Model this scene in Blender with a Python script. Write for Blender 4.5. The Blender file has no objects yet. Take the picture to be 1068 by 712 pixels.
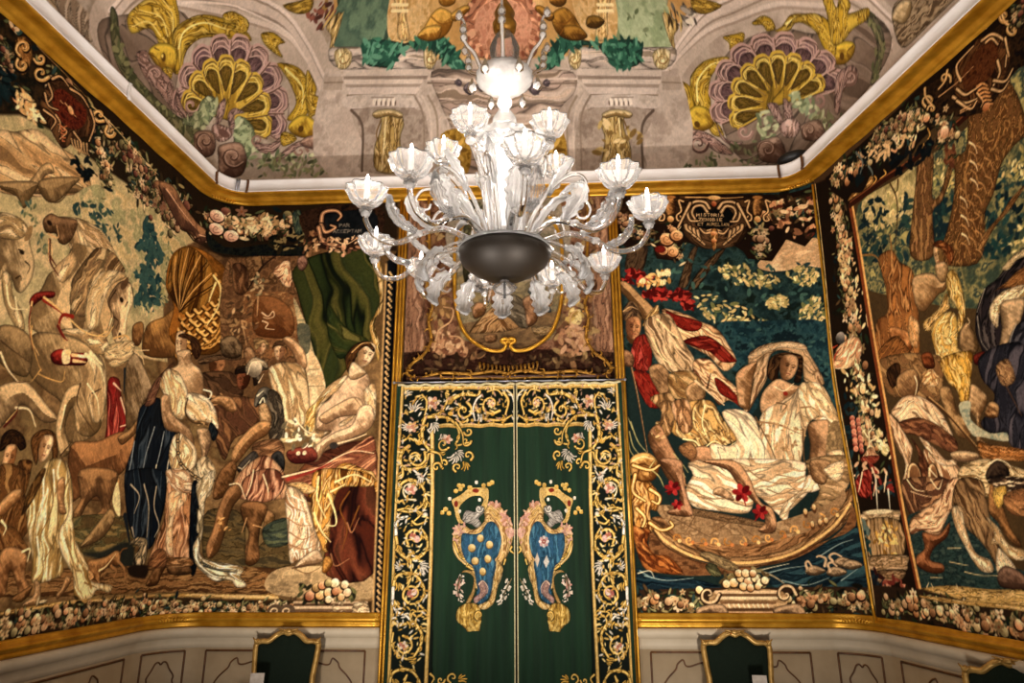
import bpy, bmesh, math, random
import numpy as np
from mathutils import Vector, Matrix
C=bpy.context.scene.collection
PI=math.pi
# ---- woven / painted picture engine (colour only) ----
_rs=np.random.RandomState(7); _LAT=_rs.rand(256,256)
def vn(x,y):
    xi=np.floor(x).astype(int); yi=np.floor(y).astype(int); fx=x-xi; fy=y-yi
    fx=fx*fx*(3-2*fx); fy=fy*fy*(3-2*fy); x0=xi&255; x1=(xi+1)&255; y0=yi&255; y1=(yi+1)&255
    a=_LAT[y0,x0];b=_LAT[y0,x1];c=_LAT[y1,x0];d=_LAT[y1,x1]
    return (a+(b-a)*fx)*(1-fy)+(c+(d-c)*fx)*fy
def fbm(x,y,o=3):
    v=0;w=.5;t=0
    for i in range(o):
        v=v+w*vn(x+17.3*i,y+9.1*i);t+=w;w*=.55;x=x*2.03;y=y*2.03
    return v/t
def hexc(h): return np.array([int(h[i:i+2],16)/255 for i in (0,2,4)])
def smooth(p,closed,k=4):
    p=np.asarray(p,float);n=len(p)
    if n<3: return p
    q=np.concatenate([p[-1:],p,p[:2]]) if closed else np.concatenate([2*p[:1]-p[1:2],p,2*p[-1:]-p[-2:-1]])
    out=[]
    for i in range(n if closed else n-1):
        a,b,c,d=q[i:i+4]
        for j in range(k):
            t=j/k
            out.append(.5*((2*b)+(c-a)*t+(2*a-5*b+4*c-d)*t*t+(3*b-a-3*c+d)*t**3))
    if not closed: out.append(p[-1])
    return np.array(out)
class Canvas:
    def __init__(s,x0,y0,x1,y1,res,base='6b5030',seed=1):
        s.x0,s.y0,s.res=x0,y0,res;s.W=int(math.ceil((x1-x0)/res))+1;s.H=int(math.ceil((y1-y0)/res))+1
        s.im=np.empty((s.H,s.W,3));s.im[:]=hexc(base);s.rng=random.Random(seed)
    def win(s,p,pad):
        a=np.floor((p.min(0)-pad-(s.x0,s.y0))/s.res).astype(int);b=np.ceil((p.max(0)+pad-(s.x0,s.y0))/s.res).astype(int)+1
        i0,j0=max(a[0],0),max(a[1],0);i1,j1=min(b[0],s.W),min(b[1],s.H)
        if i1<=i0 or j1<=j0: return None
        X,Y=np.meshgrid(s.x0+s.res*np.arange(i0,i1),s.y0+s.res*np.arange(j0,j1))
        return (slice(j0,j1),slice(i0,i1)),X,Y
    def mix(s,sl,a,col): s.im[sl]+=(col-s.im[sl])*np.clip(a,0,1)[...,None]
    def sd(s,X,Y,p):
        ins=np.zeros(X.shape,bool);d2=np.full(X.shape,1e18);gx=np.zeros(X.shape);gy=np.zeros(X.shape)
        for a,b in zip(p,np.roll(p,-1,0)):
            ex,ey=b-a;l=ex*ex+ey*ey+1e-9
            t=np.clip(((X-a[0])*ex+(Y-a[1])*ey)/l,0,1);dx=X-a[0]-t*ex;dy=Y-a[1]-t*ey;q=dx*dx+dy*dy
            m=q<d2;d2=np.where(m,q,d2);gx=np.where(m,dx,gx);gy=np.where(m,dy,gy)
            c=((a[1]>Y)!=(b[1]>Y))
            if abs(ey)>1e-9: ins^=c&(X<(b[0]-a[0])*(Y-a[1])/ey+a[0])
        d=np.sqrt(d2);return ins,d,gx/(d+1e-6),gy/(d+1e-6)
    def region(s,pts,sm,soft):
        p=smooth(pts,True) if sm else np.asarray(pts,float)
        w=s.win(p,soft*2+s.res)
        if w is None: return None
        sl,X,Y=w;ins,d,gx,gy=s.sd(X,Y,p);sg=np.where(ins,d,-d)
        return sl,X,Y,sg,np.clip(sg/soft+.5,0,1),gx,gy
    def F(s,pts,c,soft=None,sm=True,a=1):
        r=s.region(pts,sm,soft or s.res)
        if r: s.mix(r[0],r[4]*a,hexc(c))
    def N(s,pts,cs,sc,sx=1,soft=None,sm=True,ang=0):
        r=s.region(pts,sm,soft or s.res)
        if not r: return
        sl,X,Y=r[:3];ca,sa=math.cos(ang),math.sin(ang)
        v=np.clip((fbm((X*ca+Y*sa)/sc/sx+3,(Y*ca-X*sa)/sc+5,4)-.5)*2.6+.5,0,1)*(len(cs)-1)
        s.mix(sl,r[4],s.ramp(v,cs))
    def ramp(s,v,cs):
        C=np.array([hexc(c) for c in cs]);i=np.clip(v.astype(int),0,len(cs)-2) if len(cs)>1 else v.astype(int)*0
        if len(cs)==1: return np.broadcast_to(C[0],v.shape+(3,))
        f=np.clip(v-i,0,1)[...,None];return C[i]*(1-f)+C[i+1]*f
    def ink(s,sg,k,w): return 1-k*np.exp(-np.clip(sg,0,None)/w)
    def B(s,pts,hi,lo,ang,r,k=.4,sm=True):
        g=s.region(pts,sm,s.res)
        if not g: return
        sl,X,Y,sg,a,gx,gy=g;e=1-np.clip(sg/r,0,1)
        v=-(gx*math.cos(ang)+gy*math.sin(ang))*np.sqrt(e)*.55+.52+(fbm(X/r*1.1,Y/r*1.1)-.5)*.8+(fbm(X/s.res/2.2+Y/s.res/3,Y/s.res/7,2)-.5)*.5
        v=np.clip(v*1.25-.12,0,1);v=v*v*(3-2*v)
        m=[(x+y)/2 for x,y in zip(hexc(hi),hexc(lo))];C=np.where(v[...,None]>.5,np.array(m)+(hexc(hi)-m)*(v[...,None]*2-1),hexc(lo)+(np.array(m)-hexc(lo))*v[...,None]*2)
        s.mix(sl,a,C*(s.ink(sg,k+.15,s.res*1.7)+.25*np.clip(v-.6,0,1)*np.exp(-((sg-3.2*s.res)/(1.5*s.res))**2))[...,None])
    def S(s,pts,cs,flow,lam,k=.35,sm=True,st=5,warp=.9):
        g=s.region(pts,sm,s.res)
        if not g: return
        sl,X,Y,sg,a,_,_=g;f=smooth(flow,False,5)
        d2=np.full(X.shape,1e18);D=np.zeros(X.shape);A=np.zeros(X.shape);acc=0
        for i in range(len(f)-1):
            p,q=f[i],f[i+1];ex,ey=q-p;l=math.hypot(ex,ey)+1e-9
            t0=((X-p[0])*ex+(Y-p[1])*ey)/l/l
            t=np.clip(t0,-9 if i==0 else 0,10 if i==len(f)-2 else 1)
            dx=X-p[0]-t*ex;dy=Y-p[1]-t*ey;h=dx*dx+dy*dy;m=h<d2
            d2=np.where(m,h,d2);D=np.where(m,np.sqrt(h)*np.sign(ex*dy-ey*dx),D);A=np.where(m,acc+t*l,A);acc+=l
        wv=(fbm(X/lam/3,Y/lam/3,2)-.5)*warp*2
        v=vn(D/lam+wv+40,A/lam/st+20)*.75+.25*vn(D/lam*2.3+wv*2+7,A/lam/st*1.7+3)
        v=np.clip((v-.5)*2.5+.5,0,1)
        fo=1-.42*np.exp(-((v-.24)/.07)**2)+.22*np.exp(-((v-.84)/.07)**2)
        s.mix(sl,a,s.ramp(v*(len(cs)-1),cs)*(fo*s.ink(sg,k+.15,s.res*1.7))[...,None])
    def L(s,pts,c,w0,w1=None,sm=True,al=1):
        p=smooth(pts,False,5) if sm else np.asarray(pts,float);w1=w0 if w1 is None else w1
        w=s.win(p,max(w0,w1)+s.res)
        if w is None: return
        sl,X,Y=w;n=len(p);best=np.full(X.shape,-1e9)
        for i in range(n-1):
            a,b=p[i],p[i+1];ex,ey=b-a;l=ex*ex+ey*ey+1e-9
            t=np.clip(((X-a[0])*ex+(Y-a[1])*ey)/l,0,1);d=np.hypot(X-a[0]-t*ex,Y-a[1]-t*ey)
            best=np.maximum(best,(w0+(w1-w0)*(i+t)/(n-1))/2-d)
        s.mix(sl,np.clip(best/s.res+.5,0,1)*al,hexc(c))
    def E(s,x,y,rx,ry,rot,c,a=1,c2=None):
        R=max(rx,ry);w=s.win(np.array([[x,y]]),R+s.res)
        if w is None: return
        sl,X,Y=w;ca,sa=math.cos(rot),math.sin(rot);u=((X-x)*ca+(Y-y)*sa)/rx;v=((Y-y)*ca-(X-x)*sa)/ry;q=np.sqrt(u*u+v*v)
        C=hexc(c)
        if c2: C=C+(hexc(c2)-C)*np.clip(((X-x)*.35+s.up*(Y-y)*.8)/R*.8+.45,0,1)[...,None]
        s.mix(sl,np.clip((1-q)*min(rx,ry)/s.res+.5,0,1)*a,C)
    def K(s,pts,cs,n,size,ang=None,asp=.45,spread=.9):
        p=smooth(pts,True);a,b=p.min(0),p.max(0);g=s.rng;c=0
        for _ in range(n*6):
            x,y=g.uniform(a[0],b[0]),g.uniform(a[1],b[1]);ins=False
            for i in range(len(p)):
                q,r=p[i],p[i-1]
                if (q[1]>y)!=(r[1]>y) and x<(r[0]-q[0])*(y-q[1])/(r[1]-q[1])+q[0]: ins=not ins
            if not ins: continue
            z=size*g.uniform(.5,1.2);t=g.uniform(0,6.28) if ang is None else ang+g.uniform(-spread,spread)
            s.E(x,y,z,max(z*asp,s.res*.5),t,g.choice(cs));c+=1
            if c>=n: break
    def G(s,path,w,kind='mix',dens=1.0):
        g=s.rng;p=smooth(path,False,8);d=np.concatenate([[0],np.cumsum(np.hypot(*np.diff(p,axis=0).T))]);T=d[-1]
        def at(t): return np.array([np.interp(t,d,p[:,0]),np.interp(t,d,p[:,1])])
        DK=['1d1a12','2a2416','152226','3a2f1c','22301f'];LF=['4f5a3a','6d6f45','8a8a5c','2f4a48','9a8f5a','c9b98a','3d4a2c','56422a']
        FR=[('c98a5a','f0cf9a'),('a06c3c','e0b47c'),('d8b070','f6e2b0'),('a08a58','e0d09a'),('8a5a34','d8ac74'),('a8845c','dcc090'),('6e4a2c','b8885a'),('7a7048','c8c088')]
        FL=['d9c49a','b89c6c','c9b07e','a8865a','8e7a50','b8895c','7d6a44']
        if kind=='dark': FR=[('6e4a34','b08a60'),('7c5c40','c8a47c'),('5a3028','90604a'),('4e4830','8a8458')];FL=['b09a70','8e7650','c4b088','7c5a44']
        n=int(T/w*17*dens)
        for i in range(n):
            q=at(g.uniform(0,T))+(g.gauss(0,w*.3),g.gauss(0,w*.3));z=w*g.uniform(.1,.24);s.E(q[0],q[1],z,z*.4,g.uniform(0,6.28),g.choice(DK))
        for i in range(int(n*1.5)):
            q=at(g.uniform(0,T))+(g.gauss(0,w*.27),g.gauss(0,w*.27));z=w*g.uniform(.1,.23);a=g.uniform(0,6.28);c=g.choice(LF)
            s.E(q[0],q[1]-s.up*z*.15,z*1.05,z*.36,a,'1c1a12');s.E(q[0],q[1],z,z*.3,a,c)
        for i in range(int(n*.62)):
            q=at(g.uniform(0,T))+(g.gauss(0,w*.22),g.gauss(0,w*.22));z=w*g.uniform(.09,.2)
            if g.random()<.55:
                a,b=g.choice(FR);s.E(q[0]-z*.15,q[1]-s.up*z*.25,z*1.18,z*1.15,0,'2a1c12');s.E(q[0],q[1],z,z*.92,g.uniform(0,3),a,1,b)
            else:
                c=g.choice(FL);m=g.randint(4,6);a0=g.uniform(0,6)
                for k in range(m):
                    a=a0+6.283*k/m;s.E(q[0]+math.cos(a)*z*.7,q[1]+math.sin(a)*z*.7,z*.62,z*.36,a,c)
                s.E(q[0],q[1],z*.3,z*.3,0,'7a4a2a')
    def spiral(s,x,y,r,turns,a0,sgn,c,w0,w1):
        s.L([(x+r*(1-t)*math.cos(a0+sgn*6.283*turns*t),y+r*(1-t)*math.sin(a0+sgn*6.283*turns*t)) for t in np.linspace(0,.92,int(10*turns)+4)],c,w0,w1)
    def face(s,x,y,w,h,rot,hi,lo,tn=0,hair='4a2f1a'):
        # oval face: tn -1 looks left .. +1 looks right, rot tilts clockwise
        up=s.up;ca,sa=math.cos(rot),math.sin(rot)
        def T(u,v): return (x+u*w*ca+v*h*sa,y+up*(v*h*ca-u*w*sa))
        def M(l): return [T(*q) for q in l]
        o=[(0,.5),(.3,.45),(.42,.2),(.4,-.1),(.28,-.36),(.05,-.5),(-.15,-.48),(-.34,-.25),(-.42,.1),(-.36,.38)]
        s.B(M(o),hi,lo,math.pi*(.9 if tn<=0 else .1),w*.45,.3)
        e=tn*.16;dk='3a2414';lw=max(h*.045,s.res*.9)
        s.E(*T(-.25*(1 if tn>0 else -1),-.02),w*.16,h*.3,0,lo,.45)
        for k in (-1,1):
            cx=e+k*.17*(1-.3*abs(tn))
            s.L(M([(cx-.09,.11),(cx,.14),(cx+.09,.11)]),dk,lw,al=.55);s.E(*T(cx,.05),w*.075,h*.035,0,dk,.75)
        s.L(M([(e+tn*.05,.06),(e+tn*.15,-.1),(e+tn*.05,-.13)]),lo,lw,al=.8);s.L(M([(e-.04*tn,.08),(e+tn*.06,-.08)]),hi,lw,al=.9)
        s.L(M([(e-.08,-.24),(e,-.23),(e+.08,-.24)]),'7a3a28',lw,al=.8);s.E(*T(e,-.31),w*.1,h*.02,0,lo,.6)
    up=1
    def weave(s,amp=.07,seed=3):
        r=np.random.RandomState(seed);n=r.rand(s.H,s.W)-.5;n2=(n+np.roll(n,1,0))*.7
        Y,X=np.mgrid[0:s.H,0:s.W];v=1+n2*amp*2+(fbm(X/3.1,Y/3.1,2)-.5)*amp*3+(fbm(X/22.,Y/22.,3)-.5)*amp*2.2
        s.im=np.clip(s.im*v[...,None],0,1)

PIC={};PATHS={}
# strokes of the woven pictures, the fresco and the embroidery: millimetres along the wall / up from the floor
PIC["left"]="""F|-1909 1629 1499 3 51 -1340 -1218 19|5a4528|17.2|0|1
N|-1834 1331 172 118 539 5 206 -76 20 -459 -800 -132|8f8a5e b9aa78 a59a6a c4ae7c|229|1|17.6|1|0
N|-1715 858 805 178 465 -7 34 -737 -1171 37|6e5534 8a6c42 5a4428 75603a|189|1.6|15.8|1|0
N|-1192 1329 515 109 53 -522 -435 -35|4a3520 6a4e2e 58422a|145|1|18.1|1|0
S|-1796 1313 40 32 48 37 55 0 74 2 39 -60 -227 -124|e0c08a d2ae74 b48c56 8a6a40|-1786 1320 74 1 148 2|59|0.35|5|0.9
B|-1726 1223 27 43 22 47 22 19 15 -15 -20 -18 -13 -30 -2 -19|c9a870|7d6440|1.5|52|0.4
B|-1679 1265 38 39 54 19 40 -3 -133 -78|9a7c4e|665033|1.2|55|0.4
B|-1767 1222 87 48 -9 -44 -12 -29 -22 16 -35 -2|a08456|67512f|2|66|0.4
B|-1679 1265 26 32 84 48 -20 -42 -26 -44 -32 -15|9c8052|5f4a2c|1.2|73|0.4
L|-1758 1211 27 9 22 -16|1|4a3720 9.7 3.9 1
L|-1640 1246 31 16 25 50|1|4a3720 11.1 4.5 1
N|-1575 1274 90 99 171 1 186 -8 -76 -86 14 -109 -123 -57 -96 88|a8a070 8a8c60 c0ae7c b4a06a|94|1|4.7|1|0
K|-1578 1285 122 38 54 -73 -53 -37 -56 57 -59 -17|2f4a48 3d5648 506048 27403f|60|31|
K|-1714 1202 38 25 18 -47 41 -27 -14 -28 -42 36|3f5a50 5d6848 7e8258|30|22|
K|-1332 1365 46 -20 55 -47 -12 -41 -62 -5 -38 31 23 32|1f3a3e|26|49|
K|-1301 1233 52 0 31 -37 1 -49 -57 -26 -42 5 19 47 -36 27|1f3a3e|30|51|
K|-1332 1365 46 -20 55 -47 -12 -41 -62 -5 -38 31 23 32|28484a|26|49|
K|-1301 1233 52 0 31 -37 1 -49 -57 -26 -42 5 19 47 -36 27|28484a|30|51|
K|-1332 1365 46 -20 55 -47 -12 -41 -62 -5 -38 31 23 32|345450|26|49|
K|-1301 1233 52 0 31 -37 1 -49 -57 -26 -42 5 19 47 -36 27|345450|30|51|
K|-1269 1367 80 -51 -13 -93 20 -36 -35 -40 4 122|58654a 8c8c5a b0a468|28|31|
K|-1314 1120 97 27 -8 -58 -59 -12|b7ae7a 9aa070 cdbb86|26|29|
B|-1750 1130 24 22 28 8 20 -1 13 -27 20 -30 3 -37 -16 -38 -18 -2 -17 20 -14 5 -18 -18|cbb07c|6d5838|0.6|82|0.4
S|-1757 1158 43 16 34 -10 -6 -25 -26 -18 -34 -5|d8c08e a88c58 7a6240|-1753 1144 31 16 44 -1|23|0.35|5|0.9
F|-1684 1137 4 27 11 8 2 -22 -9 -15|8a6e44|3.4|1|1
L|-1691 1109 15 2|1|3a2a18 11.6 4.6 1
L|-1682 1049 10 9 5 -8|1|3a2a18 11.5 4.6 1
L|-1668 1092 14 -5 -2 -17|1|3a2a18 11.7 4.7 1
E|-1682 1107|19.8|14.9|0|2a1e12|
S|-1717 1046 22 4 15 -36 31 -26 16 -37 -26 3 -39 38|dcc38e b79a63 87704a|-1705 1045 21 -38 44 -53|26|0.35|5|0.9
L|-1701 1027 22 -39 41 9|1|e8d29c 12.9 5.2 1
L|-1673 1011 26 -54|1|e8d29c 13 5.2 1
B|-1613 1219 60 29 48 -1 38 -20 30 -18 -15 -45 -44 -54 -22 -67 15 -64 -67 -20 -54 5 -6 52 17 38 11 38 28 28 17 49 -20 20 -18 -14|d2b47c|77603c|0.5|169|0.4
S|-1599 1220 53 32 58 -9 1 -37 -45 -14 -34 -16 37 -25 -30 -65 -33 21 37 56 -3 41|e6cc96 caa872 9a7c4e|-1566 1236 20 -50 -22 -92|42|0.35|5|0.9
B|-1645 1197 17 26 27 5 49 15 -4 -44 -17 -26 -20 -3 -11 15 -26 -9|8a6844|4c361f|1.4|55|0.4
E|-1626 1201|22|16.2|0|2a1a0e|
L|-1623 1176 27 4 -10 25|1|c9a066 14.5 5.8 1
L|-1617 1165 12 -46 29 -22|1|5a2a1a 22 8.7 1
L|-1612 1133 25 -18|1|5a2a1a 22 8.6 1
L|-1620 1164 11 -47|1|d9b070 10.7 4.3 1
L|-1610 1157 9 -31|1|d9b070 10.8 4.3 1
S|-1553 1248 79 8 61 -37 46 -39 -63 0 -46 12 -46 23|d8be8a b79660 8a6e46 cdb080|-1545 1246 87 -21 83 -49|27|0.3|7|0.9
B|-1534 1107 56 96 68 4 53 -30 19 -39 -41 -59 -17 -74 -49 -8 -34 -22 -41 45 -4 45|bfa06a|6c5535|0.4|185|0.4
S|-1533 1073 23 62 24 65 46 20 48 -12 24 -22 -71 -41 -27 -60 -12 -51 -38 -1|cbb07a a28656 74593a b0905c 5c4529|-1454 1208 -34 -64 -30 -101|33|0.35|8|0.9
S|-1479 1105 36 57 66 23 12 -11 -46 -37 -20 -58 -4 -55 -29 -15 -16 36|e4cd98 ceb27c a68a58|-1410 1169 -42 -73 -5 -80|25|0.3|9|0.9
B|-1395 1143 31 25 29 -2 15 -41 -14 -44 3 -50 -30 -28 -23 24 -1 37 -32 27|e2c48e|7a6040|-0.3|97|0.4
F|-1378 1149 25 33 1 -23 -15 -18|5b432a|4.5|1|1
L|-1385 1064 20 -6 -4 -20|1|3d2b18 13 5.2 1
L|-1342 1117 -6 -15|1|3d2b18 13.5 5.4 1
L|-1392 1131 -17 -38 16 -31 -8 -40|1|3d2b18 12.8 5.1 1
L|-1333 1160 11 -23|1|3d2b18 13.8 5.5 1
E|-1365 1115|24|20|0|2d1d10|
E|-1352 1024|17.5|26|0|3a2616|
L|-1342 1156 7 -50 -6 -53|1|f0dca8 15.8 6.3 1
L|-1391 1056 -4 -20|1|f0dca8 14.9 6 1
B|-1608 953 63 19 66 3 85 -18 26 -71 8 -69 -29 -51 -56 -24 -49 25 1 54 -62 25 -45 21 -18 47|c2a36c|6a5433|0.3|204|0.4
B|-1701 935 42 19 48 -17 11 -70 -35 -9 -52 22|9c8052|5e4a2c|1.6|129|0.4
B|-1671 816 40 28 36 3 62 -34 34 -26 -39 -11 -58 25 -21 -14 -26 -38 -11 -2|d6b67e|6e5737|1.5|98|0.4
L|-1684 915 32 -11 46 -13|1|4b3721 11.3 4.5 1
L|-1684 891 29 -23 24 -24 35 8|1|4b3721 11.2 4.5 1
L|-1679 892 25 -28 29 -19|1|e4cc98 15.8 6.3 1
L|-1618 792 37 2 27 -31|1|e4cc98 16.6 6.6 1
L|-1637 750 22 28 3 15|1|5a1f18 15.9 6.4 1
L|-1634 760 20 28|1|caa25c 7.9 3.2 1
B|-1488 860 33 18 43 -13 47 -61 -24 -38 -48 4 -27 51 -11 -46 27 -50 -26 -13 -26 49 0 58|c9a972|67512f|2.4|114|0.4
S|-1471 943 70 12 33 -69 6 -58 -27 -28 -66 78|e2c892 c2a26a 8b7048|-1433 947 33 -68 19 -77|60|0.35|5|0.9
L|-1455 878 4 -49 68 -51|1|4a341f 13.6 5.5 1
L|-1412 865 28 17|1|4a341f 14.2 5.7 1
L|-1474 712 28 35|1|4a341f 12.9 5.2 1
L|-1486 822 -2 -54|1|f0dca6 12.8 5.1 1
L|-1433 883 39 -26 17 -37|1|f0dca6 14.1 5.6 1
S|-1546 978 68 26 72 4 25 -29 -37 -22 -61 18|ead29c b8945c 7c6240|-1545 972 73 5 77 22|32|0.35|5|0.9
B|-1637 1018 14 22 43 18 3 -13 -30 -16 -21 -23|9a2f22|4d120e|1.6|24|0.4
L|-1601 1031 43 -7 39 -10|1|8c2418 33 13.1 1
L|-1602 1036 67 -16 58 -21 48 2 28 21|1|d8b468 17.4 7 1
L|-1513 1022 -28 -6 -4 -27 23 -21|1|8a2216 30 11.9 1
L|-1630 1016 3 -37 16 -42 26 -25|1|d8b06a 13.6 5.4 1
L|-1630 1005 5 -41 22 -46|1|6c2a1c 11.8 4.7 1
L|-1429 1001 31 10 19 30|1|caa25c 16.8 6.7 1
L|-1372 1012 41 19 21 -7 61 -9|1|caa25c 18.1 7.2 1
B|-1553 921 23 20 36 1 44 9 -1 -26 -36 -12 -48 -9|a82e22|4c100c|1.6|34|0.4
F|-1522 937 17 8 9 -26 -18 -7|e9c48a|3.7|1|1
L|-1492 937 40 6|1|e0b878 27 10.8 1
L|-1486 925 34 5|1|e0b878 27 10.8 1
F|-1477 942 21 3 0 -6 -19 -3|f3dcae|3.9|1|1
L|-1575 873 34 -3 35 2 2 23|1|c79a50 10.8 4.3 1
L|-1571 884 -19 -31|1|c79a50 10.2 4.1 1
L|-1618 966 7 -29 27 -40 17 -17|1|c79a50 10.2 4.1 1
L|-1521 963 -19 17 -7 14|1|c79a50 11 4.4 1
L|-1456 947 52 -16 24 -30|1|e8d098 32 13 1
L|-1443 956 46 -18|1|e8d098 32 13 1
L|-1549 988 19 -17 16 -6|1|6b2018 22 8.9 1
E|-1504 939|22|22|0|e0bd78|
S|-1368 904 37 14 17 -33 25 -32 22 -33 -21 -45 5 -59 -56 -17 -13 15 6 82|8a1f1c b0392c 5a0f10 c2604a 6d1715|-1355 907 40 -95 -8 -112|43|0.4|9|0.9
L|-1346 903 30 -12|1|e0b890 19.5 7.8 1
L|-1346 761 4 -51|1|e0b890 18.5 7.4 1
L|-1312 873 41 -53 -24 -16|1|e0b890 19.8 7.9 1
B|-1451 736 81 22 78 34 57 -4 -4 -61 -28 -39 -57 -16 -76 -49 -23 -2|b07a45|5e3c20|1.2|205|0.4
B|-1388 667 72 5 50 10 -5 -52 -114 -6|c89a5c|6d4b2a|1.2|122|0.4
B|-1408 687 120 11 17 -34 -15 -47 26 -33 -43 -34 -42 -27 -21 -10 -25 10 22 32 32 33 20 17 -23 26 -27 -17 -16 -33 -10 -21 -15 31 15 32|a67a48|553b22|1.8|79|0.4
S|-1412 580 206 6 37 -76 -218 -2|5b4a2a 6f6238 4a4a30 8a7440|-1405 549 209 -4|28|0.35|5|0.9
B|-1369 523 58 60 28 23 23 -22 -32 -45 -60 -21|b4935c|634b2c|1.8|44|0.4
F|-1280 629 8 41 16 -28 12 -52 -20 11|e8cc8e|4.3|1|1
F|-1363 502 70 4 82 22 42 -18 -3 -64 -52 -14 -64 52|2a2e28|21|1|1
N|-1340 439 150 2 114 -24 90 3 29 -32 -359 13|7a6238 8c7444 5f4d2c|68|2.5|4.6|1|0
B|-1310 1063 34 23 15 -21 -10 -43 -29 -2|9a6e3a|5a3a1e|1.2|56|0.4
B|-1246 1003 -8 77 63 48 58 48 34 -48 -3 -87|b28442|5e3e1e|1|129|0.4
B|-1311 966 26 33 33 -17 40 -37 17 -29 -30 -45 -9 -45 -33 -24 -23 57 -20 64|a8916a|5c482c|1.4|92|0.4
L|-1296 1002 42 -8 13 -16|1|d9c08a 16.4 6.6 1
L|-1308 1012 21 -7 57 15|1|d9c08a 16.3 6.5 1
L|-1315 947 11 -60|1|1e2a30 27 10.6 1
S|-1399 980 89 44 23 -19 -28 -40 -49 -24|c9ad74 e2ca92 8a7048|-1395 963 57 21 48 33|26|0.35|5|0.9
B|-1298 779 40 24 30 36 -1 -37 -38 -37 -18 -2|b88e56|6a4a28|1.6|40|0.4
B|-1204 1280 23 51 52 38 61 13 49 -16 41 -40 19 -108 -4 -92 -21 -57 -86 -14 -88 27 3 86 -44 42|a8691f|5c3a12|2.4|166|0.4
S|-1197 1276 17 51 52 40 53 5 45 -33 14 -59 -7 -56 -49 -47 -47 -11 -68 41|9a6a22 c08c3c 5a3a12 7c5218 44290c|-1106 1163 13 94 -9 104|54|0.35|9|0.35
L|-1124 1164 -48 52 -18 63|1|2f1b08 16 10.7 1
L|-1116 1167 -41 51 -21 61|1|4a2c0c 13.4 8.1 1
L|-1124 1164 -43 69 -12 80|1|d0a050 16.1 10.7 1
L|-1116 1167 -35 68 -16 78|1|4a2c0c 13.6 8.1 1
L|-1124 1164 -32 82 -1 95|1|2f1b08 16.3 10.9 1
L|-1116 1167 -24 81 -5 93|1|4a2c0c 13.7 8.2 1
L|-1124 1164 -17 91 14 106|1|d0a050 16.5 11 1
L|-1116 1167 -9 90 11 105|1|4a2c0c 13.9 8.3 1
L|-1124 1164 -1 94 30 109|1|2f1b08 17.5 11.7 1
L|-1116 1167 8 93 22 106|1|4a2c0c 12.5 7.5 1
L|-1124 1164 17 93 38 105|1|d0a050 15.1 10 1
L|-1116 1167 22 90 34 103|1|4a2c0c 12.2 7.3 1
L|-1124 1164 30 86 47 95|1|2f1b08 14.6 9.7 1
L|-1116 1167 35 83 43 93|1|4a2c0c 11.9 7.1 1
L|-1124 1164 42 74 55 78|1|d0a050 14.2 9.5 1
L|-1116 1167 45 70 51 77|1|4a2c0c 11.6 6.9 1
L|-1124 1164 48 57 59 59|1|2f1b08 14.2 9.5 1
L|-1116 1167 51 53 55 57|1|4a2c0c 11.6 6.9 1
L|-1122 1143 22 -3 14 14|1|4a2a0a 34 14.7 1
L|-1121 1151 19 -4 16 16|1|c08a38 32 12.2 1
L|-1090 1163 17 -5 13 14|1|4a2a0a 33 14 1
L|-1089 1171 15 -6 14 16|1|e2b25a 30 11.7 1
L|-1063 1182 15 -7 12 14|1|4a2a0a 31 13.5 1
L|-1063 1189 14 -7 13 16|1|e2b25a 29 11.3 1
L|-1039 1199 14 -8 12 13|1|4a2a0a 31 13.2 1
L|-1038 1206 13 -7 12 15|1|c08a38 29 11 1
L|-1016 1215 14 -8 11 12|1|4a2a0a 31 13.1 1
L|-1015 1223 12 -9 12 15|1|e2b25a 28 10.9 1
L|-994 1230 14 -9 11 12|1|4a2a0a 31 13.2 1
L|-993 1237 12 -9 13 14|1|e2b25a 29 11 1
L|-1102 1129 17 -5 13 14|1|4a2a0a 33 14.2 1
L|-1102 1137 16 -6 15 16|1|e2b25a 31 11.9 1
L|-1075 1148 16 -6 12 13|1|4a2a0a 32 13.7 1
L|-1074 1155 14 -6 14 15|1|e2b25a 30 11.4 1
L|-1050 1165 15 -7 11 13|1|4a2a0a 31 13.3 1
L|-1049 1173 13 -8 13 15|1|c08a38 29 11.1 1
L|-1026 1181 14 -8 11 13|1|4a2a0a 30 13.1 1
L|-1026 1189 13 -8 12 14|1|e2b25a 28 10.9 1
L|-1004 1196 14 -8 11 12|1|4a2a0a 30 13.1 1
L|-1003 1204 12 -9 12 14|1|e2b25a 28 10.9 1
L|-982 1210 14 -9 11 12|1|4a2a0a 31 13.2 1
L|-981 1218 12 -9 13 13|1|c08a38 29 11 1
L|-1118 1105 21 -4 14 14|1|4a2a0a 34 14.6 1
L|-1117 1113 19 -5 15 16|1|e2b25a 32 12.2 1
L|-1087 1124 17 -5 12 13|1|4a2a0a 32 13.9 1
L|-1086 1132 15 -6 14 15|1|c08a38 30 11.6 1
L|-1061 1142 15 -7 12 13|1|4a2a0a 31 13.4 1
L|-1060 1149 13 -7 13 15|1|e2b25a 29 11.2 1
L|-1037 1158 14 -7 12 13|1|4a2a0a 31 13.1 1
L|-1036 1166 13 -8 12 15|1|e2b25a 28 10.9 1
L|-1014 1174 14 -9 11 13|1|4a2a0a 30 13 1
L|-1013 1181 12 -8 12 14|1|c08a38 28 10.9 1
L|-992 1188 14 -9 11 12|1|4a2a0a 31 13.1 1
L|-991 1196 12 -9 13 13|1|e2b25a 28 10.9 1
L|-1099 1091 17 -5 13 13|1|4a2a0a 33 14.1 1
L|-1099 1099 16 -6 14 15|1|c08a38 31 11.8 1
L|-1072 1109 15 -7 13 13|1|4a2a0a 32 13.6 1
L|-1072 1116 14 -7 14 15|1|e2b25a 29 11.3 1
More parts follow.
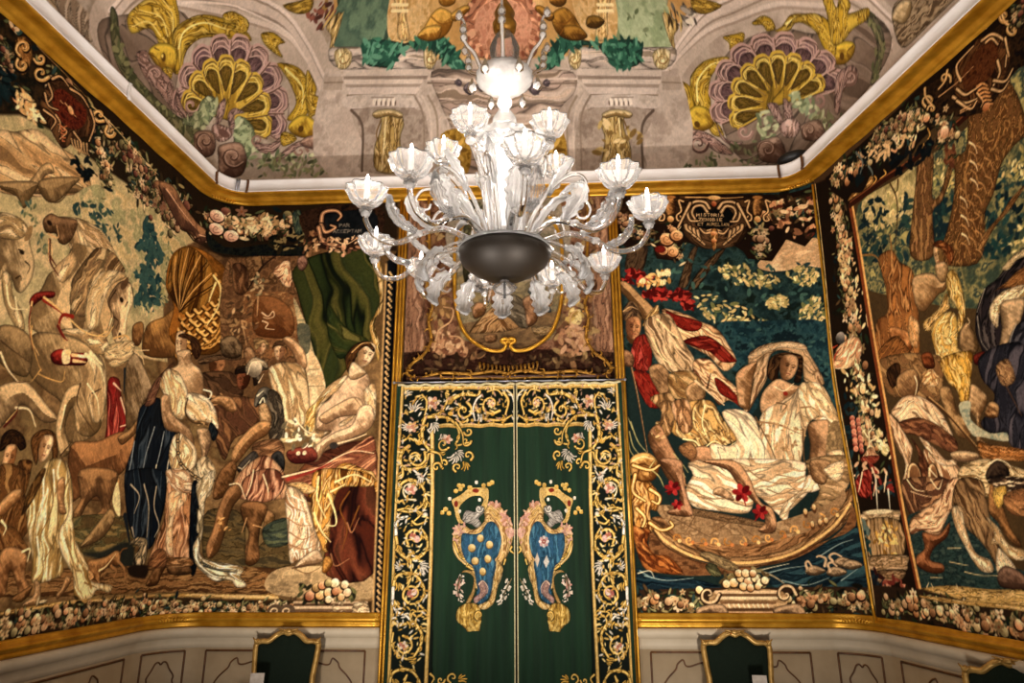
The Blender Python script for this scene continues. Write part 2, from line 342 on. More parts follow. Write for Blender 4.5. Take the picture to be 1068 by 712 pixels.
L|-1047 1125 14 -7 12 13|1|4a2a0a 31 13.2 1
L|-1047 1133 13 -8 13 15|1|e2b25a 29 11 1
L|-1024 1141 14 -8 11 12|1|4a2a0a 30 13 1
L|-1024 1148 13 -8 12 14|1|c08a38 28 10.8 1
L|-1002 1155 14 -8 11 12|1|4a2a0a 30 13 1
L|-1001 1163 12 -9 12 14|1|e2b25a 28 10.8 1
L|-980 1169 14 -9 11 11|1|4a2a0a 31 13.1 1
L|-979 1177 12 -10 13 13|1|e2b25a 28 10.9 1
L|-1114 1068 20 -5 13 14|1|4a2a0a 33 14.3 1
L|-1113 1075 18 -5 15 15|1|e2b25a 31 12 1
L|-1084 1086 16 -6 13 13|1|4a2a0a 32 13.8 1
L|-1083 1093 14 -6 14 15|1|e2b25a 30 11.5 1
L|-1058 1103 15 -7 11 12|1|4a2a0a 31 13.3 1
L|-1058 1110 14 -7 13 14|1|c08a38 29 11.1 1
L|-1034 1118 14 -7 11 12|1|4a2a0a 30 13 1
L|-1034 1126 13 -8 12 14|1|e2b25a 28 10.9 1
L|-1012 1133 14 -8 11 12|1|4a2a0a 30 12.9 1
L|-1011 1141 12 -9 12 14|1|e2b25a 28 10.8 1
L|-990 1147 14 -9 11 12|1|4a2a0a 30 13 1
L|-989 1155 12 -9 12 13|1|c08a38 28 10.9 1
L|-1096 1053 17 -6 13 13|1|4a2a0a 32 13.8 1
L|-1096 1060 16 -6 14 15|1|e2b25a 30 11.5 1
L|-1069 1070 15 -7 12 13|1|4a2a0a 31 13.4 1
L|-1069 1077 14 -7 13 15|1|c08a38 29 11.2 1
L|-1045 1086 14 -8 12 13|1|4a2a0a 30 13.1 1
L|-1045 1093 13 -8 13 15|1|e2b25a 28 10.9 1
L|-1022 1101 14 -9 11 13|1|4a2a0a 30 12.9 1
L|-1022 1108 13 -8 12 14|1|e2b25a 28 10.7 1
L|-1000 1115 13 -9 12 12|1|4a2a0a 30 12.9 1
L|-999 1122 12 -9 12 14|1|c08a38 28 10.7 1
L|-978 1128 13 -9 12 11|1|4a2a0a 30 13 1
L|-977 1136 12 -10 12 13|1|e2b25a 28 10.9 1
L|-1109 1031 18 -6 13 13|1|4a2a0a 32 13.9 1
L|-1109 1038 17 -6 15 15|1|c08a38 30 11.6 1
L|-1081 1048 16 -7 12 13|1|4a2a0a 31 13.4 1
L|-1080 1055 14 -7 14 15|1|e2b25a 29 11.2 1
L|-1056 1064 15 -8 11 13|1|4a2a0a 31 13.1 1
L|-1055 1071 13 -7 13 14|1|e2b25a 28 10.9 1
L|-1032 1079 14 -8 11 12|1|4a2a0a 30 12.9 1
L|-1032 1086 13 -8 12 14|1|c08a38 28 10.8 1
L|-1010 1093 14 -9 11 12|1|4a2a0a 30 12.8 1
L|-1009 1101 12 -9 12 13|1|e2b25a 28 10.7 1
L|-988 1107 13 -10 12 12|1|4a2a0a 30 12.9 1
L|-987 1114 12 -9 12 13|1|e2b25a 28 10.8 1
L|-1021 1326 36 -64 5 -77 -20 -101|1|6a4414 24 8.8 1
L|-1014 1317 33 -70 -1 -81 -27 -83|1|c9923c 24 8.7 1
L|-1007 1307 31 -75 -8 -84 -35 -67|1|6a4414 24 8.7 1
L|-1000 1297 28 -80 -14 -88 -43 -50|1|c9923c 24 8.7 1
L|-994 1287 27 -85 -21 -91 -51 -34|1|6a4414 24 8.7 1
L|-987 1278 24 -91 -28 -94 -58 -18|1|c9923c 24 8.7 1
L|-1019 1311 25 -35 0 -62 -27 -66|1|f0cc7c 19.9 7.9 1
L|-1010 1289 -9 -41 -4 -24|1|f0cc7c 20 8 1
N|-978 1391 213 0 28 -152 31 -191 -240 -11|5b4028 7a5836 49321e 8a6a42|78|1|4.6|1|0
S|-967 1352 29 10 26 -32 0 -64 -38 0|6c4a30 4a301c 84603c|-946 1362 18 -96|38|0.35|5|0.9
L|-894 1305 26 48 35 31|1|34241a 33 13.2 1
L|-868 1353 -11 33|1|2c2018 18.9 7.6 1
L|-894 1305 -18 -39|1|2c2018 18.6 7.5 1
S|-836 1336 42 39 15 -40 8 -48 -22 -4 -26 29|ecc08c c8865a f4d8a8 8a5434|-834 1320 41 39 21 -64|28|0.35|5|0.9
N|-919 1258 60 7 91 -10 24 -101 -7 -90 -87 -6 -59 68|6a4a2c 8a6238 7a4e2c a07a4a|41|1|4.5|1|0
B|-880 1242 60 6 57 -47 7 -77 -74 -6 -47 23|8a5a30|5a3418|1.4|136|0.2
L|-856 1198 20 -12 13 16 5 -16 -18 -7 -15 4|1|d6b88a 13.7 5.5 1
L|-851 1171 17 -8 -6 -15 26 -4|1|d6b88a 13.6 5.4 1
L|-917 1173 23 -77|1|b08a58 18.1 7.2 1
L|-873 1249 3 -62|1|b08a58 18.4 7.3 1
L|-917 1173 15 -5 -1 -19|1|b08a58 18.2 7.3 1
K|-902 1314 44 15 -1 -72 -38 9|9a8a62 b8a070 6c6c50|16|28|
K|-955 1242 67 8 25 -94 -53 -60 -37 61|4a3826 a08050 6a4c30 c0a06c|40|27|
N|-764 1247 49 -93 39 -115 -58 1 0 83|a39468 c2ae7c 8c8660|45|1|4.5|1|0
S|-775 1335 57 47 105 21 92 -18 24 -96 3 -71 -15 -68 -11 -60 -41 -44 -73 -94 -33 66 -48 136 -39 109|2e3a1c 1f2a16 46481f 5a5626 27301a 38401e|-704 1389 51 -175 28 -284|104|0.4|12|0.9
S|-653 1222 56 -71 76 -46 -42 -15 -41 -44 -42 76|6a6630 3a441e 24301a|-686 1261 60 -109 106 -62|54|0.35|5|0.9
S|-520 1369 23 -17 12 -95 -4 -62 -20 -30 22 -76 -1 -53 -17 53 -17 61 18 45 9 47|e0b458 b0883a f0d490 6a5424|-505 1368 9 -111 -13 -92 21 -129|29|0.4|8|0.9
F|-709 1085 40 -45 28 -88 -26 -35 -20 -7 -15 94|d2b684|4.3|1|1
N|-730 1078 53 -23 36 -103 -39 -42 -22 94|d6bc8a c2a474 e2cc9a|52|1|4.4|1|0
L|-699 967 50 0|1|8a7048 8.7 3.5 1
L|-696 1018 29 0|1|8a7048 8.8 3.5 1
N|-744 1154 37 -1 7 -75 -22 -7|6a6a52 4e5242|36|1|4.5|1|0
B|-900 1081 22 7 18 -37 -12 -23 -19 8|b08a5e|6a4a2e|1.2|40|0.4
f|-847 1088|98|138|0.1|d8ae7c|8a6240|0.4
S|-873 1111 21 7 24 -16 2 -22 -17 23 -20 -23|8a6a40 b89a62|-872 1096 43 14|17.9|0.35|5|0.9
f|-791 1072|111|147|-0.1|e4c08c|8a6240|-0.4
S|-815 1080 9 26 29 -1 11 -34 -13 19 -26 1|5a4028 8a6a3e|-819 1080 51 6|17.8|0.35|5|0.9
B|-785 1109 21 11 48 -42 12 -52 -21 -7 -27 52|d8b07c|8a6440|1.4|49|0.4
S|-820 1020 56 22 53 -23 22 -88 -2 -71 -69 -13 -30 85|e0c28c c49e66 9a7a4c f0dcac|-785 1035 44 -89 23 -100|43|0.4|7|0.9
f|-977 1031|169|169|0.1|9a6a40|4e3018|0.2
S|-1030 1042 46 22 70 10 3 -23 -58 -1 -52 -21|5c4630 7c6040 3a2a1a|-1030 1042 117 24|19.2|0.35|5|0.9
B|-975 1109 33 18 33 -31 -3 -37 -44 -1 -16 22|8a7452|3a2c1c|1.6|57|0.4
S|-1024 1000 87 15 50 -52 -22 -58 -55 -15 -33 55|4a3422 6a4c30 38281a|-1016 986 106 -74|42|0.35|5|0.9
f|-893 988|153|175|0|8a5232|3c2010|-0.2
S|-921 1007 5 22 44 -1 26 -44 -13 -14 -11 36 -36 1|2a1e14 3e2c1c|-922 1014 69 -30|17.6|0.35|5|0.9
B|-890 1029 22 29 38 -15 10 -23 -21 -7 -5 -29 -24 22 -14 1|a89878|3a342a|1.8|48|0.4
E|-860 1021|62|75|0|6c6250|d8ccaa
L|-881 1006 11 37 33 0|1|d8c8a0 11 4.4 1
L|-845 980 12 26|1|d8c8a0 10.9 4.4 1
S|-981 918 126 15 23 -85 -67 -35 -21 -62 -35 55|5a3a26 7a5234 48301e 94683e|-973 904 75 -98|51|0.35|5|0.9
L|-983 939 42 -12 -16 21|1|b88a54 25 10 1
L|-987 910 40 10|1|b88a54 25 9.9 1
B|-987 918 24 23 43 -7 19 -36 -21 -7 -31 21|c89a64|7a5630|1.5|34|0.4
B|-853 919 10 39 28 7 32 -33 14 -71 -11 -28 -26 43 -18 43 -21 -14|6e6a5c|242420|2.2|77|0.4
S|-814 954 38 -14 21 -79 -1 -56 -36 0 -12 56|3c342a 5c5240 28241e 7e725a|-798 947 35 -72 -15 -63|30|0.35|5|0.9
L|-835 919 9 14 11 -36|1|e2d8b4 17.2 6.9 1
L|-845 940 17 15|1|e2d8b4 17.4 6.9 1
L|-796 847 -6 -14|1|e2d8b4 16.9 6.8 1
B|-837 904 20 14 22 -43 -7 -35 -22 8|d4b078|7a5834|2|43|0.4
B|-902 779 30 48 39 35 36 -1 -4 -35 -40 -27 -31 -41 -25 -20|c6965c|6a4726|1.8|72|0.4
S|-841 799 70 13 24 -35 -25 -27 -58 14|8a6440 6a482c a87c50|-839 778 84 13|33|0.35|5|0.9
B|-883 731 44 47 17 -27 -37 -41|504a42|1c1c1a|1.8|42|0.4
L|-868 724 22 27|1|c0b08a 10.4 4.2 1
L|-856 715 21 29|1|c0b08a 10.4 4.1 1
L|-878 731 17 -7|1|c0b08a 10.4 4.1 1
B|-784 764 23 13 17 -27 -4 -34 -29 7|3e3e3c|161614|1.8|41|0.4
S|-886 697 50 54 41 13 46 -41 18 -41 -10 -40 -125 1|b8895c 8a4f34 e0b888 6a3a28 c69a6e|-822 757 -8 -61 -8 -53|49|0.4|6|0.9
B|-937 711 38 40 17 -27 -20 -67 -41 -13|94683c|4c3218|1.8|54|0.4
S|-864 690 45 33 56 0 25 -41 -24 -39 -47 -13 -36 13|a8704c 7a4630 d8a67c 603424|-805 723 -3 -40 -15 -53|45|0.4|6|0.9
L|-833 723 -3 -40 -10 -33|1|f0cc9c 14.4 5.7 1
L|-803 710 18 -41 2 -26|1|f0cc9c 14.3 5.7 1
L|-898 683 28 0 21 -40|1|f0cc9c 14.3 5.7 1
B|-904 670 27 13 17 -27 -24 -39 -13 -65 -14 -52 -26 -19 -10 32 14 52 8 52|a87848|583a20|2.2|72|0.4
B|-858 630 48 6 30 -20 -16 -52 -2 -38 -10 -39 -18 -18 -10 31 8 51 -25 39|8a6038|4a3018|1.8|68|0.4
B|-786 610 28 -13 -2 -46 -11 -32 23 -19 -28 0 -11 45|9c7448|58401e|1.8|40|0.4
S|-963 597 59 20 58 -27 19 -115 42 51 68 -1 12 -63 -153 -12 -83 12|5a4a2a 6c5a34 423a26|-955 526 226 -20|32|0.35|5|0.9
B|-904 670 27 13 17 -27 -24 -39 -13 -65 -14 -52 -26 -19 -10 32 14 52 8 52|a87848|5c3e20|2.2|72|0.4
B|-858 630 48 6 30 -20 -16 -52 -2 -38 7 -45 -21 -19 -18 7 0 31 2 51 -25 39|8f643a|4e341a|1.8|68|0.4
K|-925 588 34 -1 7 -29 -35 3|d8a860 c08c48 8a5a2c|16|18.1|
L|-817 571 28 -7|1|c09058 12 4.8 1
L|-839 590 -10 -39|1|c09058 12 4.8 1
S|-789 564 66 26 13 -65 -60 -12|46503c 37423a 5c6444|-786 538 67 13|28|0.35|5|0.9
S|-1585 471 726 -9 149 -19 -21 -55 -842 38|8a6236 6b4a28 a07a46 54381e|-1309 437 588 -12|19.4|0.2|14|0.9
N|-763 437 78 25 202 -25 0 -61 -255 12|a38a5e b89c6c 8a7450|35|2|3.8|1|0
F|-697 456 79 6 -5 -13 -99 -12|c9ae7a|3.9|1|1
S|-681 749 135 54 65 -28 3 -134 -222 1|4c2a1c 6c3a26 38201a 7e4a2c|-655 763 114 -42 60 -80|61|0.35|5|0.9
B|-579 991 21 18 36 -4 16 -40 9 -36 3 -57 -18 -42 -61 -34 -55 -20 -26 -27 -16 28 26 34 26 20 -43 8 3 63 33 28 12 36|d8b890|8a6a4a|2|127|0.4
f|-528 1060|176|237|0.32|ead0a4|a07c52|0.5
S|-580 1009 -7 45 24 36 35 13 25 -21 -1 -15 -23 19 -24 -18 -9 -30 -5 -36|4a3018 6b4622 2e1c0e|-580 1009 11 59 56 25|19.8|0.35|5|0.9
L|-569 1068 27 26 29 3|1|caa05c 13.3 5.3 1
L|-572 993 19 -7 21 8|1|e8d8b0 10.8 4.3 1
B|-567 1038 30 -18 15 -19 -35 -18 -19 12|e2c89c|9c7c54|2|52|0.4
S|-635 966 56 32 -26 -46 -27 -22 -32 -49 4 -49 35 -1 -33 -20 -30 21 -8 14 16 56|f0dcb0 dcc08a b89460 cda870|-586 988 -66 -79 -14 -91|34|0.35|5|0.9
S|-693 896 53 42 -25 -43 -2 -63 -29 7|e8c06a c8963e f4da9a|-646 931 -36 -92|21|0.35|5|0.9
S|-526 951 31 21 7 -65 -5 -49 -23 35|f4e0b4 dcc08c b48e5c|-520 958 26 -86|26|0.35|5|0.9
B|-656 874 47 35 55 24 30 -25 -12 -28 -56 -7 -41 -20|dcb888|8c6a48|1.8|55|0.4
B|-538 901 35 6 13 -42 -22 -35 -62 -27 -48 -13 -25 -41 -17 0 -6 28 26 27 40 27 48 21|e4c498|967450|1.8|63|0.4
L|-643 790 -4 -34|1|8a6844 10.4 4.2 1
L|-657 790 0 -37|1|8a6844 10.4 4.2 1
L|-553 929 23 -28|1|8a6844 10.7 4.3 1
S|-591 859 41 21 -13 -21 -27 -14|f2dcae d8b884 b08c5c|-591 852 41 21|16.9|0.35|5|0.9
S|-693 722 81 27 67 40 54 27 13 -95 -3 -80 -178 1 -87 54|8a4e34 b47048 6a3626 d89a68 5a2e22|-746 696 135 39 129 54|53|0.4|8|0.9
L|-747 703 54 13 55 13 40 26 54 20 56 -7|1|f0c898 16.5 6.6 1
L|-594 797 48 13 34 13|1|f0c898 16.7 6.7 1
L|-732 696 81 26 40 20|1|9c3428 29 11.5 1
B|-740 777 55 14 29 -15 2 -27 -54 -10 -26 11|8a4030|481c18|1.4|50|0.4
K|-760 847 40 21 46 -36 23 -21 -13 -21 -77 1|e8d8a8 c8b47c f4e8c4 6a6248|40|32|
L|-719 861 31 -29 29 -7|1|eadcb0 12.7 5.1 1
E|-708 770|18.7|18.7|0|d8c8a0|
E|-690 771|18.7|18.7|0|d8c8a0|
E|-606 791|37|29|0|3a3632|
S|-648 682 39 33 39 27 64 -21 25 -14 3 -66 -181 1|d89c3c b0701f f0cc7c 8a5218 e8b860 6a3c14|-646 655 65 53 96 -1|37|0.4|6|0.9
S|-606 668 123 13 13 -238 -132 -6 -3 120|4e2416 3a1c14 6a3420 54301e|-565 668 -6 -111 41 -114|79|0.4|6|0.9
S|-651 722 110 -1 57 -20 -6 -27 -75 0 -26 -26 -8 -72 -2 -70 -13 -6 -30 38 -11 58 -5 59|d49a3e a86a1e f0cc80 7c4a18 e4b458 5c3412|-610 722 -8 -80 17 -136|40|0.45|5|0.9
L|-643 702 1 -60 28 -53|1|f4d890 18.2 7.3 1
L|-594 688 54 20 50 -21|1|f4d890 18.3 7.3 1
L|-649 603 24 -46 29 -32|1|f4d890 17.8 7.1 1
L|-612 655 24 -53 3 -32 -27 0|1|f4d890 18 7.2 1
L|-605 661 39 20|1|f4d890 18.2 7.3 1
L|-551 661 -24 -46 24 -52 -10 -57|1|7a4a1c 15.9 6.4 1
L|-521 621 -23 -64|1|7a4a1c 15.9 6.4 1
L|-552 576 15 -26 18 39|1|a06a44 13.9 5.5 1
L|-593 493 15 -31 39 19|1|a06a44 13.6 5.4 1
S|-736 662 26 13 29 -20 22 -52 21 -52 20 -45 -29 -13 -39 -18 -20 0 -15 89|f0d8ae e0c090 c0986a f8e8c8 a87c52|-716 669 34 -79 -4 -115|34|0.45|6|0.9
L|-719 623 50 -20|1|9a7048 12.1 4.8 1
L|-723 590 36 -20 34 0|1|9a7048 12 4.8 1
L|-713 551 36 -19 33 12|1|9a7048 11.9 4.7 1
L|-713 519 45 -13 33 13|1|9a7048 11.8 4.7 1
L|-714 649 35 -14|1|fbeecb 14.2 5.7 1
L|-702 506 16 -25|1|fbeecb 13.7 5.5 1
S|-738 682 48 7 43 -21 -27 -13 -36 20|e8c07c caa05c|-738 676 91 -8|16.3|0.35|5|0.9
B|-660 493 26 13 14 -13 2 -22 -66 -15 -7 6|e0c49a|8c6c48|1.8|39|0.4
L|-697 456 39 9 40 3|1|5a4028 13.6 5.4 1
L|-691 455 35 -12 32 13 6 6|1|7c5c38 9.7 3.9 1
B|-612 481 13 6 14 -19 -18 -25 -12 6|c8903e|7a4a1a|1.8|31|0.4
S|-1225 871 65 33 36 -60 40 -8 22 -37 -14 -107 1 -52 -142 -7 -32 57 17 86 -2 50|141c26 26303a 0c1218 3a4650 1a2530|-1179 893 -12 -124 -7 -135|58|0.4|8|0.9
L|-1163 824 -19 -91 10 -86|1|8a9aa0 11.9 4.7 1
L|-1118 818 -6 -66 -9 -52|1|8a9aa0 12.4 4.9 1
L|-1232 776 -2 -73 -15 -13|1|8a9aa0 11.2 4.5 1
L|-1064 812 -21 -69 1 -52|1|cfc9ac 12.8 5.1 1
L|-1129 726 0 -45 -1 -39|1|cfc9ac 14.5 5.8 1
S|-1216 873 25 71 72 72 -16 -32 -38 -70 -5 -27|6a4634 8a6244 4a2e24|-1206 875 78 131|22|0.35|5|0.9
f|-1097 1072|169|251|-0.1|e6c796|a07a50|-0.7
S|-1114 1095 27 15 42 -5 19 -33 -11 -31 -17 18 -13 34 -26 1|3c2616 5c3c20 2a1a10|-1114 1095 55 0 27 -38|20|0.35|5|0.9
B|-1108 1047 45 18 13 -34 32 -23 14 -63 -32 -19 -50 20 -55 16 5 28 39 24|dab987|8e6c46|2.2|113|0.4
S|-1169 942 22 46 53 5 30 -29 13 -33 -5 -70 -54 19 -31 34|f0dcae dcc088 b08c58 e8d09c|-1135 984 52 -51 11 -68|33|0.45|5|0.9
S|-1052 938 49 0 30 -27 19 -49 -1 -21 -33 20 -40 3 -25 25|f4e2b8 dfc594 b8945e|-1051 931 53 -36 45 -47|37|0.4|5|0.9
L|-1050 924 -2 -42 25 -25 40 -3 32 -20|1|3a2a1a 12.2 4.9 1
K|-1037 877 76 -15 2 -21 -68 16|c8a468 8a6a3c|20|12.2|
L|-1005 955 21 -5 -2 -18 -16 -5|1|efe4c0 14.5 5.8 1
B|-1155 905 36 14 29 -49 59 -34 18 -39 -3 -28 -16 19 -33 31 -56 12|cda878|7c5c3a|2.2|64|0.4
S|-1080 810 29 10 39 -30 11 -40 -14 -42 -49 4 -23 44|eed8a8 d2b27c a8844e f4e4bc|-1058 820 23 -59 -14 -55|33|0.35|5|0.9
S|-974 862 23 -28 -10 -28 -17 27|161c22 2c3438 0c1014|-974 862 12 -49|16.3|0.35|5|0.9
B|-1011 838 32 2 12 -41 -13 -62 -14 -41 -8 13 13 55 -12 40|c9a878|6c5238|2.2|52|0.4
S|-1000 743 24 21 31 -40 -2 -40 -9 -35 -39 -1 -10 61|d8c290 a08860 e8d8ac 6c6248|-988 757 20 -60 -8 -48|28|0.35|5|0.9
L|-1065 819 2 -34 12 -39 35 -31 35 -19 33 -2|1|2e241a 30 26 1,b89c6c 10 10 1
E|-1064 799|21|16.9|0|241a12|
E|-1064 799|12.6|8.4|0|a88c5c|
E|-1057 766|21|16.8|0|241a12|
E|-1057 766|12.6|8.4|0|a88c5c|
E|-1045 737|21|16.4|0|241a12|
E|-1045 737|12.3|8.2|0|a88c5c|
E|-1023 718|19.9|15.9|0|241a12|
E|-1023 718|11.9|8|0|a88c5c|
E|-998 704|19.7|15.7|0|241a12|
E|-998 704|11.8|7.9|0|a88c5c|
E|-975 695|19.7|15.8|0|241a12|
E|-975 695|11.8|7.9|0|a88c5c|
E|-952 694|20|16.1|0|241a12|
E|-952 694|12|8|0|a88c5c|
S|-1080 717 47 -23 27 -5 -1 -46 -68 -3|e6caa0 caa074 9a6e44 f0dcb4|-1065 718 27 -37 36 -25|28|0.35|5|0.9
S|-1082 678 35 15 43 -24 10 -78 14 -115 -37 -6 -35 19 -32 -23 -26 7 21 66 14 50|b07a4a 8a5832 d8a878 6c4024 c49462|-1059 680 26 -90 -9 -126|43|0.45|6|0.9
S|-1070 653 40 15 17 -26 -22 -33 -9 -32 7 -50 5 -38 -23 19 -7 50 0 44|f0cf9c d8a66c e8be88|-1042 661 -11 -71 13 -95|24|0.35|5|0.9
S|-1088 717 65 4 18 -39 -4 -23 -33 2 -33 24|e6caa0 caa074 9a6e44 f0dcb4|-1079 711 48 -36 27 -6|24|0.35|5|0.9
S|-1005 682 19 1 14 -92 6 -78 -1 -69 -16 7 -14 107|10161c 222a30 0a0e12|-996 683 25 -233|19.1|0.35|5|0.9
S|-993 683 41 41 5 -40 -15 -41 -1 -52 -1 -39 -14 6 0 59|dcc898 f0e4bc a8946a 7a6c4c|-964 717 -10 -80 3 -85|23|0.35|5|0.9
S|-985 617 22 -26 1 -58 -3 -26 15 -26 49 -9 55 -10 15 -12 -9 -13 20 -25 -26 -6 -23 19 -40 -3 -36 22 -25 25 -12 44 11 39|efe0b4 d4bc84 54503e f6eccc a88e5c|-974 604 -2 -91 29 -50 111 -32|30|0.45|9|0.4
L|-947 463 49 -13 47 -3|1|3c4038 19.5 7.8 1
L|-955 472 28 -10|1|3c4038 19.3 7.7 1
L|-975 507 14 -38 44 -32 48 -6|1|f8eecb 11.9 4.8 1
K|-969 591 19 -103 118 -26 8 -50 -44 7 -76 18 -29 57|5a4a2c|26|9.8|
S|-1234 703 129 12 28 -62 -9 -89 -23 -55 -65 24 -41 52 -29 81|141c26 26303a 0c1218 3a4650 1a2530|-1177 708 26 -109 10 -84|51|0.4|7|0.9
L|-1168 672 33 -54 9 -79|1|b8ae90 14.1 5.7 1
L|-1116 670 2 -51 27 -49 -10 -31|1|b8ae90 13 5.2 1
L|-1221 668 41 -27 -10 -43|1|b8ae90 13.6 5.4 1
L|-1191 563 15 -24|1|b8ae90 13.5 5.4 1
L|-1226 591 34 -64|1|20282e 44 17.7 1
S|-1191 522 25 17 41 -6 9 -36 -13 -30 -35 2 0 23 13 23|d6c294 5c5440 b09c70 2c2a26|-1180 516 46 11 3 -54|21|0.35|5|0.9
B|-1102 431 25 35 28 -1 -10 -24 -10 -24 -34 -1|8a6238|4a3018|1.8|36|0.4
B|-1042 464 50 2 15 -22 -36 -5 -26 7|7c5834|44301a|1.8|30|0.4
S|-1051 483 63 2 9 -22 -62 -2|9a6c3e 6c4826 c09460|-1049 471 69 5|16.8|0.35|5|0.9
S|-1110 473 26 35 30 -6 5 -37 -34 -5|7a5030 a06e40 583620|-1100 466 46 36|24|0.35|5|0.9
F|-1178 469 69 -2 -3 -30 -60 9|2a1f16|18.2|1|1
B|-1336 486 31 4 32 5 31 13 20 -9 -2 -28 -27 1 -30 -15 -3 -21 -18 6 -34 12|b8864c|6a4422|1.6|45|0.4
L|-1227 482 27 -18 11 -26|1|a87844 22 8.6 1
L|-1295 447 16 -17|1|a87844 20 8 1
L|-1251 472 21 -12 -5 -16|1|a87844 21 8.4 1
L|-1226 499 10 11 18 3|1|7a5228 17.4 6.9 1
L|-1343 481 13 10|1|7a5228 15.5 6.2 1
L|-1291 463 23 10 28 27|1|eac88a 16.5 6.6 1
F|-1349 460 26 4 16 -16 -26 -7|c99a5c|3.9|1|1
S|-1637 702 -1 29 19 17 31 -5 18 -23 -15 -11 -14 8 -22 -8|2c1c10 4a3018 1c120a|-1634 712 23 27 38 -19|14.3|0.35|5|0.9
f|-1610 691|119|173|0.1|d8a870|8a5a30|-0.1
S|-1631 656 42 18 8 16 31 3 5 -19 -11 -60 -64 -3|7a5226 5a3a1c 9a6c34 46290f|-1584 680 14 -33 -27 -35|29|0.4|5|0.9
S|-1561 737 27 24 35 -5 18 -45 -14 -27 -5 35 -28 17 -4 -36 -3 -15 -14 18|5a3a1e 7a5228 3c2612|-1544 694 -3 39 28 20 27 -54|15.6|0.35|5|0.9
f|-1519 722|115|184|0.18|e8c48e|a0764a|0.25
S|-1634 670 70 2 12 -48 27 -32 -2 -44 -25 -23 -23 0 -30 27|6a4420 8a5e2e 4a2c12 a07840|-1588 670 24 -70 -5 -75|32|0.4|5|0.9
B|-1616 597 27 30 26 6 4 -19 -17 -15 -19 -19 -17 -1|d2a062|8a5c2e|2|41|0.4
S|-1607 561 47 -4 32 -28 17 -19 -37 1 -35 0 -13 5|7a5026 9c6e38 54341a|-1595 557 46 -42|22|0.35|5|0.9
B|-1579 516 29 4 35 -19 3 -38 26 -29 -14 -18 -24 -3 1 23 -28 38 0 -45 -23 2 -14 54|c08c54|6c4624|1.8|57|0.4
L|-1530 510 18 5 -1 -24|1|f0dca0 16.3 6.5 1
L|-1598 570 15 -13 -3 -14|1|f0dca0 15.4 6.2 1
S|-1545 620 22 41 18 37 41 4 34 -49 20 -52 3 -42 -22 -30 22 -61 -30 -18 -52 -2 -11 43 -29 67|e8d090 c8a860 9a7a3c f4e4b0 b4924e|-1509 687 9 -90 23 -145|42|0.4|7|0.9
L|-1515 656 2 -59 4 -68|1|7a5a2a 13.5 5.4 1
L|-1491 668 19 -64 -20 -65|1|7a5a2a 13.9 5.6 1
L|-1454 604 9 -65 -22 -49|1|7a5a2a 14.1 5.6 1
L|-1432 514 6 -55|1|7a5a2a 14.2 5.7 1
L|-1510 662 10 -55 -4 -49|1|faf0c4 13.7 5.5 1
L|-1499 539 19 -49 0 -28|1|faf0c4 13.5 5.4 1
L|-1487 679 15 -45|1|faf0c4 14.2 5.7 1
S|-1547 581 26 45 14 51 -13 -1 -18 -31 -10 -35|6c4c22 4e3418 8a6630|-1542 586 25 80|20|0.35|5|0.9
B|-1470 655 18 12 10 -26 1 -26 15 -25 -21 -1 -15 30|d4a46a|8c6236|2|36|0.4
L|-1452 610 18 -2|1|7a5430 7.2 2.9 1
L|-1450 602 17 -2|1|7a5430 7.2 2.9 1
S|-1457 703 34 -50 18 -73 20 -52 50 -48 17 -37 78 -16 -5 -16 -43 9 -13 -15 -30 -5 -32 10 -15 46 -46 52 -17 41 19 41 -12 62|ecd494 d0ac64 f6e8b8 a07c3c|-1438 684 18 -104 33 -72 82 -87|38|0.4|7|0.9
L|-1399 554 22 -57 56 -43|1|8a6a34 13.2 5.3 1
L|-1416 534 36 -57 28 -53|1|8a6a34 13 5.2 1
L|-1336 439 46 -14|1|8a6a34 13.6 5.5 1
B|-1484 452 18 -6 9 -24 1 -19 -44 -1 1 9 22 13|d8b07a|8a6438|2|30|0.4
B|-1397 457 17 -11 -15 -24 -15 -13 -6 10 11 14|c49860|7c5630|2|25|0.4
B|-1532 423 32 16 12 4 2 -9 -19 -22 -22 2|a87844|624220|2|23|0.4
S|-1565 395 10 3 171 6 223 -7 129 -3 240 -6 47 3 2 -16 -226 7 -171 8 -218 -3 -195 3|d8ae62 c89848 e8c47c|-1565 395 368 -1 453 -12|15.5|0.2|20|0.9
F|-1597 390 222 6 273 -8 212 -13 240 -2 178 -2 0 -44 -359 0 -259 -2 -268 2 -221 -9|3a2a18|14.5|0|1
G|-1590 364 114 4 137 4 205 -6 119 -10|143|mix|1.25
G|-1015 356 208 -7 132 0|129|mix|1.2
L|-683 368 197 0|1|c0a47c 23 23 1
L|-682 362 196 0|1|5a4430 23 23 1
L|-682 355 197 0|1|cdb48c 23 23 1
L|-681 348 196 0|1|6a523a 23 23 1
L|-680 339 196 0|1|b89a70 23 23 1
L|-680 332 196 0|1|4a3624 23 23 1
S|-522 363 36 7 9 -37 -39 -6|d0b88c 8a7454 f0dcb0|-518 351 34 -12|15|0.35|5|0.9
L|-479 345 -6 -10 -11 -3 -10 5 -2 8 3 6 6 1 4 -3 1 -3 -2 -1|1|e2cca0 15 7.5 1
E|-734 345|68|57|0|5a4a38|
L|-722 331 -14 0 -9 7 -1 10 6 5 8 -1 3 -4 -1 -4 -3 0|1|d0b88c 15.2 7.6 1
E|-701 345|68|57|0|5a4a38|
L|-690 331 -13 0 -9 7 -1 10 6 5 8 -1 3 -4 -1 -4 -3 0|1|d0b88c 15.1 7.6 1
K|-679 400 25 12 133 -12 -5 -24 -45 -6 -79 -1|2a2a1c 4a4a2c 6a6a3e|40|34|
E|-645 382|44|44|0|2a1c12|
E|-643 385|38|38|0|9a5a3a|e0b080
E|-617 385|44|44|0|2a1c12|
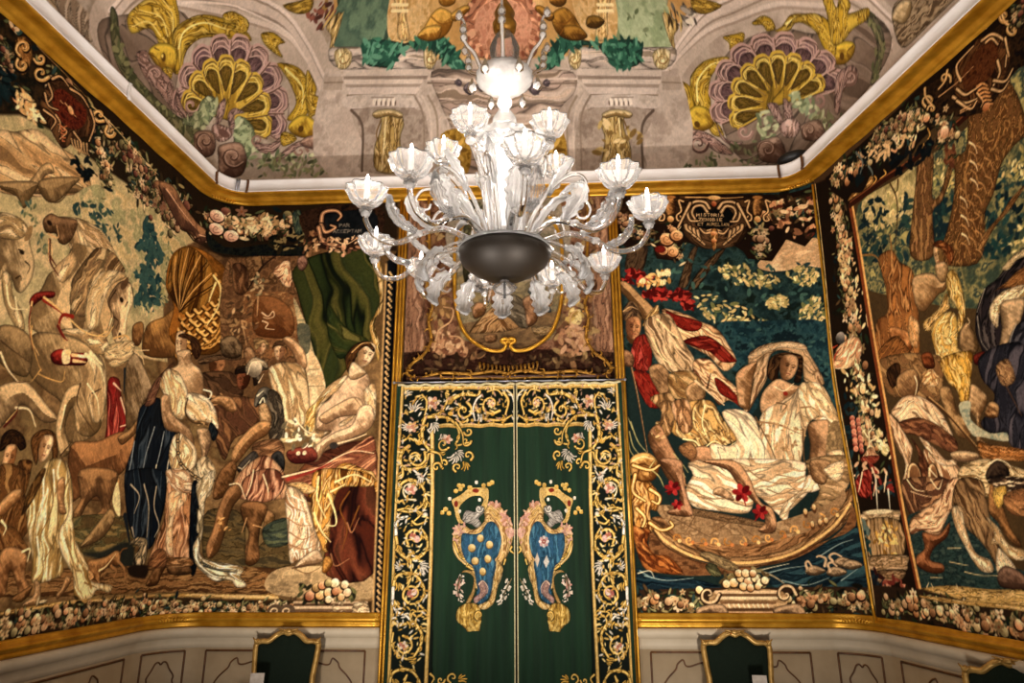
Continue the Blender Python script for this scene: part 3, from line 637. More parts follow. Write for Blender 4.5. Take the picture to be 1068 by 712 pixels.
E|-615 388|38|38|0|c89a58|f4dca0
E|-628 404|38|38|0|2a1c12|
E|-627 406|33|33|0|8a6a3a|d8b878
E|-594 391|40|40|0|2a1c12|
E|-593 394|34|34|0|d0a868|f4e0b0
E|-612 410|36|36|0|2a1c12|
E|-611 412|31|31|0|b8784a|ecc08a
E|-578 416|42|42|0|2a1c12|
E|-576 418|36|36|0|e0c48c|faeecb
E|-561 398|40|40|0|2a1c12|
E|-559 400|34|34|0|c89458|f0d098
E|-550 411|36|36|0|2a1c12|
E|-548 414|31|31|0|d8b884|f8e8c4
E|-575 395|36|36|0|2a1c12|
E|-573 397|30|30|0|a86a40|e0a878
E|-542 391|38|38|0|2a1c12|
E|-540 394|32|32|0|d0b080|f4e0b8
E|-596 416|34|34|0|2a1c12|
E|-594 418|29|29|0|7a7044|c8bc80
E|-557 379|34|34|0|2a1c12|
E|-556 382|28|28|0|b89058|eccf98
E|-593 373|34|34|0|2a1c12|
E|-591 376|28|28|0|d8c08c|f8ecc8
K|-591 376 46 0 -4 -43 -26 0|d8c8a0 8a7a5a|24|15.1|
F|-483 1352 9 0 15 -1032 -10 0|c8a060|16.6|0|1
F|-478 1361 30 13 21 -1054 -37 0|10161c|16.6|0|1
F|-465 1368 19 25 24 -1073 -24 0|0c1116|16.6|0|1
L|-469 1323 9 -13|1|c8a468 20 18.5 1
L|-468 1306 7 5|1|5a4426 11.1 9.2 1
L|-469 1302 9 -13|1|c8a468 20 18.4 1
L|-468 1285 8 6|1|5a4426 11 9.2 1
L|-469 1282 9 -13|1|c8a468 20 18.3 1
L|-467 1265 7 5|1|5a4426 11 9.1 1
L|-469 1261 9 -12|1|c8a468 20 18.3 1
L|-467 1244 7 6|1|5a4426 10.9 9.1 1
L|-468 1241 9 -13|1|c8a468 20 18.2 1
L|-467 1224 7 6|1|5a4426 10.9 9.1 1
L|-468 1221 9 -13|1|c8a468 19.9 18.1 1
L|-467 1204 8 6|1|5a4426 10.8 9 1
L|-468 1201 9 -13|1|c8a468 19.8 18 1
L|-466 1184 7 6|1|5a4426 10.8 9 1
L|-468 1181 9 -12|1|c8a468 19.8 18 1
L|-466 1164 7 6|1|5a4426 10.8 9 1
L|-467 1161 8 -12|1|c8a468 19.7 17.9 1
L|-466 1145 7 5|1|5a4426 10.7 8.9 1
L|-467 1141 9 -12|1|c8a468 19.6 17.8 1
L|-466 1125 8 5|1|5a4426 10.7 8.9 1
L|-467 1122 9 -12|1|c8a468 19.5 17.7 1
L|-465 1105 7 6|1|5a4426 10.6 8.9 1
L|-467 1102 9 -12|1|c8a468 19.4 17.7 1
L|-465 1086 7 5|1|5a4426 10.6 8.8 1
L|-466 1083 8 -12|1|c8a468 19.4 17.6 1
L|-465 1067 7 5|1|5a4426 10.5 8.8 1
L|-466 1063 9 -12|1|c8a468 19.3 17.5 1
L|-465 1047 8 6|1|5a4426 10.5 8.8 1
L|-466 1044 9 -12|1|c8a468 19.2 17.5 1
L|-464 1028 7 6|1|5a4426 10.5 8.7 1
L|-466 1025 9 -12|1|c8a468 19.1 17.4 1
L|-464 1009 7 5|1|5a4426 10.4 8.7 1
L|-465 1006 8 -12|1|c8a468 19.1 17.3 1
L|-464 990 7 6|1|5a4426 10.4 8.6 1
L|-465 987 8 -11|1|c8a468 19 17.3 1
L|-464 972 7 5|1|5a4426 10.3 8.6 1
L|-465 968 9 -11|1|c8a468 18.9 17.2 1
L|-464 953 8 5|1|5a4426 10.3 8.6 1
L|-465 950 9 -12|1|c8a468 18.8 17.1 1
L|-463 934 7 5|1|5a4426 10.3 8.5 1
L|-464 931 8 -11|1|c8a468 18.8 17 1
L|-463 916 7 5|1|5a4426 10.2 8.5 1
L|-464 913 8 -12|1|c8a468 18.7 17 1
L|-463 897 7 5|1|5a4426 10.2 8.5 1
L|-464 894 9 -11|1|c8a468 18.6 16.9 1
L|-463 879 8 5|1|5a4426 10.1 8.4 1
L|-464 876 9 -11|1|c8a468 18.5 16.9 1
L|-462 861 7 5|1|5a4426 10.1 8.4 1
L|-463 858 8 -12|1|c8a468 18.5 16.8 1
L|-462 843 7 4|1|5a4426 10.1 8.4 1
L|-463 839 8 -11|1|c8a468 18.4 16.7 1
L|-462 824 7 5|1|5a4426 10 8.3 1
L|-463 821 8 -11|1|c8a468 18.3 16.7 1
L|-462 807 7 4|1|5a4426 10 8.3 1
L|-463 803 9 -11|1|c8a468 18.3 16.6 1
L|-461 789 7 5|1|5a4426 9.9 8.3 1
L|-462 786 8 -11|1|c8a468 18.2 16.5 1
L|-461 771 7 5|1|5a4426 9.9 8.3 1
L|-462 768 8 -11|1|c8a468 18.1 16.5 1
L|-461 753 7 5|1|5a4426 9.9 8.2 1
L|-462 750 8 -11|1|c8a468 18 16.4 1
L|-461 736 7 4|1|5a4426 9.8 8.2 1
L|-462 733 8 -11|1|c8a468 18 16.3 1
L|-461 718 7 5|1|5a4426 9.8 8.2 1
L|-462 715 9 -11|1|c8a468 17.9 16.3 1
L|-460 701 7 4|1|5a4426 9.8 8.1 1
L|-461 698 8 -11|1|c8a468 17.8 16.2 1
L|-460 683 7 5|1|5a4426 9.7 8.1 1
L|-461 680 8 -10|1|c8a468 17.8 16.2 1
L|-460 666 7 5|1|5a4426 9.7 8.1 1
L|-461 663 8 -10|1|c8a468 17.7 16.1 1
L|-460 649 7 5|1|5a4426 9.6 8 1
L|-461 646 8 -11|1|c8a468 17.6 16 1
L|-459 632 6 5|1|5a4426 9.6 8 1
L|-460 629 8 -11|1|c8a468 17.6 16 1
L|-459 615 7 4|1|5a4426 9.6 8 1
L|-460 612 8 -10|1|c8a468 17.5 15.9 1
L|-459 598 7 5|1|5a4426 9.5 7.9 1
L|-460 595 8 -10|1|c8a468 17.4 15.9 1
L|-459 581 7 5|1|5a4426 9.5 7.9 1
L|-460 578 8 -10|1|c8a468 17.4 15.8 1
L|-459 564 7 5|1|5a4426 9.5 7.9 1
L|-460 562 8 -11|1|c8a468 17.3 15.7 1
L|-458 548 6 4|1|5a4426 9.4 7.9 1
L|-459 545 8 -10|1|c8a468 17.2 15.7 1
L|-458 531 7 5|1|5a4426 9.4 7.8 1
L|-459 528 8 -10|1|c8a468 17.2 15.6 1
L|-458 515 7 4|1|5a4426 9.4 7.8 1
L|-459 512 8 -10|1|c8a468 17.1 15.6 1
L|-458 498 7 5|1|5a4426 9.3 7.8 1
L|-459 495 8 -10|1|c8a468 17.1 15.5 1
L|-457 482 6 4|1|5a4426 9.3 7.7 1
L|-459 479 8 -10|1|c8a468 17 15.4 1
L|-457 466 6 4|1|5a4426 9.3 7.7 1
L|-458 463 8 -10|1|c8a468 16.9 15.4 1
L|-457 450 7 4|1|5a4426 9.2 7.7 1
L|-458 447 8 -10|1|c8a468 16.9 15.3 1
L|-457 433 7 5|1|5a4426 9.2 7.7 1
L|-458 431 8 -10|1|c8a468 16.8 15.3 1
L|-457 417 7 5|1|5a4426 9.2 7.6 1
L|-458 415 8 -10|1|c8a468 16.7 15.2 1
L|-456 401 6 5|1|5a4426 9.1 7.6 1
L|-457 399 7 -10|1|c8a468 16.7 15.2 1
L|-456 386 6 4|1|5a4426 9.1 7.6 1
L|-457 383 8 -10|1|c8a468 16.6 15.1 1
L|-456 370 7 4|1|5a4426 9.1 7.5 1
L|-457 367 8 -9|1|c8a468 16.6 15.1 1
L|-456 354 7 4|1|5a4426 9 7.5 1
L|-457 351 8 -9|1|c8a468 16.5 15 1
L|-456 339 7 4|1|5a4426 9 7.5 1
L|-457 336 8 -10|1|c8a468 16.4 15 1
L|-455 323 6 4|1|5a4426 9 7.5 1
F|-1909 1629 298 -13 141 -6 344 -29 182 -9 490 0 5 -179 -256 19 -206 -27 -88 -8 -113 31 -232 8 -184 -8 -124 -1 -102 -21 -80 -55|2a2014|21|0|1
G|-1876 1498 92 7 109 -3 160 -6 156 -17 204 6|240|dark|0.9
G|-1067 1495 138 -4 157 -18 108 4|252|dark|1.1
N|-1850 1531 44 15 86 -34 13 -106 -65 2 -36 -48|1a1a14 2c2418 3a2c1a|33|1|3.3|1|0
G|-1838 1507 28 -18 3 -61|96|dark|1
G|-1777 1428 32 -1 24 -18|153|mix|0.7
K|-1778 1409 21 39 38 -20 25 -19 -35 -23 -33 6|ecd8a4 d8b878 c49a5c|36|27|
K|-1824 1449 41 3 5 -43 -29 -26|16282c 1c3034 0e1a1c|22|39|
S|-1803 1531 25 27 20 -27 -2 -44 -16 -12|8a5a2a b88440 5a3818|-1792 1540 32 -53|17|0.35|5|0.9
L|-1783 1503 -13 6 0 17 11 16 12 5 5 -6 -3 -11 -6 -6 -4 1 1 4|1|1c120a 27 15.2 1
L|-1785 1507 -11 5 0 16 9 14 11 4 5 -6 -3 -9 -5 -5 -4 1 1 3|1|c89a50 18.6 10.1 1
L|-1786 1509 -10 3 -1 12 6 12 8 6 6 -1 1 -5 -3 -5 -3 -1|1|ecc98c 6.7 3.4 1
L|-1788 1497 -1 -16 9 -6 11 7 7 12 -2 8 -6 0 -5 -5 -1 -5 2 0|1|1c120a 27 15.2 1
L|-1788 1497 -1 -14 8 -4 10 5 5 11 -1 6 -6 1 -4 -5 0 -4 1 0|1|c89a50 18.5 10.1 1
L|-1788 1497 -1 -11 5 -5 8 2 5 7 2 7 -3 2 -3 -1 -1 -3|1|ecc98c 6.7 3.4 1
L|-1701 1516 -14 -21 -16 -7 -8 8 2 14 10 10 8 1 2 -6 -4 -6 -3 -1|1|1c120a 29 16 1
L|-1706 1516 -12 -18 -14 -7 -8 7 3 13 8 8 7 1 2 -5 -3 -5 -3 -1|1|c89a50 19.6 10.7 1
L|-1708 1516 -10 -15 -12 -7 -8 3 0 8 4 8 6 4 3 -2 -1 -3|1|ecc98c 7.1 3.5 1
L|-1751 1523 11 -3 12 9 6 13 -4 8 -7 -1 -6 -7 -1 -6 3 -1 2 2|1|1c120a 28 16 1
L|-1751 1526 9 -2 11 7 4 11 -2 7 -7 -1 -4 -6 -1 -5 2 -1 2 2|1|c89a50 19.5 10.6 1
L|-1751 1527 7 -2 8 5 6 8 0 7 -4 2 -4 -3 -2 -3 1 -2|1|ecc98c 7.1 3.5 1
L|-1528 1519 -19 -14 -15 2 -1 13 9 14 12 5 5 -4 -2 -7 -5 -5 -3 1|1|1c120a 34 18.9 1
L|-1533 1521 -17 -12 -12 2 -1 11 8 12 10 4 4 -3 -1 -7 -5 -3 -2 1|1|c89a50 23 12.6 1
L|-1535 1521 -14 -10 -11 0 -4 8 4 9 7 6 6 0 1 -3 -3 -3|1|ecc98c 8.4 4.2 1
L|-1519 1515 -3 -20 12 -6 17 8 9 14 -2 10 -8 0 -8 -6 -1 -6 3 0|1|1c120a 35 19.6 1
L|-1519 1515 -3 -17 11 -5 14 7 8 12 -1 8 -8 0 -6 -5 -1 -5 2 0|1|c89a50 24 13 1
L|-1520 1515 -2 -14 7 -6 11 4 8 8 2 8 -3 3 -5 -2 -2 -3|1|ecc98c 8.7 4.3 1
S|-1711 1476 17 44 46 22 48 -4 37 -21 4 -50 -38 -38 -28 -42 -30 5 -33 21 -24 14|3a2616 5a3c22 2a1a10 6c4a2a|-1702 1495 75 -9 7 -90|30|0.35|5|0.9
F|-1688 1481 18 31 43 6 40 -4 2 -38 -25 -29 -36 -5 -28 11|5a2214|3.8|1|1
N|-1688 1481 18 31 43 6 40 -4 2 -38 -25 -29 -36 -5 -28 11|4a1c12 6c2c18 3c160e|31|1|3.8|1|0
E|-1630 1484|31|23|-0.6|c88c50|e8b878
L|-1650 1489 40 -10|1|e0b070 7.7 3.1 1
L|-1664 1485 9 -1|1|e0b070 7.5 3 1
L|-1697 1518 20 21 32 -8|1|1a1008 30 18.8 1,c49c68 16.9 7.5 1
L|-1645 1531 37 7 32 -16|1|1a1008 32 19.9 1,c49c68 17.9 8 1
L|-1576 1522 19 -27 -5 -49|1|1a1008 33 21 1,c49c68 18.5 8.2 1
L|-1703 1500 15 -19 -8 -25|1|1a1008 29 18.1 1,c49c68 16.3 7.3 1
L|-1707 1473 15 -20 27 7|1|1a1008 29 18.2 1,c49c68 16.4 7.3 1
L|-1701 1435 35 -1 -7 -29|1|1a1008 29 18.1 1,c49c68 16.3 7.3 1
L|-1654 1430 26 -1 -15 -29|1|1a1008 30 18.8 1,c49c68 16.9 7.5 1
L|-1608 1441 27 -14 -2 -27|1|1a1008 32 19.7 1,c49c68 17.7 7.9 1
L|-1668 1445 16 -8 2 -23|1|1a1008 30 18.6 1,c49c68 16.7 7.4 1
L|-1651 1432 9 -1 11 11|1|c06a3a 13.2 7.5 1
L|-1647 1425 7 -2 10 9|1|c06a3a 13.2 7.5 1
L|-1643 1417 5 -1 9 7|1|c06a3a 13.2 7.5 1
L|-1639 1410 3 -2 8 5|1|c06a3a 13.2 7.5 1
L|-1635 1403 1 -2 6 3|1|c06a3a 13.2 7.5 1
L|-1611 1421 10 -13 17 -2|1|b89460 13.7 5.5 1
L|-1602 1424 9 -14 15 -3|1|b89460 13.8 5.5 1
L|-1594 1427 9 -16 13 -3|1|b89460 13.9 5.5 1
L|-1585 1429 8 -16 11 -4|1|b89460 14 5.6 1
L|-1576 1432 7 -17 9 -4|1|b89460 14.1 5.6 1
L|-1567 1436 6 -19 7 -5|1|b89460 14.2 5.7 1
G|-1536 1442 39 -22 4 -51|148|mix|1
G|-1462 1502 70 -13 59 -31|189|dark|1.3
K|-1599 1372 38 35 24 -30 -9 -31|10181a 1c2426|20|36|
L|-1575 1535 88 -7 120 -17 65 -6|1|d8b878 9.2 3.7 1
L|-1752 1561 78 -7 97 -10|1|8a6a3a 9.5 3.8 1
B|-1316 1475 60 26 53 -25 67 -21 67 -9 20 -25 -30 -27 -45 12 -61 -6 -65 28|9a6e4a|4c3422|2.2|123|0.4
L|-1273 1476 51 -18 78 -22|1|c8a078 16.2 6.5 1
L|-1101 1409 34 22 12 -20|1|c8a078 14.7 5.9 1
L|-1163 1411 54 -14 20 1|1|2e1e14 23 9.1 1
G|-1406 1424 60 -2 87 -5 62 -15|175|dark|1.2
B|-1297 1485 64 21 54 -26 68 -20 50 -11 9 -29 -28 -19 -35 17 -59 -12 -66 28|a0744e|54382a|2.2|113|0.4
L|-1263 1482 64 -20 80 -22|1|d0a880 16.4 6.6 1
L|-1084 1424 23 4|1|d0a880 14.8 5.9 1
L|-1097 1402 17 14 8 -11|1|2a1a12 15.1 6 1
N|-1061 1449 66 -37 119 14 132 -11 2 -29 -221 3 -74 4|14181a 22261e 0e1214|33|1|4.8|1|0
G|-1058 1491 106 2 102 -9 76 14|151|mix|0.8
K|-977 1515 123 11 50 -43 -59 -32 -93 8|e6d2a0 c8a878 a88858 d8bc8c|60|34|
E|-1032 1506|76|66|0|2a1810|
E|-1032 1509|69|59|0|b88a70|f0d8b8
L|-1023 1499 -10 -3 -7 4 -1 7 4 7 5 2 4 -2 0 -4 -2 -2 -2 0|1|8a5a48 9.5 4.7 1
E|-1028 1462|74|65|0|2a1810|
E|-1029 1465|68|58|0|b88a70|f0d8b8
L|-1020 1455 -10 -3 -7 3 -1 8 4 7 5 2 4 -3 0 -3 -2 -3 -2 1|1|8a5a48 9.3 4.7 1
E|-981 1449|74|64|0|2a1810|
E|-981 1452|67|57|0|b88a70|f0d8b8
L|-973 1441 -9 -2 -7 5 -1 8 4 6 5 1 4 -3 0 -4 -2 -2 -2 1|1|8a5a48 9.2 4.6 1
K|-855 1451 83 22 21 -66 -84 -6|0e1210 1a1e16 2a2416 8a7a4c|34|43|
S|-793 1533 27 7 10 -75 -23 0|2a3a3a 5a6a50 1a2a2c|-785 1532 14 -67|24|0.35|5|0.9
N|-754 1540 239 10 6 -116 -89 -39 -108 19 -41 42|2a1c14 3e2a1c 1a120c|43|1|4.8|1|0
F|-676 1529 147 0 -3 -78 -115 -6 -33 43|14181c|4.8|1|1
N|-676 1529 147 0 -3 -78 -115 -6 -33 43|14181c 1e2226|48|1|4.8|1|0
L|-696 1488 5 42 38 7 20 -17 -10 -17|1|1a0e08 63 39 1,8a6448 44 19.3 1,d8a878 14.5 7.3 1
L|-696 1488 17 -25 30 15 -16 9|1|1a0e08 62 38 1,8a6448 43 19.2 1,d8a878 14.4 7.2 1
L|-703 1480 19 -50 55 -18|1|1a0e08 62 38 1,8a6448 43 19.1 1,d8a878 14.3 7.1 1
K|-750 1448 41 15 5 -65 -38 -8|c09868 8a6440 e0bc88 5a3826|26|31|
K|-707 1439 167 4 -13 -33 -59 -23 -78 18|a87c58 6a4430 e0bc90|40|24|
L|-662 1446 48 -26 44 23|1|e4b888 14.3 5.7 1
L|-616 1436 0 -57|1|e4b888 14.2 5.7 1
L|-631 1437 -8 8|1|e4b888 14.3 5.7 1
L|-593 1436 7 12|1|e4b888 14.3 5.7 1
E|-618 1412|24|43|0|c08a60|f0c898
E|-618 1383|18.8|18.8|0|d8a87c|
B|-763 1375 21 11 14 -28 -13 -24 -16 8|9a7460|54382c|2|38|0.4
L|-636 1481 -1 10 9 -2 -1 -3 -8 0|0|8a8478 5.4 5.4 1
L|-625 1480 4 11 5 -11|0|8a8478 5.4 5.4 1
L|-623 1485 5 -1|0|8a8478 5.4 5.4 1
L|-613 1480 -1 11 9 -3 -1 -3 -7 0|0|8a8478 5.4 5.4 1
L|-610 1485 6 -5|0|8a8478 5.4 5.4 1
L|-655 1460 4 11 5 -11|0|8a8478 5.4 5.4 1
L|-654 1465 6 -1|0|8a8478 5.4 5.4 1
L|-635 1469 -7 1 -1 -9 8 0|0|8a8478 5.4 5.4 1
L|-624 1469 -7 0 0 -8 8 0|0|8a8478 5.4 5.4 1
L|-612 1470 -9 0 1 -10 9 -1|0|8a8478 5.4 5.4 1
L|-620 1465 6 0|0|8a8478 5.4 5.4 1
L|-608 1459 -1 11 9 -3 -1 -3 -8 0|0|8a8478 5.4 5.4 1
L|-598 1469 9 0|0|8a8478 5.4 5.4 1
L|-593 1469 0 -10|0|8a8478 5.4 5.4 1
L|-585 1459 3 10 5 -11|0|8a8478 5.4 5.4 1
L|-584 1463 5 0|0|8a8478 5.4 5.4 1
L|-574 1458 0 11 4 -7 4 7 1 -11|0|8a8478 5.4 5.4 1"""
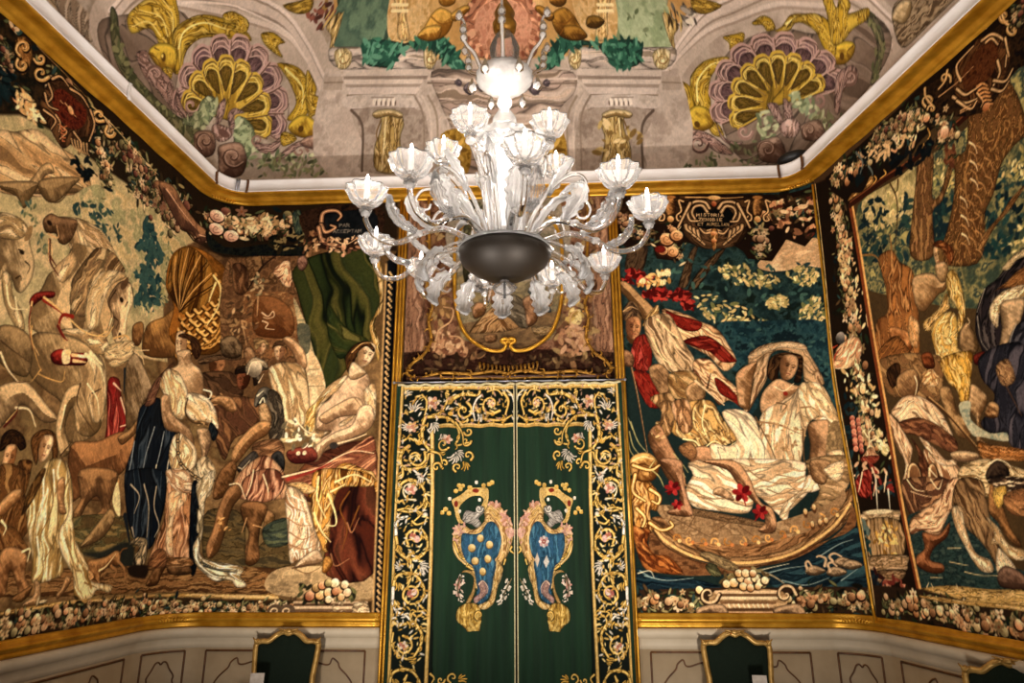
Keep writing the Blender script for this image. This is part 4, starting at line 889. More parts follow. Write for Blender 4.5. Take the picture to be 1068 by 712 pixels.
PIC["right"]="""F|219 1579 676 -43 -3 -1250 -720 -16|20302e|16.3|0|1
N|217 1613 699 -89 -6 -513 -717 43|1c2c2c 22383a 2c4644 1a2622|89|1|4.5|1|0
N|651 1325 79 69 56 -2 59 -19 4 -85 -59 18 -57 -6 -56 1|c8a878 b89468 dcc090|57|2.2|4.4|1|0
S|410 1261 44 108 23 15 -19 -54 -20 -70|5a4630 3c2c1c 6e5638|417 1261 44 108|17.9|0.35|5|0.9
S|438 1253 56 76 54 46 7 -8 -49 -62 -40 -53|54402a 3a2c1c 6a5236|445 1253 102 114|17.9|0.35|5|0.9
S|255 1311 19 87 51 -2 -19 -86|4a3828 5c4830 30241a|262 1311 34 86|20|0.35|5|0.9
K|316 1365 550 -76 -1 -258 -296 33 -124 98 -15 76 -96 71|2a4446 345652 1a2a2a 3e6258|150|35|
K|528 1305 65 18 42 -13 41 -16 33 -24 -38 -22 -56 9 -48 8|3a5048 56643e 6e7444|26|38|
K|528 1305 65 18 42 -13 41 -16 33 -24 -38 -22 -56 9 -48 8|b8a460 d8c07c 9a8e52 c4b06a e8d490|55|27|
K|449 1214 51 15 48 -17 60 -31 17 -34 -50 -17 -62 8 -52 46|3a5048 56643e 6e7444|26|37|
K|449 1214 51 15 48 -17 60 -31 17 -34 -50 -17 -62 8 -52 46|b8a460 d8c07c 9a8e52 c4b06a e8d490|55|26|
K|733 1292 43 17 47 -28 -5 -36 -42 3|3a5048 56643e 6e7444|26|37|
K|733 1292 43 17 47 -28 -5 -36 -42 3|b8a460 d8c07c 9a8e52 c4b06a e8d490|55|26|
K|667 1210 37 14 25 -23 -30 -18 -28 4|3a5048 56643e 6e7444|26|37|
K|667 1210 37 14 25 -23 -30 -18 -28 4|b8a460 d8c07c 9a8e52 c4b06a e8d490|55|26|
K|752 1155 40 53 33 -24 1 -44 -39 -27|3a5048 56643e 6e7444|26|36|
K|752 1155 40 53 33 -24 1 -44 -39 -27|b8a460 d8c07c 9a8e52 c4b06a e8d490|55|25|
K|639 1143 27 -8 5 -15 -20 1|3a5048 56643e 6e7444|26|36|
K|639 1143 27 -8 5 -15 -20 1|b8a460 d8c07c 9a8e52 c4b06a e8d490|55|26|
K|529 1320 51 7 -19 -46 -28 0|d8c07c 9c9450|14|22|
N|532 1116 99 13 21 -59 -85 -22 -34 0|1a2e34 24424a 2a4c50 16262c|55|1|4.3|1|0
N|513 1131 91 13 234 -28 -16 -253 -22 85 -40 104 -65 31 -71 -20 -46 -50 -30 -21 -16 51|1a3038 23424a 2c5054 18282e|71|1|4.2|1|0
K|604 1144 234 -28 -16 -206 -35 96 -38 68 -54 17 -99 -28|2e5054 3a5e5a 1c343a|60|28|
N|499 895 109 19 -32 -55 -72 15|1c343c 24444a|41|1|4.1|1|0
K|247 1303 30 15 42 -16 13 -32 -43 -6 -43 8|6a1414|16|34|
K|302 1240 58 14 63 -9 23 -31 -3 -33 -17 4 -19 30 -64 2 -35 8|6a1414|30|35|
K|247 1303 30 15 42 -16 13 -32 -43 -6 -43 8|9c2420|16|34|
K|302 1240 58 14 63 -9 23 -31 -3 -33 -17 4 -19 30 -64 2 -35 8|9c2420|30|35|
K|247 1303 30 15 42 -16 13 -32 -43 -6 -43 8|b83a2c|16|34|
K|302 1240 58 14 63 -9 23 -31 -3 -33 -17 4 -19 30 -64 2 -35 8|b83a2c|30|35|
K|247 1303 30 15 42 -16 13 -32 -43 -6 -43 8|50100e|16|34|
K|302 1240 58 14 63 -9 23 -31 -3 -33 -17 4 -19 30 -64 2 -35 8|50100e|30|35|
K|289 1271 52 30 37 11 13 -20 -16 -22 -51 -15|e0b468|18|31|
K|289 1271 52 30 37 11 13 -20 -16 -22 -51 -15|b8863c|18|31|
K|289 1271 52 30 37 11 13 -20 -16 -22 -51 -15|f0d498|18|31|
B|232 1277 28 -5 34 -39 40 -47 18 -52 -35 0 -27 31 -39 61 -21 24|b8905c|5e4224|1.2|88|0.4
S|296 1142 46 59 8 -37 23 -23 -22 -15 -35 1|d0a860 8a6430 e8cc88|303 1142 45 44|19.6|0.35|5|0.9
S|234 1166 23 45 28 -8 11 -53 -13 7 -36 -6|3e2e20 5a4430 80643c|233 1158 38 45 19 -46|22|0.35|5|0.9
L|241 1181 22 14 21 -8|1|c8a46c 11 4.4 1
f|268 1128|161|226|0.1|c48c58|70462a|0.3
F|245 1106 27 -15 15 22 -8 -30 -21 -3|4a3018|4.3|1|1
S|272 1098 43 7 3 -59 -9 -43 -35 -7 -19 37|7c1e14 a83828 54100c c05040|279 1098 9 -102|34|0.35|5|0.9
S|355 1186 70 -16 40 -24 47 -23 30 -51 16 -51 -37 -28 -37 43 -46 30 -46 37|e0b47c b8804c f4d8a4 8a5a34 f0c890|361 1171 102 -54 81 -103|38|0.45|7|0.9
S|412 1088 63 14 40 -23 37 -44 6 -14 -41 0 -32 30 -40 15|8a2418 5e140e a43a28|411 1081 90 -9 51 -44|25|0.35|5|0.9
S|366 1182 30 -12 49 -16 26 -15 -15 -22 -35 1 -34 23|9a2c1e 6a1810|365 1178 99 -46|19.5|0.35|5|0.9
S|303 1150 72 21 37 -83 29 -65 -30 -43 -67 30 -31 65|c8a878 94744c dcc494 6c5034|340 1171 36 -97 42 -87|38|0.4|6|0.9
L|339 1156 33 -37 26 -23|1|e8cc94 17.3 6.9 1
L|321 1097 25 -58 39 -30|1|e8cc94 17 6.8 1
S|434 1023 49 6 37 -50 37 -43 8 -49 -38 21 -28 -13 -24 35 -32 21|e4b880 b07c4c f0d4a0 804e30|441 1015 63 -57 55 -64|31|0.45|5|0.9
S|492 972 20 -7 49 -57 1 -24 -28 24 -32 22|9a2c1e 6a1810|492 972 67 -78|18.5|0.35|5|0.9
S|260 997 48 -8 30 -64 12 -28 -48 -7 -31 57|7a1c12 9c3020 54100c|267 997 56 -93|27|0.35|5|0.9
B|309 1010 35 7 25 -36 4 -43 -28 -20 -25 35 -12 29|b89060|5e4428|2|50|0.4
S|363 988 69 6 30 -50 -9 -35 -48 1 -39 14|c8a468 94703c 6c4c28|369 981 71 -65|27|0.35|5|0.9
B|408 945 36 21 16 -50 -29 -20 -19 14|c49c68|6e5030|2|41|0.4
L|469 944 14 46|1|4a3420 18.7 7.5 1
E|483 995|21|21|0|caa060|
L|437 966 38 -36 37 -35|1|d8c090 21 8.3 1
S|398 903 75 6 30 -49 35 -54 -9 -17 -40 -10 -26 7 -35 -13 -25 20 -44 28 17 55|d8ac5c a4783a f0d48c 74542a c8984c|426 910 15 -69 34 -62|40|0.45|5|0.9
S|304 918 62 13 10 -55 -25 -68 -33 13 17 55|a8804c 6e4e2c c8a068|338 925 0 -111|29|0.35|5|0.9
K|399 821 81 5 64 -20 -8 -21 -54 -6 -72 14|74522a e8cc84 b08844|40|16.1|
L|391 800 32 -7 19 -20 35 20 31 -17 32 16|1|f4dc9c 14 5.6 1
L|458 895 -11 -55 16 -47|1|f4dc9c 14.2 5.7 1
S|364 903 48 7 8 -76 -28 -20 -18 34|b08050 7a5430 d4a878|385 903 7 -82|24|0.35|5|0.9
B|291 808 35 34 30 -62 28 -66 3 -47 -32 0 -42 74|b8865a|5e3e24|0.8|80|0.4
K|299 835 34 14 18 -41 -34 -14|d8b878 7a5830|18|18.3|
B|395 767 54 13 38 -21 50 -33 22 -40 -9 -20 -31 8 -63 26 -44 27|c09064|664428|1.5|87|0.4
S|375 774 35 19 17 -33 -21 -20|a87848 7c5430|382 780 38 -27|18|0.35|5|0.9
L|254 1018 16 -99 18 -158|1|5c3e24 14.5 5.8 1
L|256 1018 15 -99 18 -158|1|b08c5c 6.2 2.48 1
B|236 1062 27 -15 -2 -36 -28 8|a87c54|5a3e28|2|38|0.4
S|593 1035 45 35 56 10 55 -6 22 -38 29 -88 -52 6 -5 71 -52 30 -36 -21 -14 -64 -32 -49 -32 -48 -12 14 34 69|c4a070 9a7850 dcbc8c 7c5c3c|584 942 66 113 84 13 53 -118|35|0.45|5|0.9
S|594 1038 58 32 56 10 47 -10 5 -18 -68 10 -57 -21 -29 -14|e4c89a c4a070|593 1035 100 38 67 -14|16.9|0.35|5|0.9
B|555 985 36 28 28 7 -18 -50 -13 -62 -10 -28 -25 14 -2 49|c89c6c|74522e|2.2|62|0.4
S|642 977 12 49 37 21 54 -8 3 -29 -13 -49 -20 1 19 49 -39 15 -18 -36 -9 -28|2e1e12 4a321c 5e4226|641 970 34 63 68 -8|18.7|0.35|5|0.9
f|705 1003|175|241|0.35|c89c6c|7c5634|0.5
B|623 928 45 41 39 -14 26 -15 -31 -34 -31 -34 -42 -13 -17 21|d0a878|8a643e|1.8|82|0.4
L|659 948 26 -14 29 21|1|e8d4a8 10.3 4.1 1
E|688 926|20|20|0|8a2a1c|
S|618 873 85 47 38 34 56 -26 23 -78 -24 -30 -41 30 -25 -40 -25 -99 7 -52 -156 1 -21 53 62 92|f0d8aa dcbc8a c09a68 f8e8c4|706 948 -46 -110 1 -165|52|0.35|8|0.9
S|504 874 54 6 37 -28 14 -61 21 -53 4 -78 -130 1 -42 118 53 0 22 20|ecd2a2 f6e4bc d4b484|510 874 61 -69 37 -145|60|0.3|8|0.9
S|727 947 60 3 31 -66 13 -55 -22 -11 -22 36 -32 -4 -29 -19|e8cc98 c4a26c f4e0b4|740 947 46 -106|32|0.35|5|0.9
L|608 845 46 -7 63 -28|1|a07c50 18.1 7.2 1
L|726 885 33 -1 22 -29|1|a07c50 17.8 7.1 1
L|609 851 46 -6 66 -28|1|e8cc94 10.1 4 1
K|602 852 116 -28 5 -20 -116 35|8c6a40 c09c64|22|14.1|
K|625 818 29 -40 47 13 -2 -20 -47 -7 -29 34|94744a b08c5a|28|17.9|
L|690 751 -8 -40 15 -13|1|a07c50 9.8 3.9 1
L|705 764 0 -53|1|a07c50 9.8 3.9 1
L|725 824 -7 -60 -1 -59|1|6e5232 14 5.6 1
L|596 859 37 -94 12 -66|1|6e5232 13.9 5.6 1
L|661 900 26 -8 -16 -20|1|6e5232 14.2 5.7 1
B|740 837 53 10 2 -34 -15 -65 -25 -51 22 -20 11 -14 -56 1 -8 47 15 66|c09668|6c4c2e|0.6|77|0.4
N|797 826 28 10 3 -79 -48 -9|8c744c 6e5a3a a68a5c|39|1|3.9|1|0
S|781 755 47 2 -1 -51 -20 -44 -25 47|f0d8a8 d0ae7c ecd09c|779 742 37 -60|27|0.35|5|0.9
S|419 740 276 -2 21 -40 9 -39 -72 -63 -20 -6 -53 51 -30 -44 -83 6 -64 13 -16 45 23 39|f0dab0 d4b686 b89466 f8e8c6|417 713 139 -53 131 12|47|0.35|7|0.9
L|562 712 36 -26 63 -13 48 19|1|8a6a44 11.7 4.7 1
L|608 660 38 -13 41 19|1|8a6a44 11.6 4.6 1
L|418 642 45 -7 53 6|1|8a6a44 11.6 4.7 1
L|388 674 37 -26 38 -13|1|8a6a44 11.7 4.7 1
L|616 615 40 13 56 38|1|8a6a44 11.5 4.6 1
L|638 699 39 -7|1|8a6a44 11.7 4.7 1
S|633 590 23 38 42 25 25 45 41 -27 -27 -18 -33 -6 -36 -32 -17 -38|f0d8a8 d8b684 f8e8c4|639 590 73 76|23|0.35|5|0.9
S|721 737 119 6 -4 -69 -67 -60 -51 -6 32 51|a88a5c 8a6c44 c4a474|733 724 87 -17|26|0.35|5|0.9
B|734 737 51 -2 -3 -26 -18 -38 -30 14|b08a5c|684a2c|1|38|0.4
S|770 716 54 16 -6 -38 -22 -18 -22 21|f0d8a8 cfae7c|769 710 52 3|17.2|0.35|5|0.9
S|284 579 71 6 228 -39 186 62 57 48 6 -50 -73 -73 -171 -67 -152 3 -106 34|8a623a 6c4826 a87c4c 7a5430|290 572 86 -56 201 -32 231 135|27|0.3|9|0.9
N|305 617 98 -7 183 -39 52 6 132 43 43 36 -7 -49 -108 -61 -105 -25 -102 -6 -114 13 -42 38|8a6c48 9c7e56 745838 a88a60|50|1.6|3.8|1|-0.15
S|364 617 222 -43 -8 -15 -221 42|7c5e3c 94744c 5a4228|364 610 221 -44|11.5|0.35|5|0.9
L|349 585 105 -57|1|5c4228 7.6 3 1
L|408 591 -30 -44|1|5c4228 7.6 3.1 1
L|496 572 -54 -32|1|5c4228 7.6 3 1
L|521 565 48 -37|1|5c4228 7.6 3 1
L|434 591 56 -19|1|5c4228 7.7 3.1 1
S|303 572 48 -44 87 -37 101 -6 103 18 95 49 71 67 26 43 -1 -50 -53 -61 -113 -55 -105 -36 -113 6 -100 31 -43 31|9a7448 74522e b48c58|302 566 148 -81 191 12 182 140|17|0.4|10|0.9
N|282 554 48 -51 106 -37 138 -6 117 30 101 61 41 61 -2 -55 -73 -30 -131 -43 -92 -36 -127 -12 -75 6 -49 31|6a4426 845a34 4e321c|37|2|3.7|1|0
L|284 579 35 -51 74 -43 88 -16 95 3 91 24 95 56 65 66|1|e0b468 23 18.8 1
L|283 566 35 -50 74 -42 88 -15 94 2 91 24 95 55 65 66|1|4a2e18 9.4 7.5 1
L|364 531 -4 8 -8 2 -6 -4 -1 -6 3 -4 4 1 1 2 0 1|1|b0742e 15.2 7.6 1
E|360 525|15.2|15.2|0|e8bc70|
L|393 517 -10 -1 -5 6 1 7 5 4 4 -1 2 -3 -1 -3 -2 0|1|d8a050 15.2 7.6 1
E|395 521|15.1|15.1|0|c87838|
L|415 512 10 1 5 7 0 7 -5 3 -5 -2 -2 -3 1 -2 2 0|1|b0742e 15.1 7.6 1
E|430 517|15.1|15.1|0|c87838|
L|444 519 4 9 8 3 6 -3 2 -6 -4 -4 -3 -1 -2 2 1 2|1|d8a050 15.1 7.6 1
E|465 515|15.1|15.1|0|e8bc70|
L|484 530 -4 -9 4 -7 7 -1 5 3 1 4 -2 3 -3 0 -1 -2|1|b0742e 15.1 7.5 1
E|500 514|15|15|0|c87838|
L|532 534 5 -7 -1 -8 -6 -4 -6 1 -2 4 1 4 3 0 1 -1|1|d8a050 15.1 7.5 1
E|535 516|15|15|0|c87838|
L|575 530 -6 6 -9 -1 -5 -5 0 -6 4 -2 4 1 1 2 -1 2|1|b0742e 15.1 7.5 1
E|570 520|15|15|0|e8bc70|
L|607 525 -10 -3 -6 4 -1 7 3 5 5 0 3 -2 -1 -3 -1 -1|1|d8a050 15.1 7.5 1
E|606 527|15|15|0|c87838|
L|631 530 9 3 3 8 -2 6 -6 2 -4 -3 -1 -4 2 -1 2 0|1|b0742e 15.1 7.5 1
E|642 536|15|15|0|c87838|
L|658 548 2 9 7 5 7 -1 3 -5 -2 -5 -4 -1 -2 1 0 2|1|d8a050 15.1 7.5 1
E|678 547|15.1|15.1|0|e8bc70|
L|697 574 -2 -10 5 -5 8 0 4 4 0 5 -3 2 -3 -1 0 -2|1|b0742e 15.1 7.6 1
E|715 560|15.1|15.1|0|c87838|
L|745 594 8 -5 0 -8 -4 -6 -6 0 -4 3 1 4 2 1 2 -1|1|d8a050 15.2 7.6 1
E|752 575|14.8|14.8|0|c87838|
L|791 603 -8 4 -8 -2 -3 -7 2 -5 4 -2 3 2 1 3 -2 1|1|b0742e 14.9 7.4 1
E|787 590|14.8|14.8|0|e8bc70|
E|704 596|19|38|0|5a3a20|
E|704 600|15.2|23|0|c89c5c|ecd094
E|729 608|19.3|39|0|5a3a20|
E|729 612|15.4|23|0|c89c5c|ecd094
E|719 564|19|38|0|5a3a20|
E|719 568|15.3|23|0|c89c5c|ecd094
E|739 569|18.9|38|0|5a3a20|
E|740 573|15.1|23|0|c89c5c|ecd094
E|755 573|18.5|37|0|5a3a20|
E|756 577|14.8|22|0|c89c5c|ecd094
S|230 676 21 19 39 -13 24 -39 -9 -39 -20 0 3 -57 -45 0 -3 64|c88c3c 8a5420 ecc070 5c3414|271 695 -9 -148|27|0.35|5|0.9
B|236 735 18 23 40 3 25 -34 -16 -39 -33 -6 -26 13|d8a858|6a4018|2|60|0.4
L|249 725 24 6 26 -10|1|4a2a10 13.9 5.6 1
L|262 715 -4 -13|1|4a2a10 13.9 5.6 1
L|288 715 3 -14|1|4a2a10 13.9 5.5 1
L|257 688 20 -6 20 6|1|4a2a10 13.8 5.5 1
L|247 741 27 10 29 -7|1|f4d898 12 4.8 1
L|246 728 46 -14 27 13|1|4a2a10 44 28 1,d8a44c 28 15.9 1,f6dca0 7.9 4 1
L|251 702 -9 -46 32 -26|1|4a2a10 43 27 1,d8a44c 27 15.7 1,f6dca0 7.9 3.9 1
L|289 662 25 -19 -5 -20 -16 7|1|4a2a10 43 27 1,d8a44c 27 15.6 1,f6dca0 7.8 3.9 1
L|283 572 31 -19 30 10 -5 12|1|4a2a10 42 27 1,d8a44c 27 15.3 1,f6dca0 7.7 3.8 1
L|250 611 21 -26 -12 -31|1|4a2a10 42 27 1,d8a44c 27 15.4 1,f6dca0 7.7 3.9 1
S|237 554 45 0 -8 -32 17 -31 38 -6 35 -43 -57 0 -50 19|8a4a1c 5e2c10 b06a2c|250 554 22 -57 61 -49|23|0.35|5|0.9
B|237 566 32 -19 -8 -25 24 -31 -13 0 -31 25|c8823c|6a3414|2|38|0.4
L|238 702 -12 20 -3 20|1|b4b06a 11.9 4.8 1
L|298 714 19 -19 11 -27|1|b4b06a 11.8 4.7 1
L|292 721 15 20|1|b4b06a 11.9 4.8 1
L|241 822 8 -40 18 -27|1|a8a468 10.1 4 1
L|246 850 17 -55 25 -34|1|a8a468 10.1 4 1
L|361 760 24 -33 12 -20|1|a8a468 9.9 4 1
L|366 740 12 -26 11 -20|1|a8a468 9.9 4 1
L|236 795 5 -27 13 -20|1|a8a468 10.1 4 1
L|251 829 -12 34|1|a8a468 10.2 4.1 1
B|320 741 60 -1 2 -52 10 -52 9 -45 -52 0 -18 10 34 22 -3 52|b88860|5c3c22|0.8|59|0.4
B|525 739 35 -40 15 -45 16 -32 25 -13 8 -38 -9 -25 -26 -3 -18 9 21 19 -3 32 -29 32 -34 45 -23 33 -58 20 -13 7|c89868|66442a|1.2|66|0.4
L|598 565 -8 -19|1|6a4a2c 7.6 3 1
L|608 568 -6 -22|1|6a4a2c 7.6 3 1
B|465 661 20 6 25 -19 4 -19 -37 13 -16 6|d0aa7a|7e5c3a|2|27|0.4
E|362 665|33|19.7|-0|8c1c1c|
E|356 655|33|19.7|-1.1|b02c28|
E|344 656|33|19.7|-2.2|5e0e10|
E|340 667|33|19.7|-3.3|8c1c1c|
E|349 675|33|19.8|-4.4|b02c28|
E|360 673|33|19.8|-5.5|5e0e10|
E|369 620|23|13.9|-0|8c1c1c|
E|364 613|23|13.9|-1.1|b02c28|
E|356 614|23|13.9|-2.2|5e0e10|
E|353 621|23|14|-3.3|8c1c1c|
E|359 627|23|14|-4.4|b02c28|
E|367 625|23|14|-5.5|5e0e10|
E|552 651|40|24|-0|8c1c1c|
E|544 639|39|24|-1.1|b02c28|
E|530 640|39|24|-2.2|5e0e10|
E|526 653|40|24|-3.3|8c1c1c|
E|536 663|40|24|-4.4|b02c28|
E|550 660|40|24|-5.5|5e0e10|
E|593 599|32|19.3|-0|8c1c1c|
E|586 590|32|19.2|-1.1|b02c28|
E|575 591|32|19.2|-2.2|5e0e10|
E|572 601|32|19.3|-3.3|8c1c1c|
E|580 610|32|19.3|-4.4|b02c28|
E|591 607|32|19.3|-5.5|5e0e10|
L|539 648 7 -32|1|8a1a1a 17.4 6.9 1
L|582 596 -15 -19|1|8a1a1a 17.2 6.9 1
L|354 662 -23 -7|1|8a1a1a 17.6 7 1
S|586 448 78 30 132 61 48 12 -4 -147 -222 -4|1c2c34 26404a 121e26 30525a|583 424 116 30 150 43|30|0.2|9|0.9
S|238 454 69 -18 63 -6 62 -12 24 -18 -221 0|1a2a34 243e4a 101c24|237 436 207 -24|22|0.2|9|0.9
L|585 442 51 12 51 6|1|7e9a98 9.2 3.7 1
L|728 484 53 31 39 12|1|7e9a98 9.1 3.6 1
L|621 424 60 -12 65 18|1|7e9a98 9.1 3.7 1
L|262 436 57 -12 70 6|1|7e9a98 9.3 3.7 1
L|250 448 31 -18|1|7e9a98 9.3 3.7 1
L|775 424 47 31|1|7e9a98 9 3.6 1
L|685 442 33 18|1|7e9a98 9.2 3.7 1
L|244 442 32 6 11 -18|1|c8c8a8 9.3 3.7 1
L|535 442 51 12 58 12|1|c8c8a8 9.2 3.7 1
B|686 451 20 11 28 -9 3 -9 -28 -9 -22 5|b89c74|5c4a34|1.6|26|0.4
B|763 472 20 11 26 -8 3 -9 -27 -9 -21 4|b89c74|5c4a34|1.6|25|0.4
B|742 448 20 11 26 -8 2 -10 -26 -8 -21 4|b89c74|5c4a34|1.6|25|0.4
B|784 466 19 11 28 -7 3 -10 -28 -9 -21 5|b89c74|5c4a34|1.6|26|0.4
L|690 454 -2 12 7 6 8 -12|1|c0a47c 20 12.9 1
L|738 460 5 18 -15 7 -8 -2|1|c0a47c 21 13.1 1
L|751 448 -4 15 10 6 11 -9|1|c0a47c 19.8 12.6 1
L|760 472 -7 12 13 8 17 -8|1|c0a47c 19.8 12.6 1
S|412 485 27 12 72 -37 -26 -12|7e6844 a08a5c 5c4a30|432 491 72 -37|16.8|0.35|5|0.9
S|423 460 26 6 16 -30 -25 0|4a4a30 6a6a44|423 460 36 -24|16.7|0.35|5|0.9
L|561 448 36 -12 35 -24|1|9a9070 18.4 7.4 1
F|235 400 234 6 150 0 229 4 -6 -74 -605 -10|3a2a1c|3.6|0|1
G|239 364 82 6 75 -12|174|mix|1.15
G|639 365 75 11 84 -3 50 -3|176|mix|1.15
N|443 397 175 0 -19 -56 -149 0|a88658 8a6c44 c4a270|18.2|3|3.6|1|0
L|446 395 165 0|1|d8b88a 22 22 1
L|454 387 150 0|1|6a4e30 22 22 1
L|454 380 147 0|1|e0c498 22 22 1
L|459 369 137 0|1|7c5c3a 22 22 1
L|461 361 130 0|1|c8a678 22 22 1
L|464 351 124 1|1|5a4028 22 22 1
L|460 343 130 0|1|b8946a 22 22 1
L|477 364 3 -7|1|e8d0a4 14.5 9.1 1
L|490 364 3 -7|1|e8d0a4 14.5 9.1 1
L|502 364 3 -7|1|e8d0a4 14.5 9.1 1
L|515 364 3 -7|1|e8d0a4 14.5 9.1 1
L|527 364 3 -7|1|e8d0a4 14.5 9.1 1
L|540 364 3 -7|1|e8d0a4 14.5 9.1 1
L|552 364 3 -7|1|e8d0a4 14.5 9.1 1
L|564 364 3 -7|1|e8d0a4 14.5 9.1 1
L|577 364 3 -7|1|e8d0a4 14.5 9 1
L|456 388 -13 -19 -21 -4 -13 11 0 15 11 9 11 -1 3 -7 -3 -6 -4 0|1|3a2818 37 14.6 1
L|454 389 -12 -17 -19 -3 -13 9 1 14 9 8 10 -1 4 -7 -3 -5 -4 0|1|d8bc8c 20 9.2 1
B|392 352 32 12 38 0 13 -23 -16 -9 -37 9 -25 -6|b89870|5c4630|1.6|36|0.4
L|656 388 -10 19 -20 4 -15 -11 -3 -15 9 -9 11 2 5 7 -2 5 -4 0|1|3a2818 36 14.6 1
L|653 389 -9 18 -18 3 -14 -10 -2 -14 8 -8 10 2 5 6 -2 5 -4 0|1|d8bc8c 20 9.1 1
B|591 353 32 11 37 1 13 -24 -17 -9 -36 9 -25 -6|b89870|5c4630|1.6|36|0.4
K|453 442 58 18 75 -12 27 -36 -82 -12 -74 12|5a4a2c 7a6a3c 3a3a22 8a8054|36|29|
E|493 416|39|37|0|3a2412|
E|495 418|33|33|0|c89c5c|f4e0b4
E|513 428|37|35|0|3a2412|
E|515 430|31|31|0|d8b478|f4e0b4
E|531 419|39|37|0|3a2412|
E|533 421|33|33|0|b07c48|f4e0b4
E|551 428|37|35|0|3a2412|
E|552 430|31|31|0|e0c490|f4e0b4
E|508 440|33|31|0|3a2412|
E|510 442|28|28|0|c89c5c|f4e0b4
E|527 440|35|33|0|3a2412|
E|528 442|30|30|0|d8b478|f4e0b4
E|546 440|31|30|0|3a2412|
E|547 442|26|26|0|b07c48|f4e0b4
E|562 416|35|33|0|3a2412|
E|564 418|29|29|0|e0c490|f4e0b4
E|518 407|35|33|0|3a2412|
E|519 409|29|29|0|c89c5c|f4e0b4
E|474 413|35|33|0|3a2412|
E|476 415|29|29|0|d8b478|f4e0b4
E|536 404|33|31|0|3a2412|
E|537 406|27|27|0|b07c48|f4e0b4
E|575 421|33|31|0|3a2412|
E|577 424|28|28|0|e0c490|f4e0b4
E|555 407|29|27|0|3a2412|
E|557 409|24|24|0|c89c5c|f4e0b4
L|515 335 22 0|1|f0e0b8 12.6 5 1
F|216 1579 658 -32 -11 -89 -31 -65 -34 -27 -53 35 -51 -69 -70 9 -12 24 -54 41 -60 -30 -56 25 -26 -62 -65 9 -11 48 -74 -14 -57 49|24180f|4.6|0|1
N|215 1563 655 -38 -8 -51 -651 -2|3c2a1a 24180e 50381f|37|2|4.7|1|0
G|698 1499 73 1 72 -33|225|mix|0.9
K|708 1524 142 -13 -10 -90 -25 -37 -41 19 -53 39|2c1c12 8a5c3c c89060 5a2c20 3a2a1a e0b888|80|40|
G|670 1443 2 -48 -18 -39|192|dark|1.1
G|386 1435 19 -41 -10 -39|183|mix|0.8
E|384 1408|73|69|0|3a2014|
E|386 1412|64|59|0|b8804c|e8bc80
L|393 1399 -11 0 -7 8 2 9 6 5 6 -2 2 -5 -2 -4 -3 -1 -1 2|1|8a5428 9.2 4.6 1
E|414 1420|64|60|0|3a2014|
E|416 1424|55|51|0|b8804c|e8bc80
L|422 1413 -10 0 -5 7 1 8 6 4 5 -2 1 -4 -1 -4 -3 0 -1 2|1|8a5428 9.2 4.6 1
E|398 1367|64|59|0|3a2014|
E|400 1371|54|50|0|b8804c|e8bc80
L|405 1359 -9 0 -5 7 1 8 6 4 5 -2 1 -4 -2 -4 -2 0 -1 2|1|8a5428 9.1 4.5 1
E|369 1371|55|50|0|3a2014|
E|371 1375|45|42|0|b8804c|e8bc80
L|376 1366 -8 0 -4 5 1 7 4 3 5 -1 1 -4 -2 -3 -2 0 -1 1|1|8a5428 9.1 4.5 1
G|242 1504 56 -75 43 -9|162|dark|1
E|364 1379|50|36|0|6a1c14|
B|396 1549 20 -1 4 -33 -9 -24 -18 0 -5 25|c08a48|4a2e16|2.2|33|0.4
E|401 1479|30|32|0|b07a3c|e8bc78
E|406 1554|47|18.8|0|a06c34|
L|367 1540 13 3 -9 -35 12 -16 -4 -16 -13 1 7 13|1|1c1008 30 21 1,b88a50 18.7 11.7 1,e8c48c 7 4.7 1
L|444 1538 -13 3 5 -34 -15 -16 2 -17 13 2 -5 13|1|1c1008 30 21 1,b88a50 18.6 11.6 1,e8c48c 7 4.7 1
B|663 1541 20 0 3 -33 -10 -24 -18 0 -4 25|c08a48|4a2e16|2.2|32|0.4
E|666 1472|30|32|0|b07a3c|e8bc78
E|673 1546|47|18.6|0|a06c34|
L|634 1532 13 3 -10 -34 11 -17 -4 -16 -13 2 7 13|1|1c1008 30 21 1,b88a50 18.5 11.6 1,e8c48c 6.9 4.6 1
L|710 1530 -13 4 4 -35 -15 -16 1 -16 13 1 -4 13|1|1c1008 30 21 1,b88a50 18.4 11.5 1,e8c48c 6.9 4.6 1
S|450 1506 24 33 67 6 58 -10 25 -42 9 -57 -33 -47 -73 -14 -50 9 -40 49|4a3420 6c4e30 2c1e12|448 1482 88 -83 87 78|35|0.35|5|0.9
F|483 1514 19 7 21 -17 23 8 29 3 14 -13 11 -33 -31 -23 -52 -7 -42 18|101414|4.6|1|1
L|522 1512 -13 21 -33 1 -21 -28 5 -33 22 -4|1|140c06 47 28 1,a07c50 30 18.6 1,e4c490 9.3 4.7 1
L|514 1500 -13 21 -23 -3 -10 -20 7 -21|1|140c06 46 28 1,a07c50 30 18.6 1,e4c490 9.3 4.6 1
L|465 1531 -22 -41 -21 -40|1|140c06 46 28 1,a07c50 30 18.6 1,e4c490 9.3 4.6 1
L|479 1436 5 -28 13 -18|1|1a1008 50 27 1,94744c 34 18.3 1,dcb880 9.1 4.6 1
L|468 1443 4 -23 13 -17|1|1a1008 50 27 1,94744c 34 18.3 1,dcb880 9.2 4.6 1
L|457 1450 3 -19 13 -15|1|1a1008 50 28 1,94744c 34 18.4 1,dcb880 9.2 4.6 1
L|446 1457 2 -14 13 -13|1|1a1008 51 28 1,94744c 34 18.4 1,dcb880 9.2 4.6 1
L|521 1431 -20 -3 -14 16|1|d8b078 18.3 7.3 1
L|523 1439 -15 -3|1|d8b078 18.3 7.3 1
